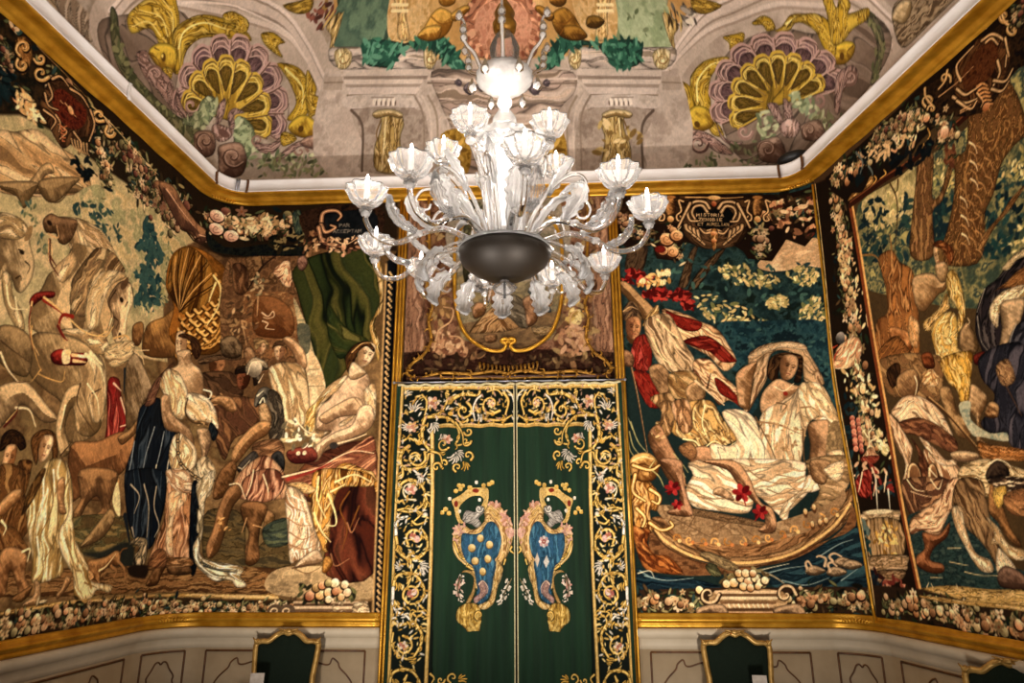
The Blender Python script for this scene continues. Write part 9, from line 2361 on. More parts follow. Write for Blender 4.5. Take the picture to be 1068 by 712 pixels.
E|-561 407|18.2|12.4|-5|d8c0a4|
E|-564 397|12.7|12.7|0|b06a4c|
L|-506 461 -14 24 12 23 19 -6|1|060f09 24 14.3 1,d4a038 17.8 10.7 1,f0cc6c 7.1 4.4 1
L|-518 479 -14 8 1 9|1|060f09 15.9 9.8 1,d4a038 11 6.1 1
L|-512 504 15 4 2 9|1|060f09 16 9.8 1,d4a038 11.1 6.1 1
L|-552 484 15 5 11 -3|1|060f09 19.6 12.3 1,d4a038 13.5 8.6 1
L|-552 484 18 -1 11 -8|1|060f09 19.6 12.2 1,d4a038 13.5 8.6 1
L|-552 484 16 -8 7 -10|1|060f09 19.6 12.2 1,d4a038 13.5 8.6 1
L|-552 484 10 -11 1 -11|1|060f09 19.6 12.2 1,d4a038 13.5 8.6 1
L|-515 351 0 -11 -4 -7|1|060f09 19.2 12 1,d4a038 13.2 8.4 1
L|-515 351 -5 -12 -9 -5|1|060f09 19.2 12 1,d4a038 13.2 8.4 1
L|-515 351 -10 -9 -11 -1|1|060f09 19.2 12 1,d4a038 13.2 8.4 1
L|-515 351 -12 -3 -9 2|1|060f09 19.2 12 1,d4a038 13.2 8.4 1
L|-613 260 11 39 37 15 38 -8 29 -34 4 -34 -17 -28 -31 -6|1|060f09 28 17 1,d4a038 22 13.4 1,f0cc6c 8.9 5.6 1
L|-607 291 -5 14 7 6|1|060f09 15.5 9.5 1,d4a038 10.7 6 1
L|-575 312 14 -5 8 5|1|060f09 15.5 9.5 1,d4a038 10.7 6 1
L|-536 310 15 3 7 -7|1|060f09 15.5 9.5 1,d4a038 10.7 6 1
L|-503 281 -2 -14 9 -5|1|060f09 15.4 9.5 1,d4a038 10.7 5.9 1
L|-492 246 8 -12 -4 -7|1|060f09 15.4 9.5 1,d4a038 10.7 5.9 1
L|-505 216 -15 -4 -2 -8|1|060f09 15.4 9.5 1,d4a038 10.7 5.9 1
L|-553 207 -19 22 3 25 20 13 23 -4 11 -15 -3 -15 -13 -7 -12 4 -4 8 4 5 5 1|1|060f09 24 9.5 1
L|-552 208 -19 21 3 24 20 13 21 -4 11 -14 -3 -15 -12 -6 -11 3 -4 8 3 5 5 0|1|d4a038 18.2 8.3 1,f0cc6c 6.4 1.78 1
E|-543 241|28|31|0|a85a4a|
E|-530 246|21|26|0|d0a898|
L|-613 260 3 -56 20 -27 31 -11 19 -17|1|060f09 30 18 1,cfc3ae 24 14.4 1,efe6d4 9.6 6 1
L|-612 216 10 -11 -3 -8|1|060f09 15.4 9.5 1,cfc3ae 10.7 5.9 1
L|-596 182 2 -14 9 -3|1|060f09 15.4 9.5 1,cfc3ae 10.7 5.9 1
L|-566 168 14 5 7 -6|1|060f09 15.4 9.5 1,cfc3ae 10.7 5.9 1
L|-601 277 15 -2 9 -7|1|060f09 19 11.9 1,d4a038 13.1 8.3 1
L|-601 277 15 -9 5 -11|1|060f09 19 11.9 1,d4a038 13.1 8.3 1
L|-601 277 10 -14 0 -11|1|060f09 19 11.9 1,d4a038 13.1 8.3 1
L|-601 277 3 -14 -5 -9|1|060f09 19 11.9 1,d4a038 13.1 8.3 1
L|-604 215 13 -4 6 -8|1|060f09 19 11.9 1,d4a038 13.1 8.3 1
L|-604 215 11 -10 3 -10|1|060f09 19 11.9 1,d4a038 13.1 8.3 1
L|-604 215 6 -13 -2 -11|1|060f09 19 11.9 1,d4a038 13.1 8.3 1
L|-604 215 -1 -12 -6 -8|1|060f09 19 11.9 1,d4a038 13.1 8.3 1
L|-557 277 11 17 -5 -17 -12 -22|1|060f09 19.7 11.8 1,d4a038 13.8 8.3 1,f0cc6c 5.5 3.4 1
L|-505 199 13 -16 -36 -6 -12 -22|1|060f09 23 13.9 1,d4a038 17.2 10.3 1,f0cc6c 6.9 4.3 1
L|-491 186 13 -7 -1 -9|1|060f09 15.4 9.5 1,d4a038 10.7 5.9 1
L|-520 179 -14 6 -7 -5|1|060f09 15.4 9.5 1,d4a038 10.7 5.9 1
L|-607 143 25 -10 43 5 31 -16 14 -32 -11 -38 -29 -32 -44 10 -28 32 1 43|1|060f09 28 17 1,d4a038 22 13.4 1,f0cc6c 8.9 5.6 1
L|-590 134 15 4 7 -6|1|060f09 15.4 9.5 1,d4a038 10.7 5.9 1
L|-550 138 14 -7 8 5|1|060f09 15.4 9.5 1,d4a038 10.7 5.9 1
L|-514 128 15 -1 4 -8|1|060f09 15.4 9.5 1,d4a038 10.7 5.9 1
L|-496 99 -6 -12 6 -7|1|060f09 15.4 9.5 1,d4a038 10.7 5.9 1
L|-501 61 5 -13 -7 -5|1|060f09 15.4 9.5 1,d4a038 10.7 5.9 1
L|-526 25 -15 -1 -3 -8|1|060f09 15.4 9.5 1,d4a038 10.7 5.9 1
L|-567 25 -15 -3 -6 7|1|060f09 15.4 9.5 1,d4a038 10.7 5.9 1
L|-602 53 2 13 -8 5|1|060f09 15.4 9.5 1,d4a038 10.7 5.9 1
L|-566 98 27 -12 9 -23 -11 -19 -21 -5 -17 8 -5 15 8 10 12 2 7 -5 0 -7 -4 -2|1|060f09 23 9.5 1
L|-566 97 26 -12 9 -22 -11 -18 -20 -6 -17 9 -4 14 7 10 12 2 7 -6 0 -6 -4 -2|1|d4a038 16.6 8.3 1,f0cc6c 5.8 1.78 1
E|-553 62|17.8|12.1|-0|d8c0a4|
E|-560 53|17.8|12.1|-1.26|b87058|
E|-572 56|17.8|12.1|-2.51|d8c0a4|
E|-573 68|17.8|12.1|-3.8|b87058|
E|-561 72|17.8|12.1|-5|d8c0a4|
E|-564 62|12.5|12.5|0|b06a4c|
L|-508 122 -13 22 11 22 19 -5|1|060f09 23 13.9 1,d4a038 17.2 10.3 1,f0cc6c 6.9 4.3 1
L|-519 139 -14 7 1 8|1|060f09 15.4 9.5 1,d4a038 10.7 5.9 1
L|-513 162 14 4 2 9|1|060f09 15.4 9.5 1,d4a038 10.7 5.9 1
L|-552 144 14 4 11 -2|1|060f09 19 11.9 1,d4a038 13 8.3 1
L|-552 144 18 -1 10 -8|1|060f09 19 11.9 1,d4a038 13 8.3 1
L|-552 144 16 -8 6 -10|1|060f09 19 11.9 1,d4a038 13 8.3 1
L|-552 144 10 -11 1 -10|1|060f09 19 11.9 1,d4a038 13 8.3 1
L|-516 20 0 -11 -5 -6|1|060f09 19 11.8 1,d4a038 13 8.3 1
L|-516 20 -5 -11 -9 -5|1|060f09 19 11.8 1,d4a038 13 8.3 1
L|-516 20 -10 -8 -10 -2|1|060f09 19 11.8 1,d4a038 13 8.3 1
L|-516 20 -12 -3 -8 2|1|060f09 19 11.8 1,d4a038 13 8.3 1
L|-611 -55 10 37 36 13 37 -7 28 -31 4 -32 -17 -26 -30 -6|1|060f09 28 17 1,d4a038 22 13.4 1,f0cc6c 8.9 5.6 1
L|-605 -26 -5 13 7 6|1|060f09 15.4 9.5 1,d4a038 10.7 5.9 1
L|-575 -6 14 -5 8 5|1|060f09 15.4 9.5 1,d4a038 10.7 5.9 1
L|-537 -8 15 3 6 -6|1|060f09 15.4 9.5 1,d4a038 10.7 5.9 1
L|-505 -35 -1 -13 8 -5|1|060f09 15.4 9.5 1,d4a038 10.7 5.9 1
L|-495 -67 9 -11 -5 -7|1|060f09 15.4 9.5 1,d4a038 10.7 5.9 1
L|-507 -96 -15 -3 -2 -8|1|060f09 15.4 9.5 1,d4a038 10.7 5.9 1
L|-553 -104 -19 20 3 23 20 13 21 -4 11 -14 -3 -14 -12 -6 -11 3 -4 7 3 6 5 0|1|060f09 24 9.5 1
L|-553 -103 -18 19 3 23 19 12 21 -3 11 -14 -3 -14 -12 -6 -11 3 -4 8 3 5 5 0|1|d4a038 18.3 8.3 1,f0cc6c 6.4 1.78 1
E|-544 -73|28|31|0|a85a4a|
E|-531 -67|21|26|0|d0a898|
L|-611 -55 2 -52 20 -26 30 -10 19 -15|1|060f09 30 18 1,cfc3ae 24 14.5 1,efe6d4 9.6 6 1
L|-610 -96 10 -10 -4 -8|1|060f09 15.4 9.5 1,cfc3ae 10.7 5.9 1
L|-595 -128 2 -13 9 -3|1|060f09 15.4 9.5 1,cfc3ae 10.7 5.9 1
L|-566 -140 14 4 7 -6|1|060f09 15.4 9.5 1,cfc3ae 10.7 5.9 1
L|-600 -39 15 -2 8 -7|1|060f09 19 11.9 1,d4a038 13.1 8.3 1
L|-600 -39 15 -8 5 -10|1|060f09 19 11.9 1,d4a038 13.1 8.3 1
L|-600 -39 10 -13 0 -11|1|060f09 19 11.9 1,d4a038 13.1 8.3 1
L|-600 -39 3 -13 -4 -9|1|060f09 19 11.9 1,d4a038 13.1 8.3 1
L|-603 -97 13 -4 6 -7|1|060f09 19 11.9 1,d4a038 13.1 8.3 1
L|-603 -97 11 -9 3 -10|1|060f09 19 11.9 1,d4a038 13.1 8.3 1
L|-603 -97 6 -12 -2 -10|1|060f09 19 11.9 1,d4a038 13.1 8.3 1
L|-603 -97 0 -12 -6 -7|1|060f09 19 11.9 1,d4a038 13.1 8.3 1
L|-558 -39 12 16 -5 -16 -12 -21|1|060f09 19.7 11.8 1,d4a038 13.8 8.3 1,f0cc6c 5.5 3.4 1
L|-507 -111 13 -16 -36 -5 -11 -21|1|060f09 23 13.9 1,d4a038 17.2 10.3 1,f0cc6c 6.9 4.3 1
L|-494 -123 13 -7 -1 -8|1|060f09 15.4 9.5 1,d4a038 10.7 5.9 1
L|-521 -130 -14 6 -7 -5|1|060f09 15.4 9.5 1,d4a038 10.7 5.9 1
L|-606 -164 25 -10 41 6 30 -15 13 -30 -10 -36 -28 -30 -42 9 -28 30 1 40|1|060f09 28 17 1,d4a038 22 13.4 1,f0cc6c 8.9 5.6 1
L|-589 -173 14 4 7 -5|1|060f09 15.4 9.5 1,d4a038 10.7 5.9 1
L|-550 -169 13 -6 8 5|1|060f09 15.4 9.5 1,d4a038 10.7 5.9 1
L|-516 -178 15 -1 4 -7|1|060f09 15.4 9.5 1,d4a038 10.7 5.9 1
L|-498 -205 -6 -12 5 -6|1|060f09 15.4 9.5 1,d4a038 10.7 5.9 1
L|-503 -240 4 -12 -6 -6|1|060f09 15.4 9.5 1,d4a038 10.7 5.9 1
L|-527 -275 -15 -1 -3 -7|1|060f09 15.4 9.5 1,d4a038 10.7 5.9 1
L|-567 -275 -15 -2 -5 6|1|060f09 15.4 9.5 1,d4a038 10.7 5.9 1
L|-600 -249 1 13 -7 4|1|060f09 15.4 9.5 1,d4a038 10.7 5.9 1
L|-566 -206 26 -11 9 -21 -11 -18 -20 -6 -17 8 -4 14 7 10 12 1 7 -5 0 -6 -4 -1|1|060f09 23 9.5 1
L|-566 -207 25 -11 9 -21 -11 -17 -19 -5 -16 8 -4 13 7 10 11 1 7 -5 0 -6 -4 -1|1|d4a038 16.6 8.3 1,f0cc6c 5.8 1.78 1
E|-553 -239|17.8|12.1|-0|d8c0a4|
E|-560 -248|17.8|12.1|-1.26|b87058|
E|-572 -245|17.8|12.1|-2.51|d8c0a4|
E|-573 -234|17.8|12.1|-3.8|b87058|
E|-561 -231|17.8|12.1|-5|d8c0a4|
E|-564 -240|12.5|12.5|0|b06a4c|
L|-510 -183 -12 20 11 21 18 -5|1|060f09 23 13.9 1,d4a038 17.2 10.3 1,f0cc6c 6.9 4.3 1
L|-521 -168 -13 7 1 8|1|060f09 15.4 9.5 1,d4a038 10.7 5.9 1
L|-515 -146 14 4 2 8|1|060f09 15.4 9.5 1,d4a038 10.7 5.9 1
L|-552 -163 14 4 10 -2|1|060f09 19 11.9 1,d4a038 13 8.3 1
L|-552 -163 17 -1 10 -7|1|060f09 19 11.9 1,d4a038 13 8.3 1
L|-552 -163 15 -7 6 -10|1|060f09 19 11.9 1,d4a038 13 8.3 1
L|-552 -163 9 -10 1 -10|1|060f09 19 11.9 1,d4a038 13 8.3 1
L|-518 -279 1 -10 -5 -6|1|060f09 19 11.8 1,d4a038 13 8.3 1
L|-518 -279 -5 -10 -8 -5|1|060f09 19 11.9 1,d4a038 13 8.3 1
L|-518 -279 -9 -8 -10 -1|1|060f09 19 11.9 1,d4a038 13 8.3 1
L|-518 -279 -11 -3 -8 2|1|060f09 19 11.9 1,d4a038 13 8.3 1
L|-457 295 16 -12 -9 -18|1|060f09 23 13.9 1,d4a038 17.2 10.3 1,f0cc6c 6.9 4.3 1
L|-395 278 -6 -10 -11 -3 -9 5 -2 7 4 6 6 1 3 -3 0 -3 -2 -1|1|060f09 21 9.5 1
L|-397 278 -5 -9 -10 -3 -8 4 -2 7 3 6 6 1 3 -3 0 -3 -2 -1|1|d4a038 14.9 8.3 1,f0cc6c 5.2 1.77 1
L|-378 265 -10 12 2 13 10 7 11 -2 6 -7 -2 -7 -5 -2 -5 1 0 3|1|060f09 21 9.5 1
L|-378 266 -9 11 2 13 10 6 10 -2 5 -6 -2 -7 -5 -2 -3 1 -1 3|1|d4a038 14.9 8.3 1,f0cc6c 5.2 1.77 1
L|-344 273 2 16 9 9|1|060f09 18.9 11.8 1,d4a038 13 8.3 1
L|-344 273 11 16 14 6|1|060f09 18.9 11.8 1,d4a038 13 8.3 1
L|-344 273 17 10 15 0|1|060f09 18.9 11.8 1,d4a038 13 8.3 1
L|-344 273 18 3 12 -5|1|060f09 18.9 11.8 1,d4a038 13 8.3 1
K|-619 1103 131 -1 2 -285 8 -451 -126 0 -7 451|d0a248 ecca78 b8862e cfc3ae|300|19.2||0.34|0.9
K|-599 1411 473 1 -1 -139 -332 0 -27 -24 2 -188 -125 1|d0a248 ecca78 b8862e cfc3ae b88a70|260|21||0.34|0.9"""
PIC["curt_crest"]="""L|-368 817 -2 -44 14 -37 33 -28 29 -19 15 -57 19 -55|1|d8ac5c 43 38 1
L|-370 810 -2 -37 15 -41 34 -29|1|f0d088 11.4 8.9 1
F|-376 918 -11 32 17 13 26 13 33 23 33 3 34 -1 13 -19 -6 -52 -13 -32 -14 26 10 29 -17 16 -33 -3 -33 -22 -19 -26 7 -38 14 -19 -20 0 -14 25|d4a038|2.61|1|1
N|-376 918 -11 32 17 13 26 13 33 23 33 3 34 -1 13 -19 -6 -52 -13 -32 -14 26 10 29 -17 16 -33 -3 -33 -22 -19 -26 7 -38 14 -19 -20 0 -14 25|c89a44 e4c070 d8b058|18.3|1|2.61|1|0
E|-358 1012|19.8|18.5|0|d4a038|f0cc6c
E|-341 1009|19.8|18.5|0|d4a038|f0cc6c
E|-351 996|19.8|18.5|0|d4a038|f0cc6c
E|-231 1014|19.8|18.5|0|d4a038|f0cc6c
E|-218 1021|19.8|18.5|0|d4a038|f0cc6c
E|-371 989|19.8|18.5|0|d4a038|f0cc6c
E|-422 902|19.5|18.2|0|d4a038|f0cc6c
E|-409 915|19.6|18.3|0|d4a038|f0cc6c
E|-396 899|19.5|18.2|0|d4a038|f0cc6c
E|-255 1011|19.8|18.5|0|d4a038|f0cc6c
E|-311 1002|19.8|18.5|0|d4a038|f0cc6c
E|-286 1024|14.5|15.9|0|d8d0b8|f4ecd8
E|-394 957|14.4|15.7|0|d8d0b8|f4ecd8
E|-272 953|14.4|15.7|0|d8d0b8|f4ecd8
E|-353 907|14.3|15.6|0|d8d0b8|f4ecd8
E|-288 990|26|17.1|0|8a2a18|
E|-369 937|17|26|0|8a2a18|
S|-342 880 19 31 33 -6 6 25 27 -3 7 -22 -26 -26 13 -19 -20 -19 -19 13 -27 7|a8a094 8a8278 c8c0b0 6a645c|-329 867 65 51|11.7|0.35|5|0.9
L|-255 918 -7 -12 -11 -3 -9 6 -2 8 4 6 6 2 4 -3 0 -4 -2 -1|1|060f09 21 10.4 1
L|-256 918 -6 -11 -11 -3 -9 5 -2 8 4 6 6 1 3 -3 1 -3 -2 -1|1|b0a898 14.6 9.1 1,efe6d4 5.1 1.95 1
S|-374 817 6 31 39 3 27 -16 32 13 20 25 0 32 26 32 33 -7 26 -26 27 -38 6 -50 -7 -44 -19 -43 -20 -25 0 -48 -19 -37 -38 0 -52 73 -39 13 -27 37|d8ac5c b88840 ecc884 9a6c34|-368 835 144 82 66 -139 -64 -159|15.3|0.4|5|0.9
K|-231 943 47 -13 26 -32 26 -45 -3 -62 -17 0 -26 88 -46 38|c8907c d8a890 e8bc90 b87c5c|46|26|
K|-378 829 23 22 39 -3 -38 -44 -6 -50 -17 25|c8907c d8b088|26|21|
L|-139 766 -6 -12 16 -13|1|060f09 25 14.8 1,d4a038 18.3 11 1,f0cc6c 7.3 4.6 1
L|-165 717 -6 -19|1|060f09 25 14.7 1,d4a038 18.2 10.9 1,f0cc6c 7.3 4.6 1
L|-373 785 27 -56 32 -12 -6 -25|1|060f09 25 14.8 1,d4a038 18.4 11 1,f0cc6c 7.3 4.6 1
L|-353 740 14 -7 0 -9|1|060f09 16.5 10.1 1,d4a038 11.4 6.3 1
L|-319 720 9 -13 10 2|1|060f09 16.4 10.1 1,d4a038 11.4 6.3 1
L|-313 692 19 -12 7 12|1|060f09 25 14.7 1,d4a038 18.2 10.9 1,f0cc6c 7.3 4.6 1
F|-344 798 9 22 40 -4 32 10 26 34 26 3 23 -35 7 -43 -13 -50 -16 -24 -6 -55 -3 -61 -22 -23 -19 -12 -20 59 -14 67 -26 25 -20 43|2c5c7c|2.53|1|1
S|-344 798 9 22 40 -4 32 10 26 34 26 3 23 -35 7 -43 -13 -50 -16 -24 -6 -55 -3 -61 -22 -23 -19 -12 -20 59 -14 67 -26 25 -20 43|2a587a 36708e 1e4460 4a86a2|-237 854 -18 -137 7 -145|20|0.3|9|0.9
S|-197 719 23 -37 -10 -30 -13 -48 -12 -48 -38 -27 -26 9 13 15 31 15 13 48 6 54|e0b462 b88840 f0d088|-191 707 -6 -97 -50 -72|11.2|0.35|5|0.9
S|-321 556 22 42 6 48 -20 21 -26 0 -12 -15 19 24 29 0 19 -30 -2 -48 -19 -45|e0b462 b88840|-311 556 24 90 -52 24|8.7|0.35|5|0.9
F|-287 701 80 0 -6 -55 -9 -54 -32 -39 -32 3 6 36 3 54|2a587a|2.49|1|1
S|-294 719 87 0 -6 -73 -9 -54 -32 -39 -32 3 6 36 3 54|2a587a 36708e 1e4460 4a86a2|-249 719 1 -157|17.4|0.2|9|0.9
S|-274 628 19 12 20 -18 0 -30 -25 -24 -26 -18 -6 24 25 18|a8807c c8a08c 7c5850|-255 634 1 -42 -32 -36|9.9|0.35|5|0.9
L|-272 622 17 15 21 -21 -1 -24|1|e8c8a8 7.5 2.98 1
S|-361 508 12 30 38 18 38 -12 13 -35 -3 -36 -9 -40 -31 -6 7 -23 -10 -6 -16 23 9 29 -22 23 -20 12|c09438 9a7024 dcb85c|-311 550 1 -71 19 -46|13.4|0.4|5|0.9
K|-355 526 44 24 45 -24 0 -47 -18 -35 -39 23|d8b458 b08830|36|18.3|
L|-278 491 -8 11 2 12 9 7 10 -2 5 -7 -2 -6 -5 -2 -3 1 -1 3|1|060f09 22 9.8 1
L|-277 492 -8 11 2 11 8 6 10 -2 4 -6 -1 -6 -5 -2 -3 1 -1 3|1|d4a038 15.4 8.6 1,f0cc6c 5.4 1.83 1
K|-370 634 32 12 7 -42 -32 -30 -13 30|c8b49c b88a7c e0d4bc|26|14.9|
E|-344 622|16.2|11|-0|d8c0a4|
E|-349 614|16.2|11|-1.05|c08878|
E|-359 614|16.2|11|-2.09|d8c0a4|
E|-364 622|16.2|11|-3.1|c08878|
E|-359 630|16.2|11|-4.2|d8c0a4|
E|-349 630|16.2|11|-5.2|c08878|
E|-354 622|11.3|11.3|0|b06a4c|
K|-197 553 32 81 26 6 0 -36 -32 -42|d8d0bc c0b49c|28|14.8|0.9|0.5|0.5
K|-352 664 26 -12 1 -18 -26 12|d8d0bc c0a090|8|13.8|
K|-344 586 26 -6 -3 -12 -29 -12|d8c8b0|8|13.6|
L|-139 646 -19 -36 -20 -42|1|060f09 13.4 8 1,8a7c50 7.2 4.3 1
L|-339 658 -18 -42 7 -42|1|060f09 13.4 8.1 1,8a7c50 7.2 4.3 1"""
PIC["curt_balls"]="""E|-266 799|29|31|0|7a5a24|
E|-267 801|27|28|0|c89c50|f0d48c
E|-300 761|29|31|0|7a5a24|
E|-301 764|27|28|0|c89c50|f0d48c
E|-227 774|29|31|0|7a5a24|
E|-228 776|27|28|0|c89c50|f0d48c
E|-286 711|29|30|0|7a5a24|
E|-288 713|26|28|0|c89c50|f0d48c
E|-233 719|29|30|0|7a5a24|
E|-235 722|26|28|0|c89c50|f0d48c
E|-255 670|29|30|0|7a5a24|
E|-256 673|26|28|0|c89c50|f0d48c"""
PIC["curt_rose"]="""E|-235 787|19.1|15.3|-0|e0d0c4|
E|-239 777|19.1|15.3|-0.79|c89a94|
E|-249 773|19.1|15.3|-1.57|e0d0c4|
E|-259 777|19.1|15.3|-2.35|c89a94|
E|-263 787|19.1|15.3|-3.1|e0d0c4|
E|-259 796|19.2|15.3|-3.9|c89a94|
E|-249 800|19.2|15.3|-4.7|e0d0c4|
E|-239 796|19.1|15.3|-5.5|c89a94|
E|-249 787|17.8|17.8|0|a84a3c|
E|-249 787|6.4|6.4|0|e8d8c0|
F|-218 744 12 -27 -12 -28 -10 28|c8b49c|2.52|0|1
F|-260 734 15 -25 -12 -24 -15 24|e0d8c8|2.52|0|1"""
PATHS["edge_cord"]="2569 4638 -32 -972 -37 -840 45 -937 29 -911"
PATHS["medal_l"]="-327 4482 -294 58 -165 -267 -9 -335 15 -303 87 -274 173 -148 149 -25 47 55 -42 34 38 21 43 -38"
PATHS["out_l"]="-1059 4728 20 -497 22 -288 -35 -164 60 -163 -29 -137 28 -180 -61 -132 -104 -87 -39 -86 108 -45 190 45 275 -13 190 23 148 -33"
PATHS["out_l2"]="-898 2946 275 0 316 -9"
QU=[3]
def dec(t):
    a=np.array([float(v) for v in t.split()]).reshape(-1,2); return np.cumsum(a,axis=0)*QU[0]
def rect(cv): return np.array([[cv.x0-9e2,cv.y0-9e2],[cv.x0+cv.W*cv.res+9e2,cv.y0-9e2],[cv.x0+cv.W*cv.res+9e2,cv.y0+cv.H*cv.res+9e2],[cv.x0-9e2,cv.y0+cv.H*cv.res+9e2]])
def play(cv,txt,qu=3):
    fl=float;QU[0]=qu
    for line in txt.split('\n'):
        o=line.split('|')
        if len(o)<3: continue
        t=o[0]; p=rect(cv) if o[1]=='*' else dec(o[1])
        if t=='F': cv.F(p,o[2],max(fl(o[3]),cv.res),o[4]!='0' and o[1]!='*',fl(o[5]))
        elif t=='N': cv.N(p,o[2].split(),fl(o[3]),fl(o[4]),max(fl(o[5]),cv.res),o[6]!='0' and o[1]!='*',fl(o[7]))
        elif t=='B': cv.B(p,o[2],o[3],fl(o[4]),fl(o[5]),fl(o[6]))
        elif t=='S': cv.S(p,o[2].split(),dec(o[3]),fl(o[4]),fl(o[5]),True,fl(o[6]),fl(o[7]))
        elif t=='L':
            for it in o[3].split(','):
                c,a,b,al=it.split(); cv.L(p,c,fl(a),fl(b),o[2]!='0',fl(al))
        elif t=='E': cv.E(p[0][0],p[0][1],fl(o[2]),fl(o[3]),fl(o[4]),o[5],1,o[6] or None)
        elif t=='K': cv.K(p,o[2].split(),int(o[3]),fl(o[4]),fl(o[5]) if o[5] else None,*([fl(v) for v in o[6:8]] or [.45,.9]))
        elif t=='G': cv.G(p,fl(o[2]),o[3],fl(o[4]))
        elif t=='f': cv.face(p[0][0],p[0][1],fl(o[2]),fl(o[3]),fl(o[4]),o[5],o[6],fl(o[7]))
def lin(c): return np.where(c<=.04045,c/12.92,((c+.055)/1.055)**2.4)
def grade(im,con,warm,sat=.92,gain=1.0):
    L=im.mean(-1,keepdims=True); x=(L+(im-L)*sat)*gain; x=x+(L-.40)*con
    return np.clip(x*np.array([1+warm,1.0,1-warm]),0.01,.97)
# ------------------------------------------------------------------ tagging
def tag(o,label,cat,group=None):
    o['label']=label;o['category']=cat
    if group:o['group']=group
    return o
def thing(name,label,cat,loc=(0,0,0),rz=0,group=None):
    o=bpy.data.objects.new(name,None);C.objects.link(o);o.location=loc;o.rotation_euler=(0,0,rz);o.empty_display_size=.1
    return tag(o,label,cat,group)
def link(name,me,m,parent=None,kind=None,smooth_=True):
    me.materials.clear();me.materials.append(m);o=bpy.data.objects.new(name,me);C.objects.link(o)
    if smooth_: me.polygons.foreach_set('use_smooth',[True]*len(me.polygons))
    if parent:o.parent=parent
    if kind:o['kind']=kind
    return o
def obj(name,bm,m,parent=None,kind=None,smooth_=True):
    me=bpy.data.meshes.new(name);bm.normal_update();bm.to_mesh(me);bm.free();return link(name,me,m,parent,kind,smooth_)
def copy_tree(o,parent=None,loc=None,rz=None):
    c=o.copy();C.objects.link(c);c.parent=parent
    if loc is not None:c.location=loc
    if rz is not None:c.rotation_euler=(0,0,rz)
    for ch in list(o.children): copy_tree(ch,c)
    return c
# ------------------------------------------------------------------ materials
def mat(name): 
    m=bpy.data.materials.new(name);m.use_nodes=True;return m,m.node_tree,m.node_tree.nodes['Principled BSDF']
def hx(h): return tuple(lin(hexc(h)))+(1,)
def noise_col(nt,b,c1,c2,scale,detail=6,sock='Base Color',coord='Object',stretch=None):
    tc=nt.nodes.new('ShaderNodeTexCoord');n=nt.nodes.new('ShaderNodeTexNoise');n.inputs['Scale'].default_value=scale;n.inputs['Detail'].default_value=detail
    src=tc.outputs[coord]
    if stretch:
        mp=nt.nodes.new('ShaderNodeMapping');mp.inputs['Scale'].default_value=stretch;nt.links.new(src,mp.inputs['Vector']);src=mp.outputs[0]
    nt.links.new(src,n.inputs['Vector']);r=nt.nodes.new('ShaderNodeValToRGB');r.color_ramp.elements[0].color=hx(c1);r.color_ramp.elements[1].color=hx(c2)
    r.color_ramp.elements[0].position=.3;r.color_ramp.elements[1].position=.7
    nt.links.new(n.outputs[0],r.inputs[0]);nt.links.new(r.outputs[0],b.inputs[sock]);return n
def bump(nt,b,scale,strength,dist=.005,coord='Object'):
    tc=nt.nodes.new('ShaderNodeTexCoord');n=nt.nodes.new('ShaderNodeTexNoise');n.inputs['Scale'].default_value=scale;n.inputs['Detail'].default_value=4
    nt.links.new(tc.outputs[coord],n.inputs['Vector']);p=nt.nodes.new('ShaderNodeBump');p.inputs['Strength'].default_value=strength;p.inputs['Distance'].default_value=dist
    nt.links.new(n.outputs[0],p.inputs['Height']);nt.links.new(p.outputs[0],b.inputs['Normal'])
def simple(name,c1,c2,scale,rough,metal=0,bs=0,bst=.3,spec=.5,coord='Object',stretch=None):
    m,nt,b=mat(name);noise_col(nt,b,c1,c2,scale,coord=coord,stretch=stretch);b.inputs['Roughness'].default_value=rough;b.inputs['Metallic'].default_value=metal;b.inputs['Specular IOR Level'].default_value=spec
    if bs:bump(nt,b,bs,bst)
    return m
def painted(name,rough,sheen=0,spec=.2,bs=300,bst=.25,dist=.003):
    m,nt,b=mat(name);a=nt.nodes.new('ShaderNodeVertexColor');a.layer_name='Col';nt.links.new(a.outputs['Color'],b.inputs['Base Color'])
    b.inputs['Roughness'].default_value=rough;b.inputs['Specular IOR Level'].default_value=spec
    if sheen:b.inputs['Sheen Weight'].default_value=sheen
    if bs:bump(nt,b,bs,bst,dist)
    return m
M={}
M['gold']=simple('gilt_wood','a87210','d8a030',9,.34,.62,60,.25)
M['gold_dark']=simple('aged_gilt','7a5214','b8842a',14,.42,.55,70,.35)
M['gold_chair']=simple('chair_gilt','8a6428','c8a058',16,.4,.45,70,.3)
M['white_mould']=simple('white_plaster','e6dcd6','f2ece8',5,.6,0,40,.1)
M['panel']=simple('painted_panel','9c8768','aa9576',7,.65,0,90,.08)
M['rail_white']=simple('rail_paint','b5a489','c2b298',7,.6,0,60,.1)
M['brown']=simple('brown_moulding','4a2a12','6a421c',20,.5,.1)
M['plaster']=simple('old_plaster','8a765c','9c886c',4,.8,0,30,.2)
M['floor']=simple('dark_floor','3a2214','54341e',3,.35,0,20,.05,coord='Object',stretch=(.4,6,1))
M['velvet_seat']=simple('dark_green_velvet','0c130d','1a241a',300,.9,0,400,.4,spec=.1)
M['tapestry']=painted('woven_tapestry',.92,0,.08,420,.35)
M['fresco']=painted('fresco',.85,0,.15,60,.12,.004)
M['embroidery']=painted('embroidery',.7,0,.12,500,.5)
M['velvet']=simple('green_velvet','091a0f','15301c',14,.75,0,500,.25,spec=.15,stretch=(1,1,.08))
M['velvet'].node_tree.nodes['Principled BSDF'].inputs['Sheen Weight'].default_value=.28
M['velvet'].node_tree.nodes['Principled BSDF'].inputs['Sheen Tint'].default_value=(.45,.8,.5,1)
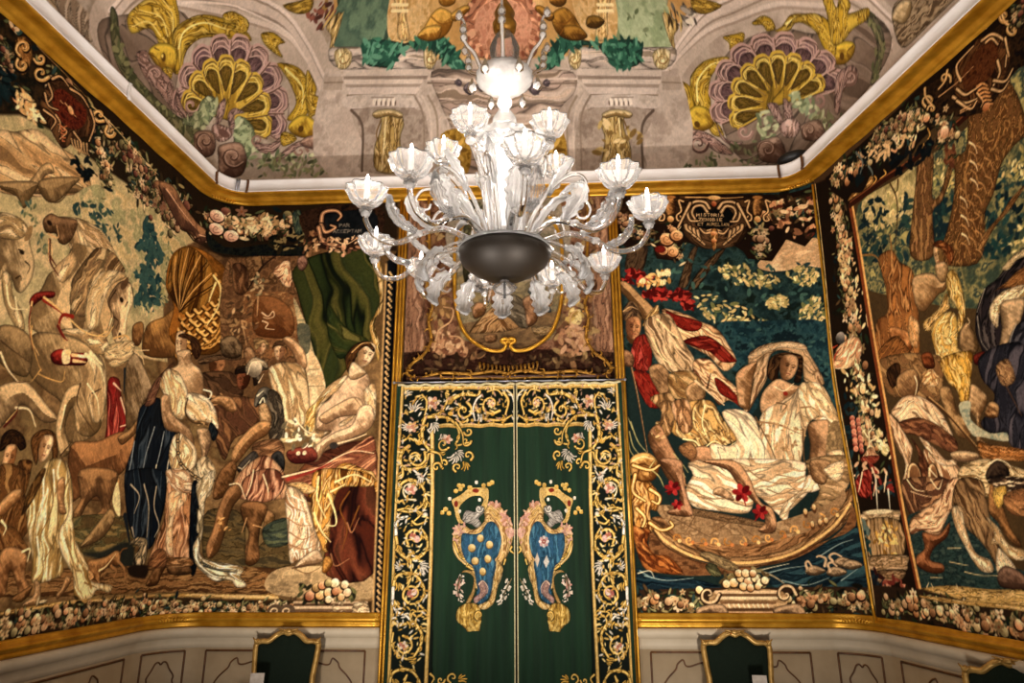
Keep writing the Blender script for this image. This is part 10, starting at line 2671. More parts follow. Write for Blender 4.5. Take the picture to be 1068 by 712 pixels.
M['tape']=simple('galloon_tape','b8a878','d8cca0',60,.7)
M['wood_red']=simple('old_wood','3a2014','54301c',8,.5,0)
M['metal']=simple('grey_metal','8a8a90','b0b0b8',20,.4,.8)
M['black']=simple('black_metal','0c0c0c','1a1a1a',20,.5)
M['card']=simple('pale_card','8e8276','b0a496',20,.7)
M['mirror']=simple('silvered_bowl','241d16','32291f',3,.5,.4)
M['candle']=simple('candle_tube','e8e0d8','f6f0ea',20,.4)
def glass(name,body,white):
    m=bpy.data.materials.new(name);m.use_nodes=True;nt=m.node_tree;nt.nodes.clear()
    out=nt.nodes.new('ShaderNodeOutputMaterial');tr=nt.nodes.new('ShaderNodeBsdfTransparent');tr.inputs[0].default_value=(.97,.96,.95,1)
    df=nt.nodes.new('ShaderNodeBsdfDiffuse');df.inputs[0].default_value=white;tl=nt.nodes.new('ShaderNodeBsdfTranslucent');tl.inputs[0].default_value=white
    gl=nt.nodes.new('ShaderNodeBsdfGlossy');gl.inputs['Roughness'].default_value=.08
    a=nt.nodes.new('ShaderNodeMixShader');nt.links.new(df.outputs[0],a.inputs[1]);nt.links.new(tl.outputs[0],a.inputs[2]);a.inputs[0].default_value=.45
    # ribbed blown glass: milkiness varies over the surface and grows at grazing angles
    lw=nt.nodes.new('ShaderNodeLayerWeight');lw.inputs[0].default_value=.45
    tc=nt.nodes.new('ShaderNodeTexCoord');nz=nt.nodes.new('ShaderNodeTexNoise');nz.inputs['Scale'].default_value=45;nt.links.new(tc.outputs['Object'],nz.inputs['Vector'])
    mr=nt.nodes.new('ShaderNodeMapRange');mr.inputs[3].default_value=body*.8;mr.inputs[4].default_value=body*1.2;nt.links.new(nz.outputs[0],mr.inputs[0])
    ad=nt.nodes.new('ShaderNodeMath');ad.operation='MULTIPLY_ADD';ad.use_clamp=True;nt.links.new(lw.outputs['Facing'],ad.inputs[0]);ad.inputs[1].default_value=.3;nt.links.new(mr.outputs[0],ad.inputs[2])
    b=nt.nodes.new('ShaderNodeMixShader');nt.links.new(ad.outputs[0],b.inputs[0]);nt.links.new(tr.outputs[0],b.inputs[1]);nt.links.new(a.outputs[0],b.inputs[2])
    fr=nt.nodes.new('ShaderNodeFresnel');fr.inputs[0].default_value=1.5;bp=nt.nodes.new('ShaderNodeBump');bp.inputs['Strength'].default_value=.5;bp.inputs['Distance'].default_value=.004
    nt.links.new(nz.outputs[0],bp.inputs['Height']);nt.links.new(bp.outputs[0],gl.inputs['Normal']);nt.links.new(bp.outputs[0],fr.inputs['Normal'])
    c=nt.nodes.new('ShaderNodeMixShader');nt.links.new(fr.outputs[0],c.inputs[0]);nt.links.new(b.outputs[0],c.inputs[1]);nt.links.new(gl.outputs[0],c.inputs[2])
    nt.links.new(c.outputs[0],out.inputs[0]);return m
M['glass']=glass('blown_glass',.10,(.9,.87,.85,1));M['glass_white']=glass('milky_glass',.42,(.98,.96,.94,1))
def emit(name,col,st):
    m,nt,b=mat(name);b.inputs['Emission Color'].default_value=col;b.inputs['Emission Strength'].default_value=st;b.inputs['Base Color'].default_value=(.9,.9,.9,1);return m
M['bulb']=emit('lit_bulb',(1,.93,.88,1),22)
# ------------------------------------------------------------------ room plan
L2=np.array([-3.156,5.468]);L1=np.array([-2.809,5.8]);R1=np.array([2.21,5.8]);R2=np.array([2.515,5.512])
aL,aR=0.0582,0.1878
def bez(a,c,b,n=14):
    t=np.linspace(0,1,n)[:,None];return (1-t)**2*a+2*t*(1-t)*c+t*t*b
dl=np.array([-math.sin(aL),-math.cos(aL)]);dr=np.array([math.sin(aR),-math.cos(aR)])
_cl=.7*(L2-dl*((5.8-L2[1])/math.cos(aL)))+.3*(L1+L2)/2;_cr=.7*(R2-dr*((5.8-R2[1])/math.cos(aR)))+.3*(R1+R2)/2
_t=np.linspace(6.2,.02,120)[:,None];_x=np.linspace(L1[0],R1[0],100)[1:-1]
PP=np.concatenate([L2+dl*_t,bez(L2,_cl,L1),np.stack([_x,_x*0+5.8],1),bez(R1,_cr,R2),R2+dr*_t[::-1]])
_d=np.gradient(PP,axis=0);NN=np.stack([_d[:,1],-_d[:,0]],1);NN/=np.linalg.norm(NN,axis=1)[:,None]
SS=np.concatenate([[0],np.cumsum(np.linalg.norm(np.diff(PP,axis=0),axis=1))]);_i=np.argmin(abs(PP[:,0])+abs(PP[:,1]-5.8)*5);SS=SS-SS[_i]+PP[_i,0]
def sof(pt): return SS[np.argmin(((PP-pt)**2).sum(1))]
sL2,sL1,sR1,sR2=[sof(q) for q in (L2,L1,R1,R2)]
S0,S1=SS[0],SS[-1]
def W(s,z,o=0.):
    s,z,o=np.broadcast_arrays(np.asarray(s,float),np.asarray(z,float),np.asarray(o,float));f=lambda a:np.interp(s,SS,a)
    return np.stack([f(PP[:,0])+o*f(NN[:,0]),f(PP[:,1])+o*f(NN[:,1]),z],-1)
def cove(s,t):
    a=t*PI/2;p=W(s,0,-.07);k=.38*(1-np.cos(a))
    return np.stack([p[...,0]+(-.3-p[...,0])*k,p[...,1]+(2.2-p[...,1])*k,4.86+1.4*np.sin(a)+0*k],-1)
def nmesh(name,V,F):
    me=bpy.data.meshes.new(name);V=np.asarray(V,np.float32).reshape(-1,3);F=np.asarray(F,np.int32).reshape(-1,4);me.vertices.add(len(V));me.vertices.foreach_set('co',V.ravel())
    me.loops.add(F.size);me.loops.foreach_set('vertex_index',F.ravel());me.polygons.add(len(F));me.polygons.foreach_set('loop_start',np.arange(0,F.size,4,dtype=np.int32));me.update(calc_edges=True);return me
def gridF(H,Wd,base=0,flip=False):
    i=np.arange(H*Wd).reshape(H,Wd)+base;q=[i[:-1,:-1],i[:-1,1:],i[1:,1:],i[1:,:-1]]
    if flip:q=q[::-1]
    return np.stack([a.ravel() for a in q],1)
def setcol(me,col):
    a=me.color_attributes.new('Col','FLOAT_COLOR','POINT');c=np.ones((len(col),4),np.float32);c[:,:3]=col;a.data.foreach_set('color',c.ravel())
def canvas_mesh(name,cv,fn,m,skirt=None,alpha=None):
    S_,Z_=np.meshgrid((cv.x0+cv.res*np.arange(cv.W))/1000,(cv.y0+cv.res*np.arange(cv.H))/1000);V=fn(S_,Z_)
    if skirt is not None:
        B=skirt(S_,Z_)
        for sl in (np.s_[0,:],np.s_[-1,:],np.s_[:,0],np.s_[:,-1]): V[sl]=B[sl]
    F=gridF(cv.H,cv.W);col=lin(cv.im).reshape(-1,3);V=V.reshape(-1,3)
    if alpha is not None:
        a=alpha.ravel();keep=(a[F]>.45).sum(1)>=3;F=F[keep];u=np.unique(F);mp=np.full(len(V),-1);mp[u]=np.arange(len(u));
        # back layer so the applique has thickness
        V=V[u];col=col[u];F=mp[F]
    me=nmesh(name,V,F);setcol(me,col);return link(name,me,m)
def sweep(name,s0,s1,prof,m,kind='structure',ds=.05,parent=None,closed=True,fn=W):
    n=max(2,int((s1-s0)/ds)+1);s=np.unique(np.concatenate([np.linspace(s0,s1,n),[q for q in SS[(SS>s0)&(SS<s1)]]]));p=prof+prof[:1] if closed else prof
    V=np.stack([fn(s,z,o) for o,z in p],0);H=len(p);F=gridF(H,len(s));bm_me=nmesh(name,V,F)
    if closed:
        bm=bmesh.new();bm.from_mesh(bm_me);bmesh.ops.remove_doubles(bm,verts=bm.verts,dist=1e-5);bmesh.ops.holes_fill(bm,edges=bm.edges);bmesh.ops.recalc_face_normals(bm,faces=bm.faces);bm.to_mesh(bm_me);bm.free()
    return link(name,bm_me,m,parent,kind,False)
def tube(bm,pts,r,seg=8,cap=True,r2=None,flat=1.0):
    pts=[Vector(p) for p in pts];n=len(pts);rings=[];up=None
    for i,p in enumerate(pts):
        d=(pts[min(i+1,n-1)]-pts[max(i-1,0)]).normalized()
        if up is None: up=Vector((0,0,1)) if abs(d.z)<.9 else Vector((1,0,0))
        x=d.cross(up);x=x.normalized() if x.length>1e-6 else Vector((1,0,0));y=x.cross(d).normalized();up=y
        if callable(r): rr=r(i/(n-1))
        else: rr=r if r2 is None else r+(r2-r)*i/(n-1)
        rings.append([bm.verts.new(p+x*rr*math.cos(2*PI*k/seg)+y*rr*flat*math.sin(2*PI*k/seg)) for k in range(seg)])
    for a,b in zip(rings,rings[1:]):
        for k in range(seg): bm.faces.new((a[k],a[(k+1)%seg],b[(k+1)%seg],b[k]))
    if cap: bm.faces.new(rings[0][::-1]);bm.faces.new(rings[-1])
def lathe(bm,prof,seg=24,at=(0,0,0),rib=0,ribn=12):
    at=Vector(at);rings=[]
    for j,(r,z) in enumerate(prof):
        rings.append([bm.verts.new(at+Vector(((r*(1+rib*math.cos(ribn*2*PI*k/seg)*(r>.02)))*math.cos(2*PI*k/seg),(r*(1+rib*math.cos(ribn*2*PI*k/seg)*(r>.02)))*math.sin(2*PI*k/seg),z))) for k in range(seg)])
    for a,b in zip(rings,rings[1:]):
        for k in range(seg): bm.faces.new((a[k],a[(k+1)%seg],b[(k+1)%seg],b[k]))
    if prof[0][0]>1e-4 : bm.faces.new(rings[0][::-1])
    if prof[-1][0]>1e-4: bm.faces.new(rings[-1])
def ball(bm,c,r,sub=2,sc=(1,1,1)):
    bmesh.ops.create_icosphere(bm,subdivisions=sub,radius=r,matrix=Matrix.Translation(c)@Matrix.Diagonal((*sc,1)))
def box(bm,x0,x1,y0,y1,z0,z1):
    bmesh.ops.create_cube(bm,size=1,matrix=Matrix.Translation(((x0+x1)/2,(y0+y1)/2,(z0+z1)/2))@Matrix.Diagonal((x1-x0,y1-y0,z1-z0,1)))
def spline(p,k=6,closed=False): 
    p=np.asarray(p,float);n=len(p);q=np.concatenate([p[-1:],p,p[:2]]) if closed else np.concatenate([2*p[:1]-p[1:2],p,2*p[-1:]-p[-2:-1]]);out=[]
    for i in range(n if closed else n-1):
        a,b,c,d=q[i:i+4]
        for j in range(k):
            t=j/k;out.append(.5*((2*b)+(c-a)*t+(2*a-5*b+4*c-d)*t*t+(3*b-a-3*c+d)*t**3))
    if not closed: out.append(p[-1])
    return np.array(out)
# ------------------------------------------------------------------ shell
FRONT=-.6   # the room is built from here to the far wall
def wallprof(z0,z1): return [(0,z0),(0,z1),(-.15,z1),(-.15,z0)]
sweep('wall_left',S0+.0,sL1,wallprof(0,4.85),M['plaster'])
sweep('wall_back',sL1,sR1,wallprof(0,4.85),M['plaster'])
sweep('wall_right',sR1,S1,wallprof(0,4.85),M['plaster'])
bm=bmesh.new();box(bm,-4.2,4.2,-.8,6.0,-.12,0);obj('floor',bm,M['floor'],None,'structure',False)
# painted cove (fresco)
cv=Canvas(-6600,0,6000,1900,7.5,'ab9a8a',5);play(cv,PIC['cove']);cv.im=grade(cv.im,.1,.02,.95,1.03);cv.weave(.035)
o=canvas_mesh('ceiling',cv,lambda s,z:cove(s,np.clip(z/1.9,0,1)),M['fresco']);o['kind']='structure'
n=160;s=np.linspace(-6.6,6.0,n);q=cove(s,np.ones(n))
bm=bmesh.new();vs=[bm.verts.new(p) for p in q];vt=[bm.verts.new(Vector(p)+Vector((0,0,.1))) for p in q];bm.faces.new(vs);bm.faces.new(vt[::-1])
for i in range(n): bm.faces.new((vs[i],vt[i],vt[(i+1)%n],vs[(i+1)%n]))
obj('ceiling',bm,M['fresco_flat'] if 'fresco_flat' in M else M['plaster'],None,'structure',False)
# cornice
co=sweep('trim_1',S0,S1,[(0,4.76),(.185,4.742),(.19,4.75),(.178,4.76),(.17,4.85),(.185,4.858),(.185,4.872),(-.1,4.872),(-.1,4.853),(0,4.853)],M['white_mould'])
g1=sweep('trim_2',S0,S1,[(0,4.684),(.02,4.686),(.034,4.694),(.038,4.702),(.05,4.704),(.075,4.716),(.085,4.728),(.1,4.733),(.13,4.736),(.165,4.728),(.182,4.732),(.188,4.738),(.186,4.744),(.0,4.765)],M['gold'])
# gilt rail and white rail under the tapestries
for nm,a,b in (('trim_3',S0,-1.34),('trim_4',.70,S1)):
    sweep(nm,a,b,[(0,.92),(.03,.922),(.04,.935),(.03,.948),(.032,.958),(.05,.968),(.055,.985),(.045,.998),(.03,1.003),(.034,1.018),(.022,1.03),(0,1.032)],M['gold'])
for nm,a,b in (('trim_5',S0,-1.34),('trim_6',.70,S1)):
    sweep(nm,a,b,[(0,.76),(.012,.765),(.02,.80),(.018,.835),(.03,.845),(.05,.86),(.06,.885),(.058,.905),(.045,.919),(0,.921)],M['rail_white'])
for nm,a,b in (('trim_7',S0,-1.34),('trim_8',.70,S1)): sweep(nm,a,b,[(0,.13),(.012,.13),(.012,.77),(0,.77)],M['panel'])
for nm,a,b in (('baseboard_left',S0,-1.34),('baseboard_right',.70,S1)): sweep(nm,a,b,[(0,0),(.03,0),(.03,.1),(.018,.13),(0,.13)],M['rail_white'])
# brown panel mouldings on the wainscot
def panel(n_,a,b,top=.745,bot=.2,fancy=True):
    bm=bmesh.new()
    def ln(q,w): 
        q=np.array(q);tube(bm,[tuple(p) for p in W(q[:,0],q[:,1],.014)],w,6)
    d=np.linspace(a,b,12)
    ln([(x,top) for x in d],.008);ln([(x,bot) for x in d],.008);ln([(a,z) for z in np.linspace(bot,top,6)],.008);ln([(b,z) for z in np.linspace(bot,top,6)],.008)
    if fancy:
        w=b-a;m_=(a+b)/2
        if w>.75:
            for sg in (-1,1):
                X=lambda f:m_+sg*f*w
                ln(spline([(X(.12),.69),(X(.2),.665),(X(.255),.645),(X(.285),.65),(X(.3),.69),(X(.335),.66),(X(.35),.62),(X(.40),.56),(X(.43),.50),(X(.42),.44),(X(.44),.38),(X(.42),.3),(X(.3),.25),(X(.12),.24)]),.0065)
        else:
            for sg in (-1,1):
                X=lambda f:m_+sg*f*w
                ln(spline([(X(0),.655),(X(.06),.675),(X(.13),.665),(X(.2),.62),(X(.3),.57),(X(.29),.53),(X(.36),.47),(X(.33),.38),(X(.36),.3),(X(.2),.25),(X(0),.25)]),.0065)
    obj('trim_%d'%n_,bm,M['brown'],None,'structure')
for i,(a,b) in enumerate(((-2.74,-1.45),(sL2+.07,sL1-.1),(sL2-1.75,sL2-.12),(sL2-3.6,sL2-1.9),(.80,2.02),(sR1+.02,sR2-.09),(sR2+.1,sR2+1.7),(sR2+1.85,sR2+3.5))): panel(9+i,a,b)
# upright gilt strips either side of the doorway
for i,(s_,) in enumerate(((-1.29,),(.668,))):
    V=[];sweep('trim_%d'%(17+i),s_-.042,s_+.042,[(0,0),(.045,0),(.045,4.686),(0,4.686)],M['gold_dark'])
    bm=bmesh.new()
    for dx in (-.03,0,.03): tube(bm,[tuple(W(s_+dx,z,.046)) for z in np.linspace(0,4.68,9)],.009,6)
    obj('trim_%d'%(19+i),bm,M['gold'],None,'structure')
# gilt leaf carvings on cornice and rail at the rounded corners, straps on the white fascia
def leafwork(n_,sc,z,o,w,m):
    bm=bmesh.new();rg=random.Random(n_)
    for k in range(9):
        t=(k-4)/4;tube(bm,[tuple(W(sc+t*w*.9+dx*w*.16*(1 if t>=0 else -1),z+dz*.03-abs(t)*.008,o+.006)) for dx,dz in ((-.6,-.6),(-.1,.2),(.5,.5),(1.1,.1))],.010,6,r2=.003)
        ball(bm,tuple(W(sc+t*w*.8,z-.012,o+.004)),.011)
    obj('trim_%d'%n_,bm,m,None,'structure')
for i,(sc,z,o) in enumerate((((sL1+sL2)/2,4.70,.045),((sR1+sR2)/2,4.70,.045),((sL1+sL2)/2+.02,.99,.05),((sR1+sR2)/2-.02,.99,.05))): leafwork(21+i,sc,z,o,.13,M['gold'])
for i,sc in enumerate((sL2,sL1+.04,sR1-.02,sR2-.02,-4.6)):
    bm=bmesh.new();tube(bm,[tuple(W(sc,z,o)) for o,z in ((.19,4.733),(.196,4.742),(.188,4.76),(.183,4.80),(.181,4.852),(.19,4.872))],.013,6);obj('trim_%d'%(25+i),bm,M['brown'] if i<4 else M['white_mould'],None,'structure')
bm=bmesh.new()
for d_ in (-.02,.02): tube(bm,[tuple(W(sL1-.12+d_,z,o)) for o,z in ((.19,4.75),(.2,4.80),(.195,4.87),(.16,4.89))],.008,6)
tube(bm,[tuple(W(sL1-.145,4.84,.2)),tuple(W(sL1-.095,4.84,.2))],.010,6);tag(obj('bracket',bm,M['metal']),'small grey metal bracket clipped over the white cornice at the left corner','bracket')
bm=bmesh.new();lathe(bm,[(.0,0),(.03,0),(.03,.03),(.13,.04),(.15,.06),(.15,.10),(.13,.115),(0,.115)],32);o=obj('spotlight',bm,M['black']);p=W((sR1+sR2)/2-.02,4.872,.04);o.location=p+np.array([0,0,.001]);tag(o,'small round black lamp lying on the cornice at the right corner','lamp')
# ------------------------------------------------------------------ tapestries
def ripple(s,z,k): return .004*np.sin(s*7.3+z*.9+k)+.003*np.sin(s*15.1-z*1.7+k*2)+.003*np.sin(z*4.1+s*2.2+k)
QU[0]=1;_ec=spline(dec(PATHS['edge_cord'])/1000,6)[::-1]
def bound(z): return np.interp(z,_ec[:,1],_ec[:,0])
def tapestry(name,key,x0,x1,y0,y1,res,off,label,seed,cut=0,con=.2,warm=.075):
    cv=Canvas(x0,y0,x1,y1,res,'4a3824',seed);play(cv,PIC[key]);cv.im=grade(cv.im,con,warm);cv.weave(.085,seed);al=None
    if cut:
        S_,Z_=np.meshgrid((cv.x0+cv.res*np.arange(cv.W))/1000,(cv.y0+cv.res*np.arange(cv.H))/1000);al=(cut*(bound(Z_)-S_)>.004).astype(float)
    return tag(canvas_mesh(name,cv,lambda s,z:W(s,z,off+.012+ripple(s,z,seed)),M['tapestry'],lambda s,z:W(s,z,off*.4),al),label,'tapestry')
tapestry('tapestry','left',-6300,-1335,1020,4690,6,.006,'tapestry of rearing pale horses, captives and a seated woman, left of the doorway',11)
tapestry('tapestry','right',690,2580,1022,4690,5.5,.006,'tapestry of a plumed warrior stepping from a boat beside a reclining lady in white',12,1)
t3=tapestry('tapestry','side',2490,5600,1020,4690,6,.016,'forest tapestry with a hunter, hounds and thick tree trunks on the right wall',13,-1)
QU[0]=1;e=dec(PATHS['edge_cord'])/1000;bm=bmesh.new();tube(bm,[tuple(W(a,b,.045)) for a,b in spline(e,6)],.011,8);obj('edge_cord',bm,M['gold'],t3)
# ------------------------------------------------------------------ overdoor
od=thing('overdoor_panel','red brown flowered panel over the doorway with a gilt framed oval picture','panel',(0,0,0))
cv=Canvas(-1245,2932,622,4690,7,'6a4028',21);play(cv,PIC['over']);cv.im=grade(cv.im,.2,.03,.85,.8);cv.weave(.08,21);o=canvas_mesh('brocade',cv,lambda s,z:W(s,z,.03),M['tapestry'],lambda s,z:W(s,z,0.0));o.parent=od  # dark bottom band: shadow cast above the curtains, painted into the brocade
MX=-.305
def rococo(name,keys,r,m,beads):
    bm=bmesh.new();QU[0]=1
    for k in keys:
        q=spline(dec(PATHS[k])/1000,6)
        for sg in (0,1):
            p=[tuple(W((a if not sg else 2*MX-a),b,.05)) for a,b in q];tube(bm,p,r,8)
            if beads:
                rg=random.Random(3)
                for i in range(0,len(p),3):
                    a=rg.uniform(0,6.28);c=Vector(p[i])
                    tube(bm,[c+Vector((math.cos(a)*.0,-.012,math.sin(a)*.0)),c+Vector((math.cos(a)*.03,-.022,math.sin(a)*.03)),c+Vector((math.cos(a+.6)*.055,-.016,math.sin(a+.6)*.055))],.011,6,r2=.004)
                    if i%2: ball(bm,c+Vector((math.cos(a+2)*.03,-.01,math.sin(a+2)*.03)),.012,1)
    return obj(name,bm,m,od)
rococo('medallion_frame',['medal_l'],.017,M['gold'],False);rococo('outer_frame',['out_l','out_l2'],.014,M['gold_dark'],True)
bm=bmesh.new()
for k in range(15):
    x=MX+(k-7)*.036;z=3.055-.0012*(49-(k-7)**2)*.6;tube(bm,[tuple(W(x,z+.03,.04)),tuple(W(x+.005,z,.055)),tuple(W(x,z-.03,.04))],.012,6,r2=.005)
obj('husk_garland',bm,M['gold_dark'],od)
bm=bmesh.new();z0=2.905;
tube(bm,[tuple(W(x,2.95,.045)) for x in np.linspace(-1.2,.58,10)],.02,8);obj('bottom_moulding',bm,M['wood_red'],od)
# ------------------------------------------------------------------ curtains
SEAM=-.243;KR=.885
def fold(s,z):
    u=np.where(s<SEAM,s,SEAM-(s-SEAM)/KR)
    f=.016*np.sin((u+1.25)*2*PI/.19+.5*np.sin(z*1.1))*1.7*np.clip((u+1.02)/.15,0,1)+.006*np.sin((u+1.2)*2*PI/.37+z*.5)
    f=f-.03*np.exp(-((s-SEAM)/.02)**2);return f*np.where(z>2.6,.6,1)
def cl_flare(s,z): # cloth widens slightly towards the floor
    return s
def csurf(off,side=0):
    if side: return lambda s,z:(lambda q:W(q,z,.09+off+fold(q,z)))(SEAM+(s-SEAM)*KR)
    return lambda s,z:W(s,z,.09+off+fold(s,z))
def alpha_canvas(x0,x1,y0,y1,res,keys,seed):
    a=Canvas(x0,y0,x1,y1,res,'000000',seed);b=Canvas(x0,y0,x1,y1,res,'ffffff',seed)
    for k in keys: play(a,PIC[k],2);play(b,PIC[k],2)
    al=1-(b.im-a.im).mean(-1);A=np.clip(al,.05,1)[...,None];a.im=np.clip(a.im/A,0,1);return a,al
def mirror_cv(cv): 
    cv.im=cv.im[:,::-1].copy();nx0=2*SEAM*1000-(cv.x0+(cv.W-1)*cv.res);cv.x0=nx0;return cv
for side,lab in ((0,'left green velvet door curtain whose blue shield bears six gold balls'),(1,'right green velvet door curtain whose blue shield bears a rose and two lozenges')):
    a,b=(-1.262,SEAM-.006) if not side else (SEAM+.006,SEAM+(SEAM+1.262)*KR)
    n=100;m_=120;S_,Z_=np.meshgrid(np.linspace(a,b,n),np.linspace(.01,2.878,m_));V1=csurf(0)(S_,Z_);V2=csurf(-.006)(S_,Z_)
    F=np.concatenate([gridF(m_,n),gridF(m_,n,n*m_,True)]);me=nmesh('curtain',np.concatenate([V1.reshape(-1,3),V2.reshape(-1,3)]),F);cu=link('curtain',me,M['velvet']);tag(cu,lab,'curtain')
    cb,al=alpha_canvas(-1270,-256,10,2890,5,['curt_border'],31);cb.im=grade(cb.im,.15,.02,.9,.95);cb.weave(.09,31)
    cc,al2=alpha_canvas(-1000,-250,900,2400,4,['curt_crest','curt_balls' if not side else 'curt_rose'],32);cc.im=grade(cc.im,.15,.02,.9,.92);cc.weave(.08,32)
    if side: cb=mirror_cv(cb);al=al[:,::-1];cc=mirror_cv(cc);al2=al2[:,::-1]
    o=canvas_mesh('embroidered_border',cb,csurf(.004,side),M['embroidery'],None,al);o.parent=cu
    o=canvas_mesh('coat_of_arms',cc,csurf(.007,side),M['embroidery'],None,al2);o.parent=cu
    bm=bmesh.new();q=[tuple(W(s_,2.876+.006*math.sin(s_*60)+.004*math.sin(s_*23),.1+float(fold(np.array(s_),np.array(2.88))))) for s_ in np.linspace(a,b,60)];tube(bm,q,.011,6);obj('heading_tape',bm,M['tape'],cu)
    e_=SEAM-.012 if not side else SEAM+.012
    bm=bmesh.new();tube(bm,[tuple(csurf(.006)(np.array(e_),np.array(z))) for z in np.linspace(.02,2.88,40)],.005,6);obj('edge_cord',bm,M['tape'],cu)
    e_=a+.004 if not side else b-.004
    bm=bmesh.new();tube(bm,[tuple(csurf(.0)(np.array(e_),np.array(z))) for z in np.linspace(.02,2.88,40)],.014,6);obj('side_roll',bm,M['velvet'],cu)
rod=thing('curtain_rod','thin grey metal curtain rod above the green velvet curtains','curtain rod',(0,0,0))
bm=bmesh.new();tube(bm,[tuple(W(x,2.905,.085)) for x in np.linspace(-1.30,.70,12)],.007,8);obj('rod',bm,M['metal'],rod)
for x in (-1.30,.70):
    bm=bmesh.new();ball(bm,tuple(W(x,2.905,.085)),.014);obj('finial',bm,M['metal'],rod)
# ------------------------------------------------------------------ chairs
def make_chair():
    r=thing('armchair','x','chair')
    # back at +y, seat towards -y
    w=.257
    def outline(k): # closed outline of the back, k = inset
        a=w-k
        return [(-a*.86,.48+k),(0,.46+k),(a*.86,.48+k),(a*.93,.62),(a,.78),(a*1.0,.86-k*.6),(a*.86,.885-k*.8),(a*.62,.89-k),(a*.38,.935-k),(a*.17,.958-k),(0,.945-k),(-a*.17,.958-k),(-a*.38,.935-k),(-a*.62,.89-k),(-a*.86,.885-k*.8),(-a*1.0,.86-k*.6),(-a,.78),(-a*.93,.62)]
    ry=lambda z:.22+(z-.46)*.16
    fr=spline(outline(.016),5,True);bm=bmesh.new();P=[Vector((x,ry(z),z)) for x,z in fr];tube(bm,P+[P[0],P[1]],.022,8,False)
    obj('back_frame',bm,M['gold_chair'],r)
    for sg in (-1,1):
        bm=bmesh.new()
        for (x,z,a0) in ((.235,.872,.8),(.235,.86,2.4)):
            p=[Vector((sg*x+sg*math.cos(a0)*t,ry(z)-.022-.01*math.sin(t*60),z+math.sin(a0)*t)) for t in (0,.015,.03,.045)];tube(bm,p,.012,6,r2=.004)
        ball(bm,(sg*.238,ry(.86)-.01,.872),.024,2);obj('corner_carving',bm,M['gold_chair'],r)
    bm=bmesh.new();ball(bm,(0,ry(.95)-.018,.95),.02,2,(1.6,.8,1))
    for sg in (-1,1):
        for x,z,a0 in ((.02,.955,.2),(.03,.945,-.4)): tube(bm,[Vector((sg*x+sg*math.cos(a0)*q,ry(z)-.022,z+math.sin(a0)*q)) for q in (0,.02,.04,.06)],.011,6,r2=.004)
    obj('carved_crest',bm,M['gold_chair'],r)
    up=spline(outline(.03),5,True);bm=bmesh.new();c0=(0,.7);front=[];back=[]
    ringsF=[]
    for f,dy in ((1,-.004),(.9,-.022),(.6,-.032),(.25,-.036)): ringsF.append([bm.verts.new((x*f,ry(.7+(z-.7)*f)+dy,.7+(z-.7)*f)) for x,z in up])
    for A_,B_ in zip(ringsF,ringsF[1:]):
        for i in range(len(up)): bm.faces.new((A_[i],A_[(i+1)%len(up)],B_[(i+1)%len(up)],B_[i]))
    bm.faces.new(ringsF[-1]);rb=[bm.verts.new((x,ry(z)+.012,z)) for x,z in up];bm.faces.new(rb[::-1])
    for i in range(len(up)): bm.faces.new((ringsF[0][i],rb[i],rb[(i+1)%len(up)],ringsF[0][(i+1)%len(up)]))
    bmesh.ops.recalc_face_normals(bm,faces=bm.faces);obj('back_upholstery',bm,M['velvet_seat'],r)
    bm=bmesh.new();box(bm,-.27,.27,-.27,.20,.38,.47);bmesh.ops.bevel(bm,geom=list(bm.edges),offset=.03,segments=4,affect='EDGES')
    for v in bm.verts:
        if v.co.z>.45: v.co.z+=.03*max(0,1-(v.co.x/.27)**2)*max(0,1-((v.co.y+.03)/.26)**2)
    obj('seat',bm,M['velvet_seat'],r)
    bm=bmesh.new();q=[(-.28,.205),(-.285,-.15),(-.24,-.28),(0,-.295),(.24,-.28),(.285,-.15),(.28,.205),(0,.21)];q=spline(q,5,True);P=[Vector((x,y,.375)) for x,y in q];tube(bm,P+[P[0],P[1]],.028,8,False);obj('seat_rail',bm,M['gold_chair'],r)
    for sg in (-1,1):
        bm=bmesh.new();tube(bm,spline([(sg*.25,-.25,.38),(sg*.275,-.275,.30),(sg*.262,-.262,.16),(sg*.245,-.25,.06),(sg*.27,-.29,.013)],5),lambda t:.03-.016*math.sin(min(t*1.3,1)*PI/2),8);obj('leg',bm,M['gold_chair'],r)
        bm=bmesh.new();tube(bm,spline([(sg*.24,ry(.5),.5),(sg*.245,.205,.38),(sg*.25,.225,.2),(sg*.255,.28,.013)],5),lambda t:.024-.008*t,8);obj('leg',bm,M['gold_chair'],r)
    return r
ch=make_chair();ch.scale=(1,1,.955);ch.location=(-2.02,5.36,0);ch.rotation_euler=(0,0,.03);ch['label']='gilt chair with dark green velvet back left of the curtained doorway';ch['group']='gilt chairs along the walls'
c2=copy_tree(ch,None,(1.415,5.36,0),-.03);c2['label']='gilt chair with dark green velvet back just right of the curtained doorway'
c3=copy_tree(ch,None,(2.43,4.25,0),-PI/2+.62);c3['label']='gilt chair with dark green back by the right wall, cut by the frame edge'
def card(x,y,rz,label):
    bm=bmesh.new();box(bm,-.05,.05,0,.004,0,.2);bmesh.ops.rotate(bm,verts=bm.verts,cent=(0,0,0),matrix=Matrix.Rotation(-.18,3,'X'));
    o=obj('card',bm,M['card'],None,None,False);o.location=(x,y,.458);o.rotation_euler=(0,0,rz);tag(o,label,'card')
card(-2.13,5.33,.1,'small pale card propped on the seat of the left chair');card(1.50,5.35,-.1,'small pale card propped on the seat of the middle chair')
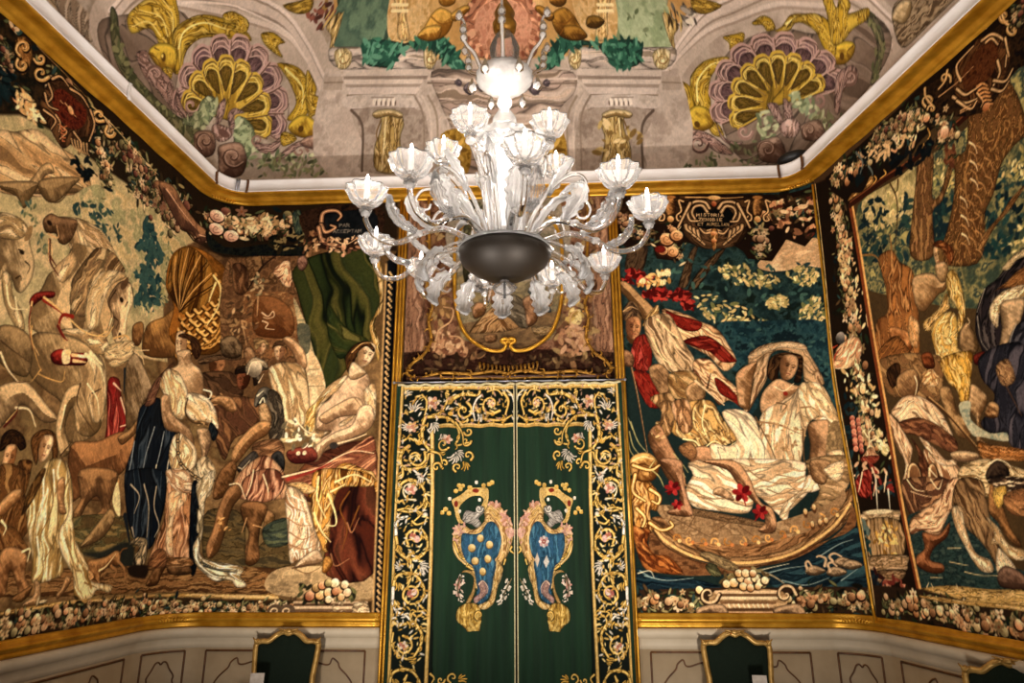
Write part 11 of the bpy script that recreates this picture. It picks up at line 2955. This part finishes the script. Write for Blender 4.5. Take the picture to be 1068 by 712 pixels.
# ------------------------------------------------------------------ chandelier
CX_,CY_=-.222,3.79
chd=thing('chandelier','large white blown glass chandelier with lit candle bulbs hanging mid room','chandelier',(CX_,CY_,3.0))
lights=[]
def gpart(name,bm,m,parent,z0=0): 
    o=obj(name,bm,m,parent);return o
def cup(parent,x,y,z,R=.118,h=.085):
    # scalloped drip pan, knob, candle tube and bulb; local to the chandelier
    bm=bmesh.new();prof=[(.016,-.06),(.03,-.055),(.034,-.044),(.018,-.034),(.03,-.026),(.042,-.018),(.066,-.002),(.088,.026),(.1,.056),(.113,.078),(.116,.086),(.108,.08),(.096,.056),(.083,.028),(.06,.006),(.03,-.006),(.0,-.008)]
    lathe(bm,prof,60,(x,y,z),.075,10);a=gpart('drip_pan',bm,M['glass'],parent)
    bm=bmesh.new();lathe(bm,[(.0,.0),(.022,.0),(.026,.012),(.017,.022),(.0155,.105),(.018,.11),(.0,.112)],14,(x,y,z+.002));gpart('candle',bm,M['glass_white'],parent)
    bm=bmesh.new();lathe(bm,[(.0,.0),(.009,.0),(.011,.012),(.0125,.028),(.0085,.046),(.003,.062),(0,.066)],12,(x,y,z+.114));gpart('bulb',bm,M['bulb'],parent)
    lights.append((CX_+x,CY_+y,3.0+z+.15))
def gleaf(name,parent,pts,wid,m):
    # ribbed glass leaf along a curve
    P=[Vector(p) for p in spline(pts,5)];n=len(P);bm=bmesh.new();rows=[]
    c=Vector((0,0,0));k=17
    for i,p in enumerate(P):
        d=(P[min(i+1,n-1)]-P[max(i-1,0)]).normalized();rad=Vector((p.x,p.y,0));tn=Vector((-p.y,p.x,0)).normalized();nn=d.cross(tn).normalized()
        t=i/(n-1);w_=wid*(math.sin(PI*min(1,t*.94+.06))**.7)*(1+.2*math.cos(t*34))
        rows.append([bm.verts.new(p+tn*w_*u+nn*(.25*w_*(u*u)+.012*math.cos(u*15)+.0)) for u in np.linspace(-1,1,k)])
    for a,b in zip(rows,rows[1:]):
        for j in range(k-1): bm.faces.new((a[j],a[j+1],b[j+1],b[j]))
    o=obj(name,bm,m,parent);sm=o.modifiers.new('thickness','SOLIDIFY');sm.thickness=.006;sm.offset=0;return o
def pol(a,r,z): return (r*math.cos(a),r*math.sin(a),z)
R_=math.radians
low=[-148,167,-120,-80,-43,-15,41,70,103,136]
for i,a in enumerate(low):
    a=R_(a);bm=bmesh.new()
    pts=[pol(a,.10,.27),pol(a,.24,.30),pol(a,.40,.33),pol(a,.54,.27),pol(a,.68,.18),pol(a,.80,.19),pol(a,.86,.26),pol(a,.87,.32)]
    tube(bm,spline(pts,6),lambda t:.021-.007*t,10);arm=obj('arm',bm,M['glass'],chd)
    cup(arm,*pol(a,.87,.375))
    for q,z_,rr in ((.87,.31,.026),(.56,.262,.028)):
        bm=bmesh.new();ball(bm,pol(a,q,z_),rr,2,(1,1,.75));obj('knob',bm,M['glass_white'],arm)
    gleaf('leaf',arm,[pol(a,.48,.31),pol(a,.54,.35),pol(a,.60,.40),pol(a,.63,.46),pol(a,.61,.50)],.062,M['glass_white'])
    gleaf('leaf',arm,[pol(a+.1,.60,.24),pol(a+.1,.70,.27),pol(a+.1,.76,.34),pol(a+.1,.77,.42)],.042,M['glass'])
for i in range(5):
    a=R_(-118+i*75);bm=bmesh.new()
    tube(bm,spline([pol(a,.09,.30),pol(a,.16,.38),pol(a,.22,.55),pol(a,.27,.70),pol(a,.35,.80),pol(a,.39,.845)],6),lambda t:.024-.006*t,10);arm=obj('upper_arm',bm,M['glass'],chd)
    cup(arm,*pol(a,.39,.905));
    for q,z_,rr in ((.385,.825,.03),(.25,.64,.026)):
        bm=bmesh.new();ball(bm,pol(a,q,z_),rr,2,(1,1,.8));obj('knob',bm,M['glass_white'],arm)
for i in range(10):
    a=R_(-134+i*36);bm=bmesh.new()
    tube(bm,spline([pol(a,.12,.30),pol(a,.19,.44),pol(a,.29,.58),pol(a,.40,.655),pol(a,.50,.655),pol(a,.545,.59),pol(a,.52,.53),pol(a,.47,.525),pol(a,.455,.56)],6),lambda t:.014-.006*t,8);sc=obj('scroll',bm,M['glass_white'],chd)
    gleaf('leaf',sc,[pol(a,.30,.57),pol(a,.36,.66),pol(a,.42,.73),pol(a,.47,.77)],.03,M['glass_white'])
for i in range(5):
    a=R_(-150+i*72)
    gleaf('tall_leaf',chd,[pol(a,.15,.32),pol(a,.22,.46),pol(a,.30,.56),pol(a,.38,.60),pol(a,.46,.57)],.034,M['glass_white'])
for a in (-25,5,35,65,95,125,155,185,-152):
    a=R_(a);bm=bmesh.new()
    tube(bm,spline([pol(a,.24,.30),pol(a,.36,.24),pol(a,.44,.17),pol(a,.45,.11),pol(a,.41,.08),pol(a,.38,.10)],6),lambda t:.011-.005*t,8);sc=obj('lower_scroll',bm,M['glass'],chd)
    gleaf('leaf',sc,[pol(a,.40,.21),pol(a,.46,.17),pol(a,.50,.11),pol(a,.51,.05),pol(a,.48,.01)],.062,M['glass_white'])
bm=bmesh.new();prof=[(.0,.08),(.05,.084),(.125,.105),(.20,.145),(.258,.195),(.284,.245),(.28,.265),(.265,.26),(.0,.255)];lathe(bm,prof,48);obj('silvered_bowl',bm,M['mirror'],chd)
bm=bmesh.new();lathe(bm,[(.25,.262),(.285,.268),(.29,.28),(.25,.29),(.16,.30),(.1,.32),(.09,.33)],48,(0,0,0),.03,16);obj('bowl_rim',bm,M['glass_white'],chd)
bm=bmesh.new();lathe(bm,[(.0,-.075),(.03,-.07),(.06,-.05),(.075,-.03),(.06,-.012),(.03,.0),(.03,.012),(0,.012)],32,(0,0,0),.04,10);fi=None;[setattr(v.co,'z',v.co.z+.066) for v in bm.verts];fi=obj('finial',bm,M['glass'],chd)
bm=bmesh.new();lathe(bm,[(.0,-.03),(.008,-.03),(.008,.075),(.0,.075)],10);obj('pin',bm,M['black'],fi)
bm=bmesh.new();lathe(bm,[(.11,.33),(.125,.36),(.12,.42),(.13,.60),(.15,.80),(.17,.95),(.185,1.0),(.178,1.01),(.15,.97),(.05,.96)],56,(0,0,0),.05,14);obj('vase',bm,M['glass'],chd)
bm=bmesh.new();lathe(bm,[(.05,.33),(.07,.36),(.06,.40),(.06,.92),(.075,.95),(.05,.98)],32,(0,0,0),.04,8);obj('column',bm,M['glass_white'],chd)
bm=bmesh.new();lathe(bm,[(.05,.985),(.10,1.0),(.16,1.02),(.19,1.05),(.183,1.06),(.15,1.04),(.09,1.02),(.05,1.01)],48,(0,0,0),.06,14);obj('crown_cup',bm,M['glass_white'],chd)
bm=bmesh.new();lathe(bm,[(.04,1.0),(.04,1.05),(.06,1.08),(.082,1.13),(.078,1.19),(.05,1.24),(.03,1.27),(.048,1.30),(.048,1.33),(.03,1.355),(.028,1.43)],32);obj('stem',bm,M['glass_white'],chd)
bm=bmesh.new();lathe(bm,[(.02,1.42),(.06,1.42),(.13,1.44),(.175,1.475),(.19,1.515),(.18,1.53),(.165,1.515),(.10,1.47),(.02,1.455)],48,(0,0,0),.03,20);top=obj('upper_dish',bm,M['glass_white'],chd)
bm=bmesh.new();lathe(bm,[(.02,1.45),(.03,1.56),(.06,1.62),(.095,1.68),(.10,1.74),(.07,1.82),(.045,1.86)],32);obj('orb',bm,M['glass'],chd)
bm=bmesh.new();lathe(bm,[(.045,1.86),(.075,1.88),(.082,1.93),(.06,1.97),(.07,2.02),(.045,2.08),(.02,2.12),(.015,3.2),(0,3.2)],24);obj('brass_sleeve',bm,M['gold_dark'],chd)
for i in range(6):
    a=R_(-150+i*60);bm=bmesh.new()
    tube(bm,spline([pol(a,.17,1.52),pol(a,.22,1.62),pol(a,.27,1.66),pol(a,.30,1.72),pol(a,.29,1.82),pol(a,.33,1.88)],5),lambda t:.015-.006*t,8);br=obj('top_branch',bm,M['glass_white'],chd)
    for r,z in ((.33,1.885),(.30,1.79),(.295,1.73)):
        bm=bmesh.new();lathe(bm,[(.0,.03),(.012,.02),(.026,-.01),(.024,-.035),(.0,-.05)],14,pol(a,r,z));obj('drop',bm,M['glass_white'],br)
    bm=bmesh.new();lathe(bm,[(.0,.05),(.006,.045),(.012,.02),(.03,-.02),(.028,-.05),(.0,-.07)],16,pol(a+.5,.215,1.47));obj('pendant',bm,M['glass_white'],top)
bm=bmesh.new();lathe(bm,[(.0,.45),(.03,.46),(.036,.5),(.036,.86),(.03,.9),(0,.91)],20);
for v in bm.verts: v.co.x*=.98
M['inner']=emit('lit_inner_lamp',(1,.95,.9,1),3);obj('inner_lamp',bm,M['inner'],chd)
# ------------------------------------------------------------------ light
for i,(x,y,z) in enumerate(lights):
    l=bpy.data.lights.new('bulb_light','POINT');l.energy=11.5;l.color=(1,.90,.80);l.shadow_soft_size=.02
    o=bpy.data.objects.new('bulb_light',l);C.objects.link(o);o.location=(x,y,z)
lights2=[(CX_,CY_,3.95,7),(CX_,CY_,4.385,5)]
for x,y,z,e_ in lights2:
    l=bpy.data.lights.new('inner_light','POINT');l.energy=e_;l.color=(1,.92,.85);l.shadow_soft_size=.04;o=bpy.data.objects.new('inner_light',l);C.objects.link(o);o.location=(x,y,z)
def lamp(x,y,z,e,r,col=(1,.92,.84)):
    l=bpy.data.lights.new('fill_light','POINT');l.energy=e;l.color=col;l.shadow_soft_size=r;o=bpy.data.objects.new('fill_light',l);C.objects.link(o);o.location=(x,y,z)
# floor uplights out of view below the frame wash the far wall and the cove
def spot(x,y,z,tx,ty,tz,e,size,blend,r=.05,col=(1,.92,.84)):
    l=bpy.data.lights.new('uplight','SPOT');l.energy=e;l.color=col;l.spot_size=math.radians(size);l.spot_blend=blend;l.shadow_soft_size=r
    o=bpy.data.objects.new('uplight',l);C.objects.link(o);o.location=(x,y,z);o.rotation_euler=(Vector((tx,ty,tz))-Vector((x,y,z))).to_track_quat('-Z','Y').to_euler()
spot(-1.6,3.0,.25,-1.2,5.2,3.6,390,128,.9,.12);spot(1.1,3.0,.25,.7,5.2,3.6,390,128,.9,.12)
# added fill light behind the camera, stands for no seen lamp
lamp(-.2,-1.2,3.3,130,.5)
w=bpy.data.worlds.new('World');bpy.context.scene.world=w;w.use_nodes=True;w.node_tree.nodes['Background'].inputs[0].default_value=(1,.93,.86,1);w.node_tree.nodes['Background'].inputs[1].default_value=.3
# ------------------------------------------------------------------ camera
cam=bpy.data.cameras.new('camera');co_=bpy.data.objects.new('camera',cam);C.objects.link(co_);bpy.context.scene.camera=co_
cam.sensor_width=36;cam.lens=36*706.2/1068;cam.clip_start=.05
pi_,ya,ro=.2826,.0472,-.0035
cy,sy,cp,sp=math.cos(ya),math.sin(ya),math.cos(pi_),math.sin(pi_)
f=Vector((-sy*cp,cy*cp,sp));r=Vector((cy,sy,0));u=r.cross(f);r2=math.cos(ro)*r+math.sin(ro)*u;u2=-math.sin(ro)*r+math.cos(ro)*u
co_.matrix_world=Matrix(((r2.x,u2.x,-f.x,0),(r2.y,u2.y,-f.y,0),(r2.z,u2.z,-f.z,1.6),(0,0,0,1)))
sc=bpy.context.scene;sc.view_settings.view_transform='Standard';sc.view_settings.look='None';sc.view_settings.gamma=1;sc.view_settings.use_curve_mapping=False;sc.view_settings.exposure=0
sc.cycles.max_bounces=8;sc.cycles.transparent_max_bounces=24;sc.cycles.use_denoising=True
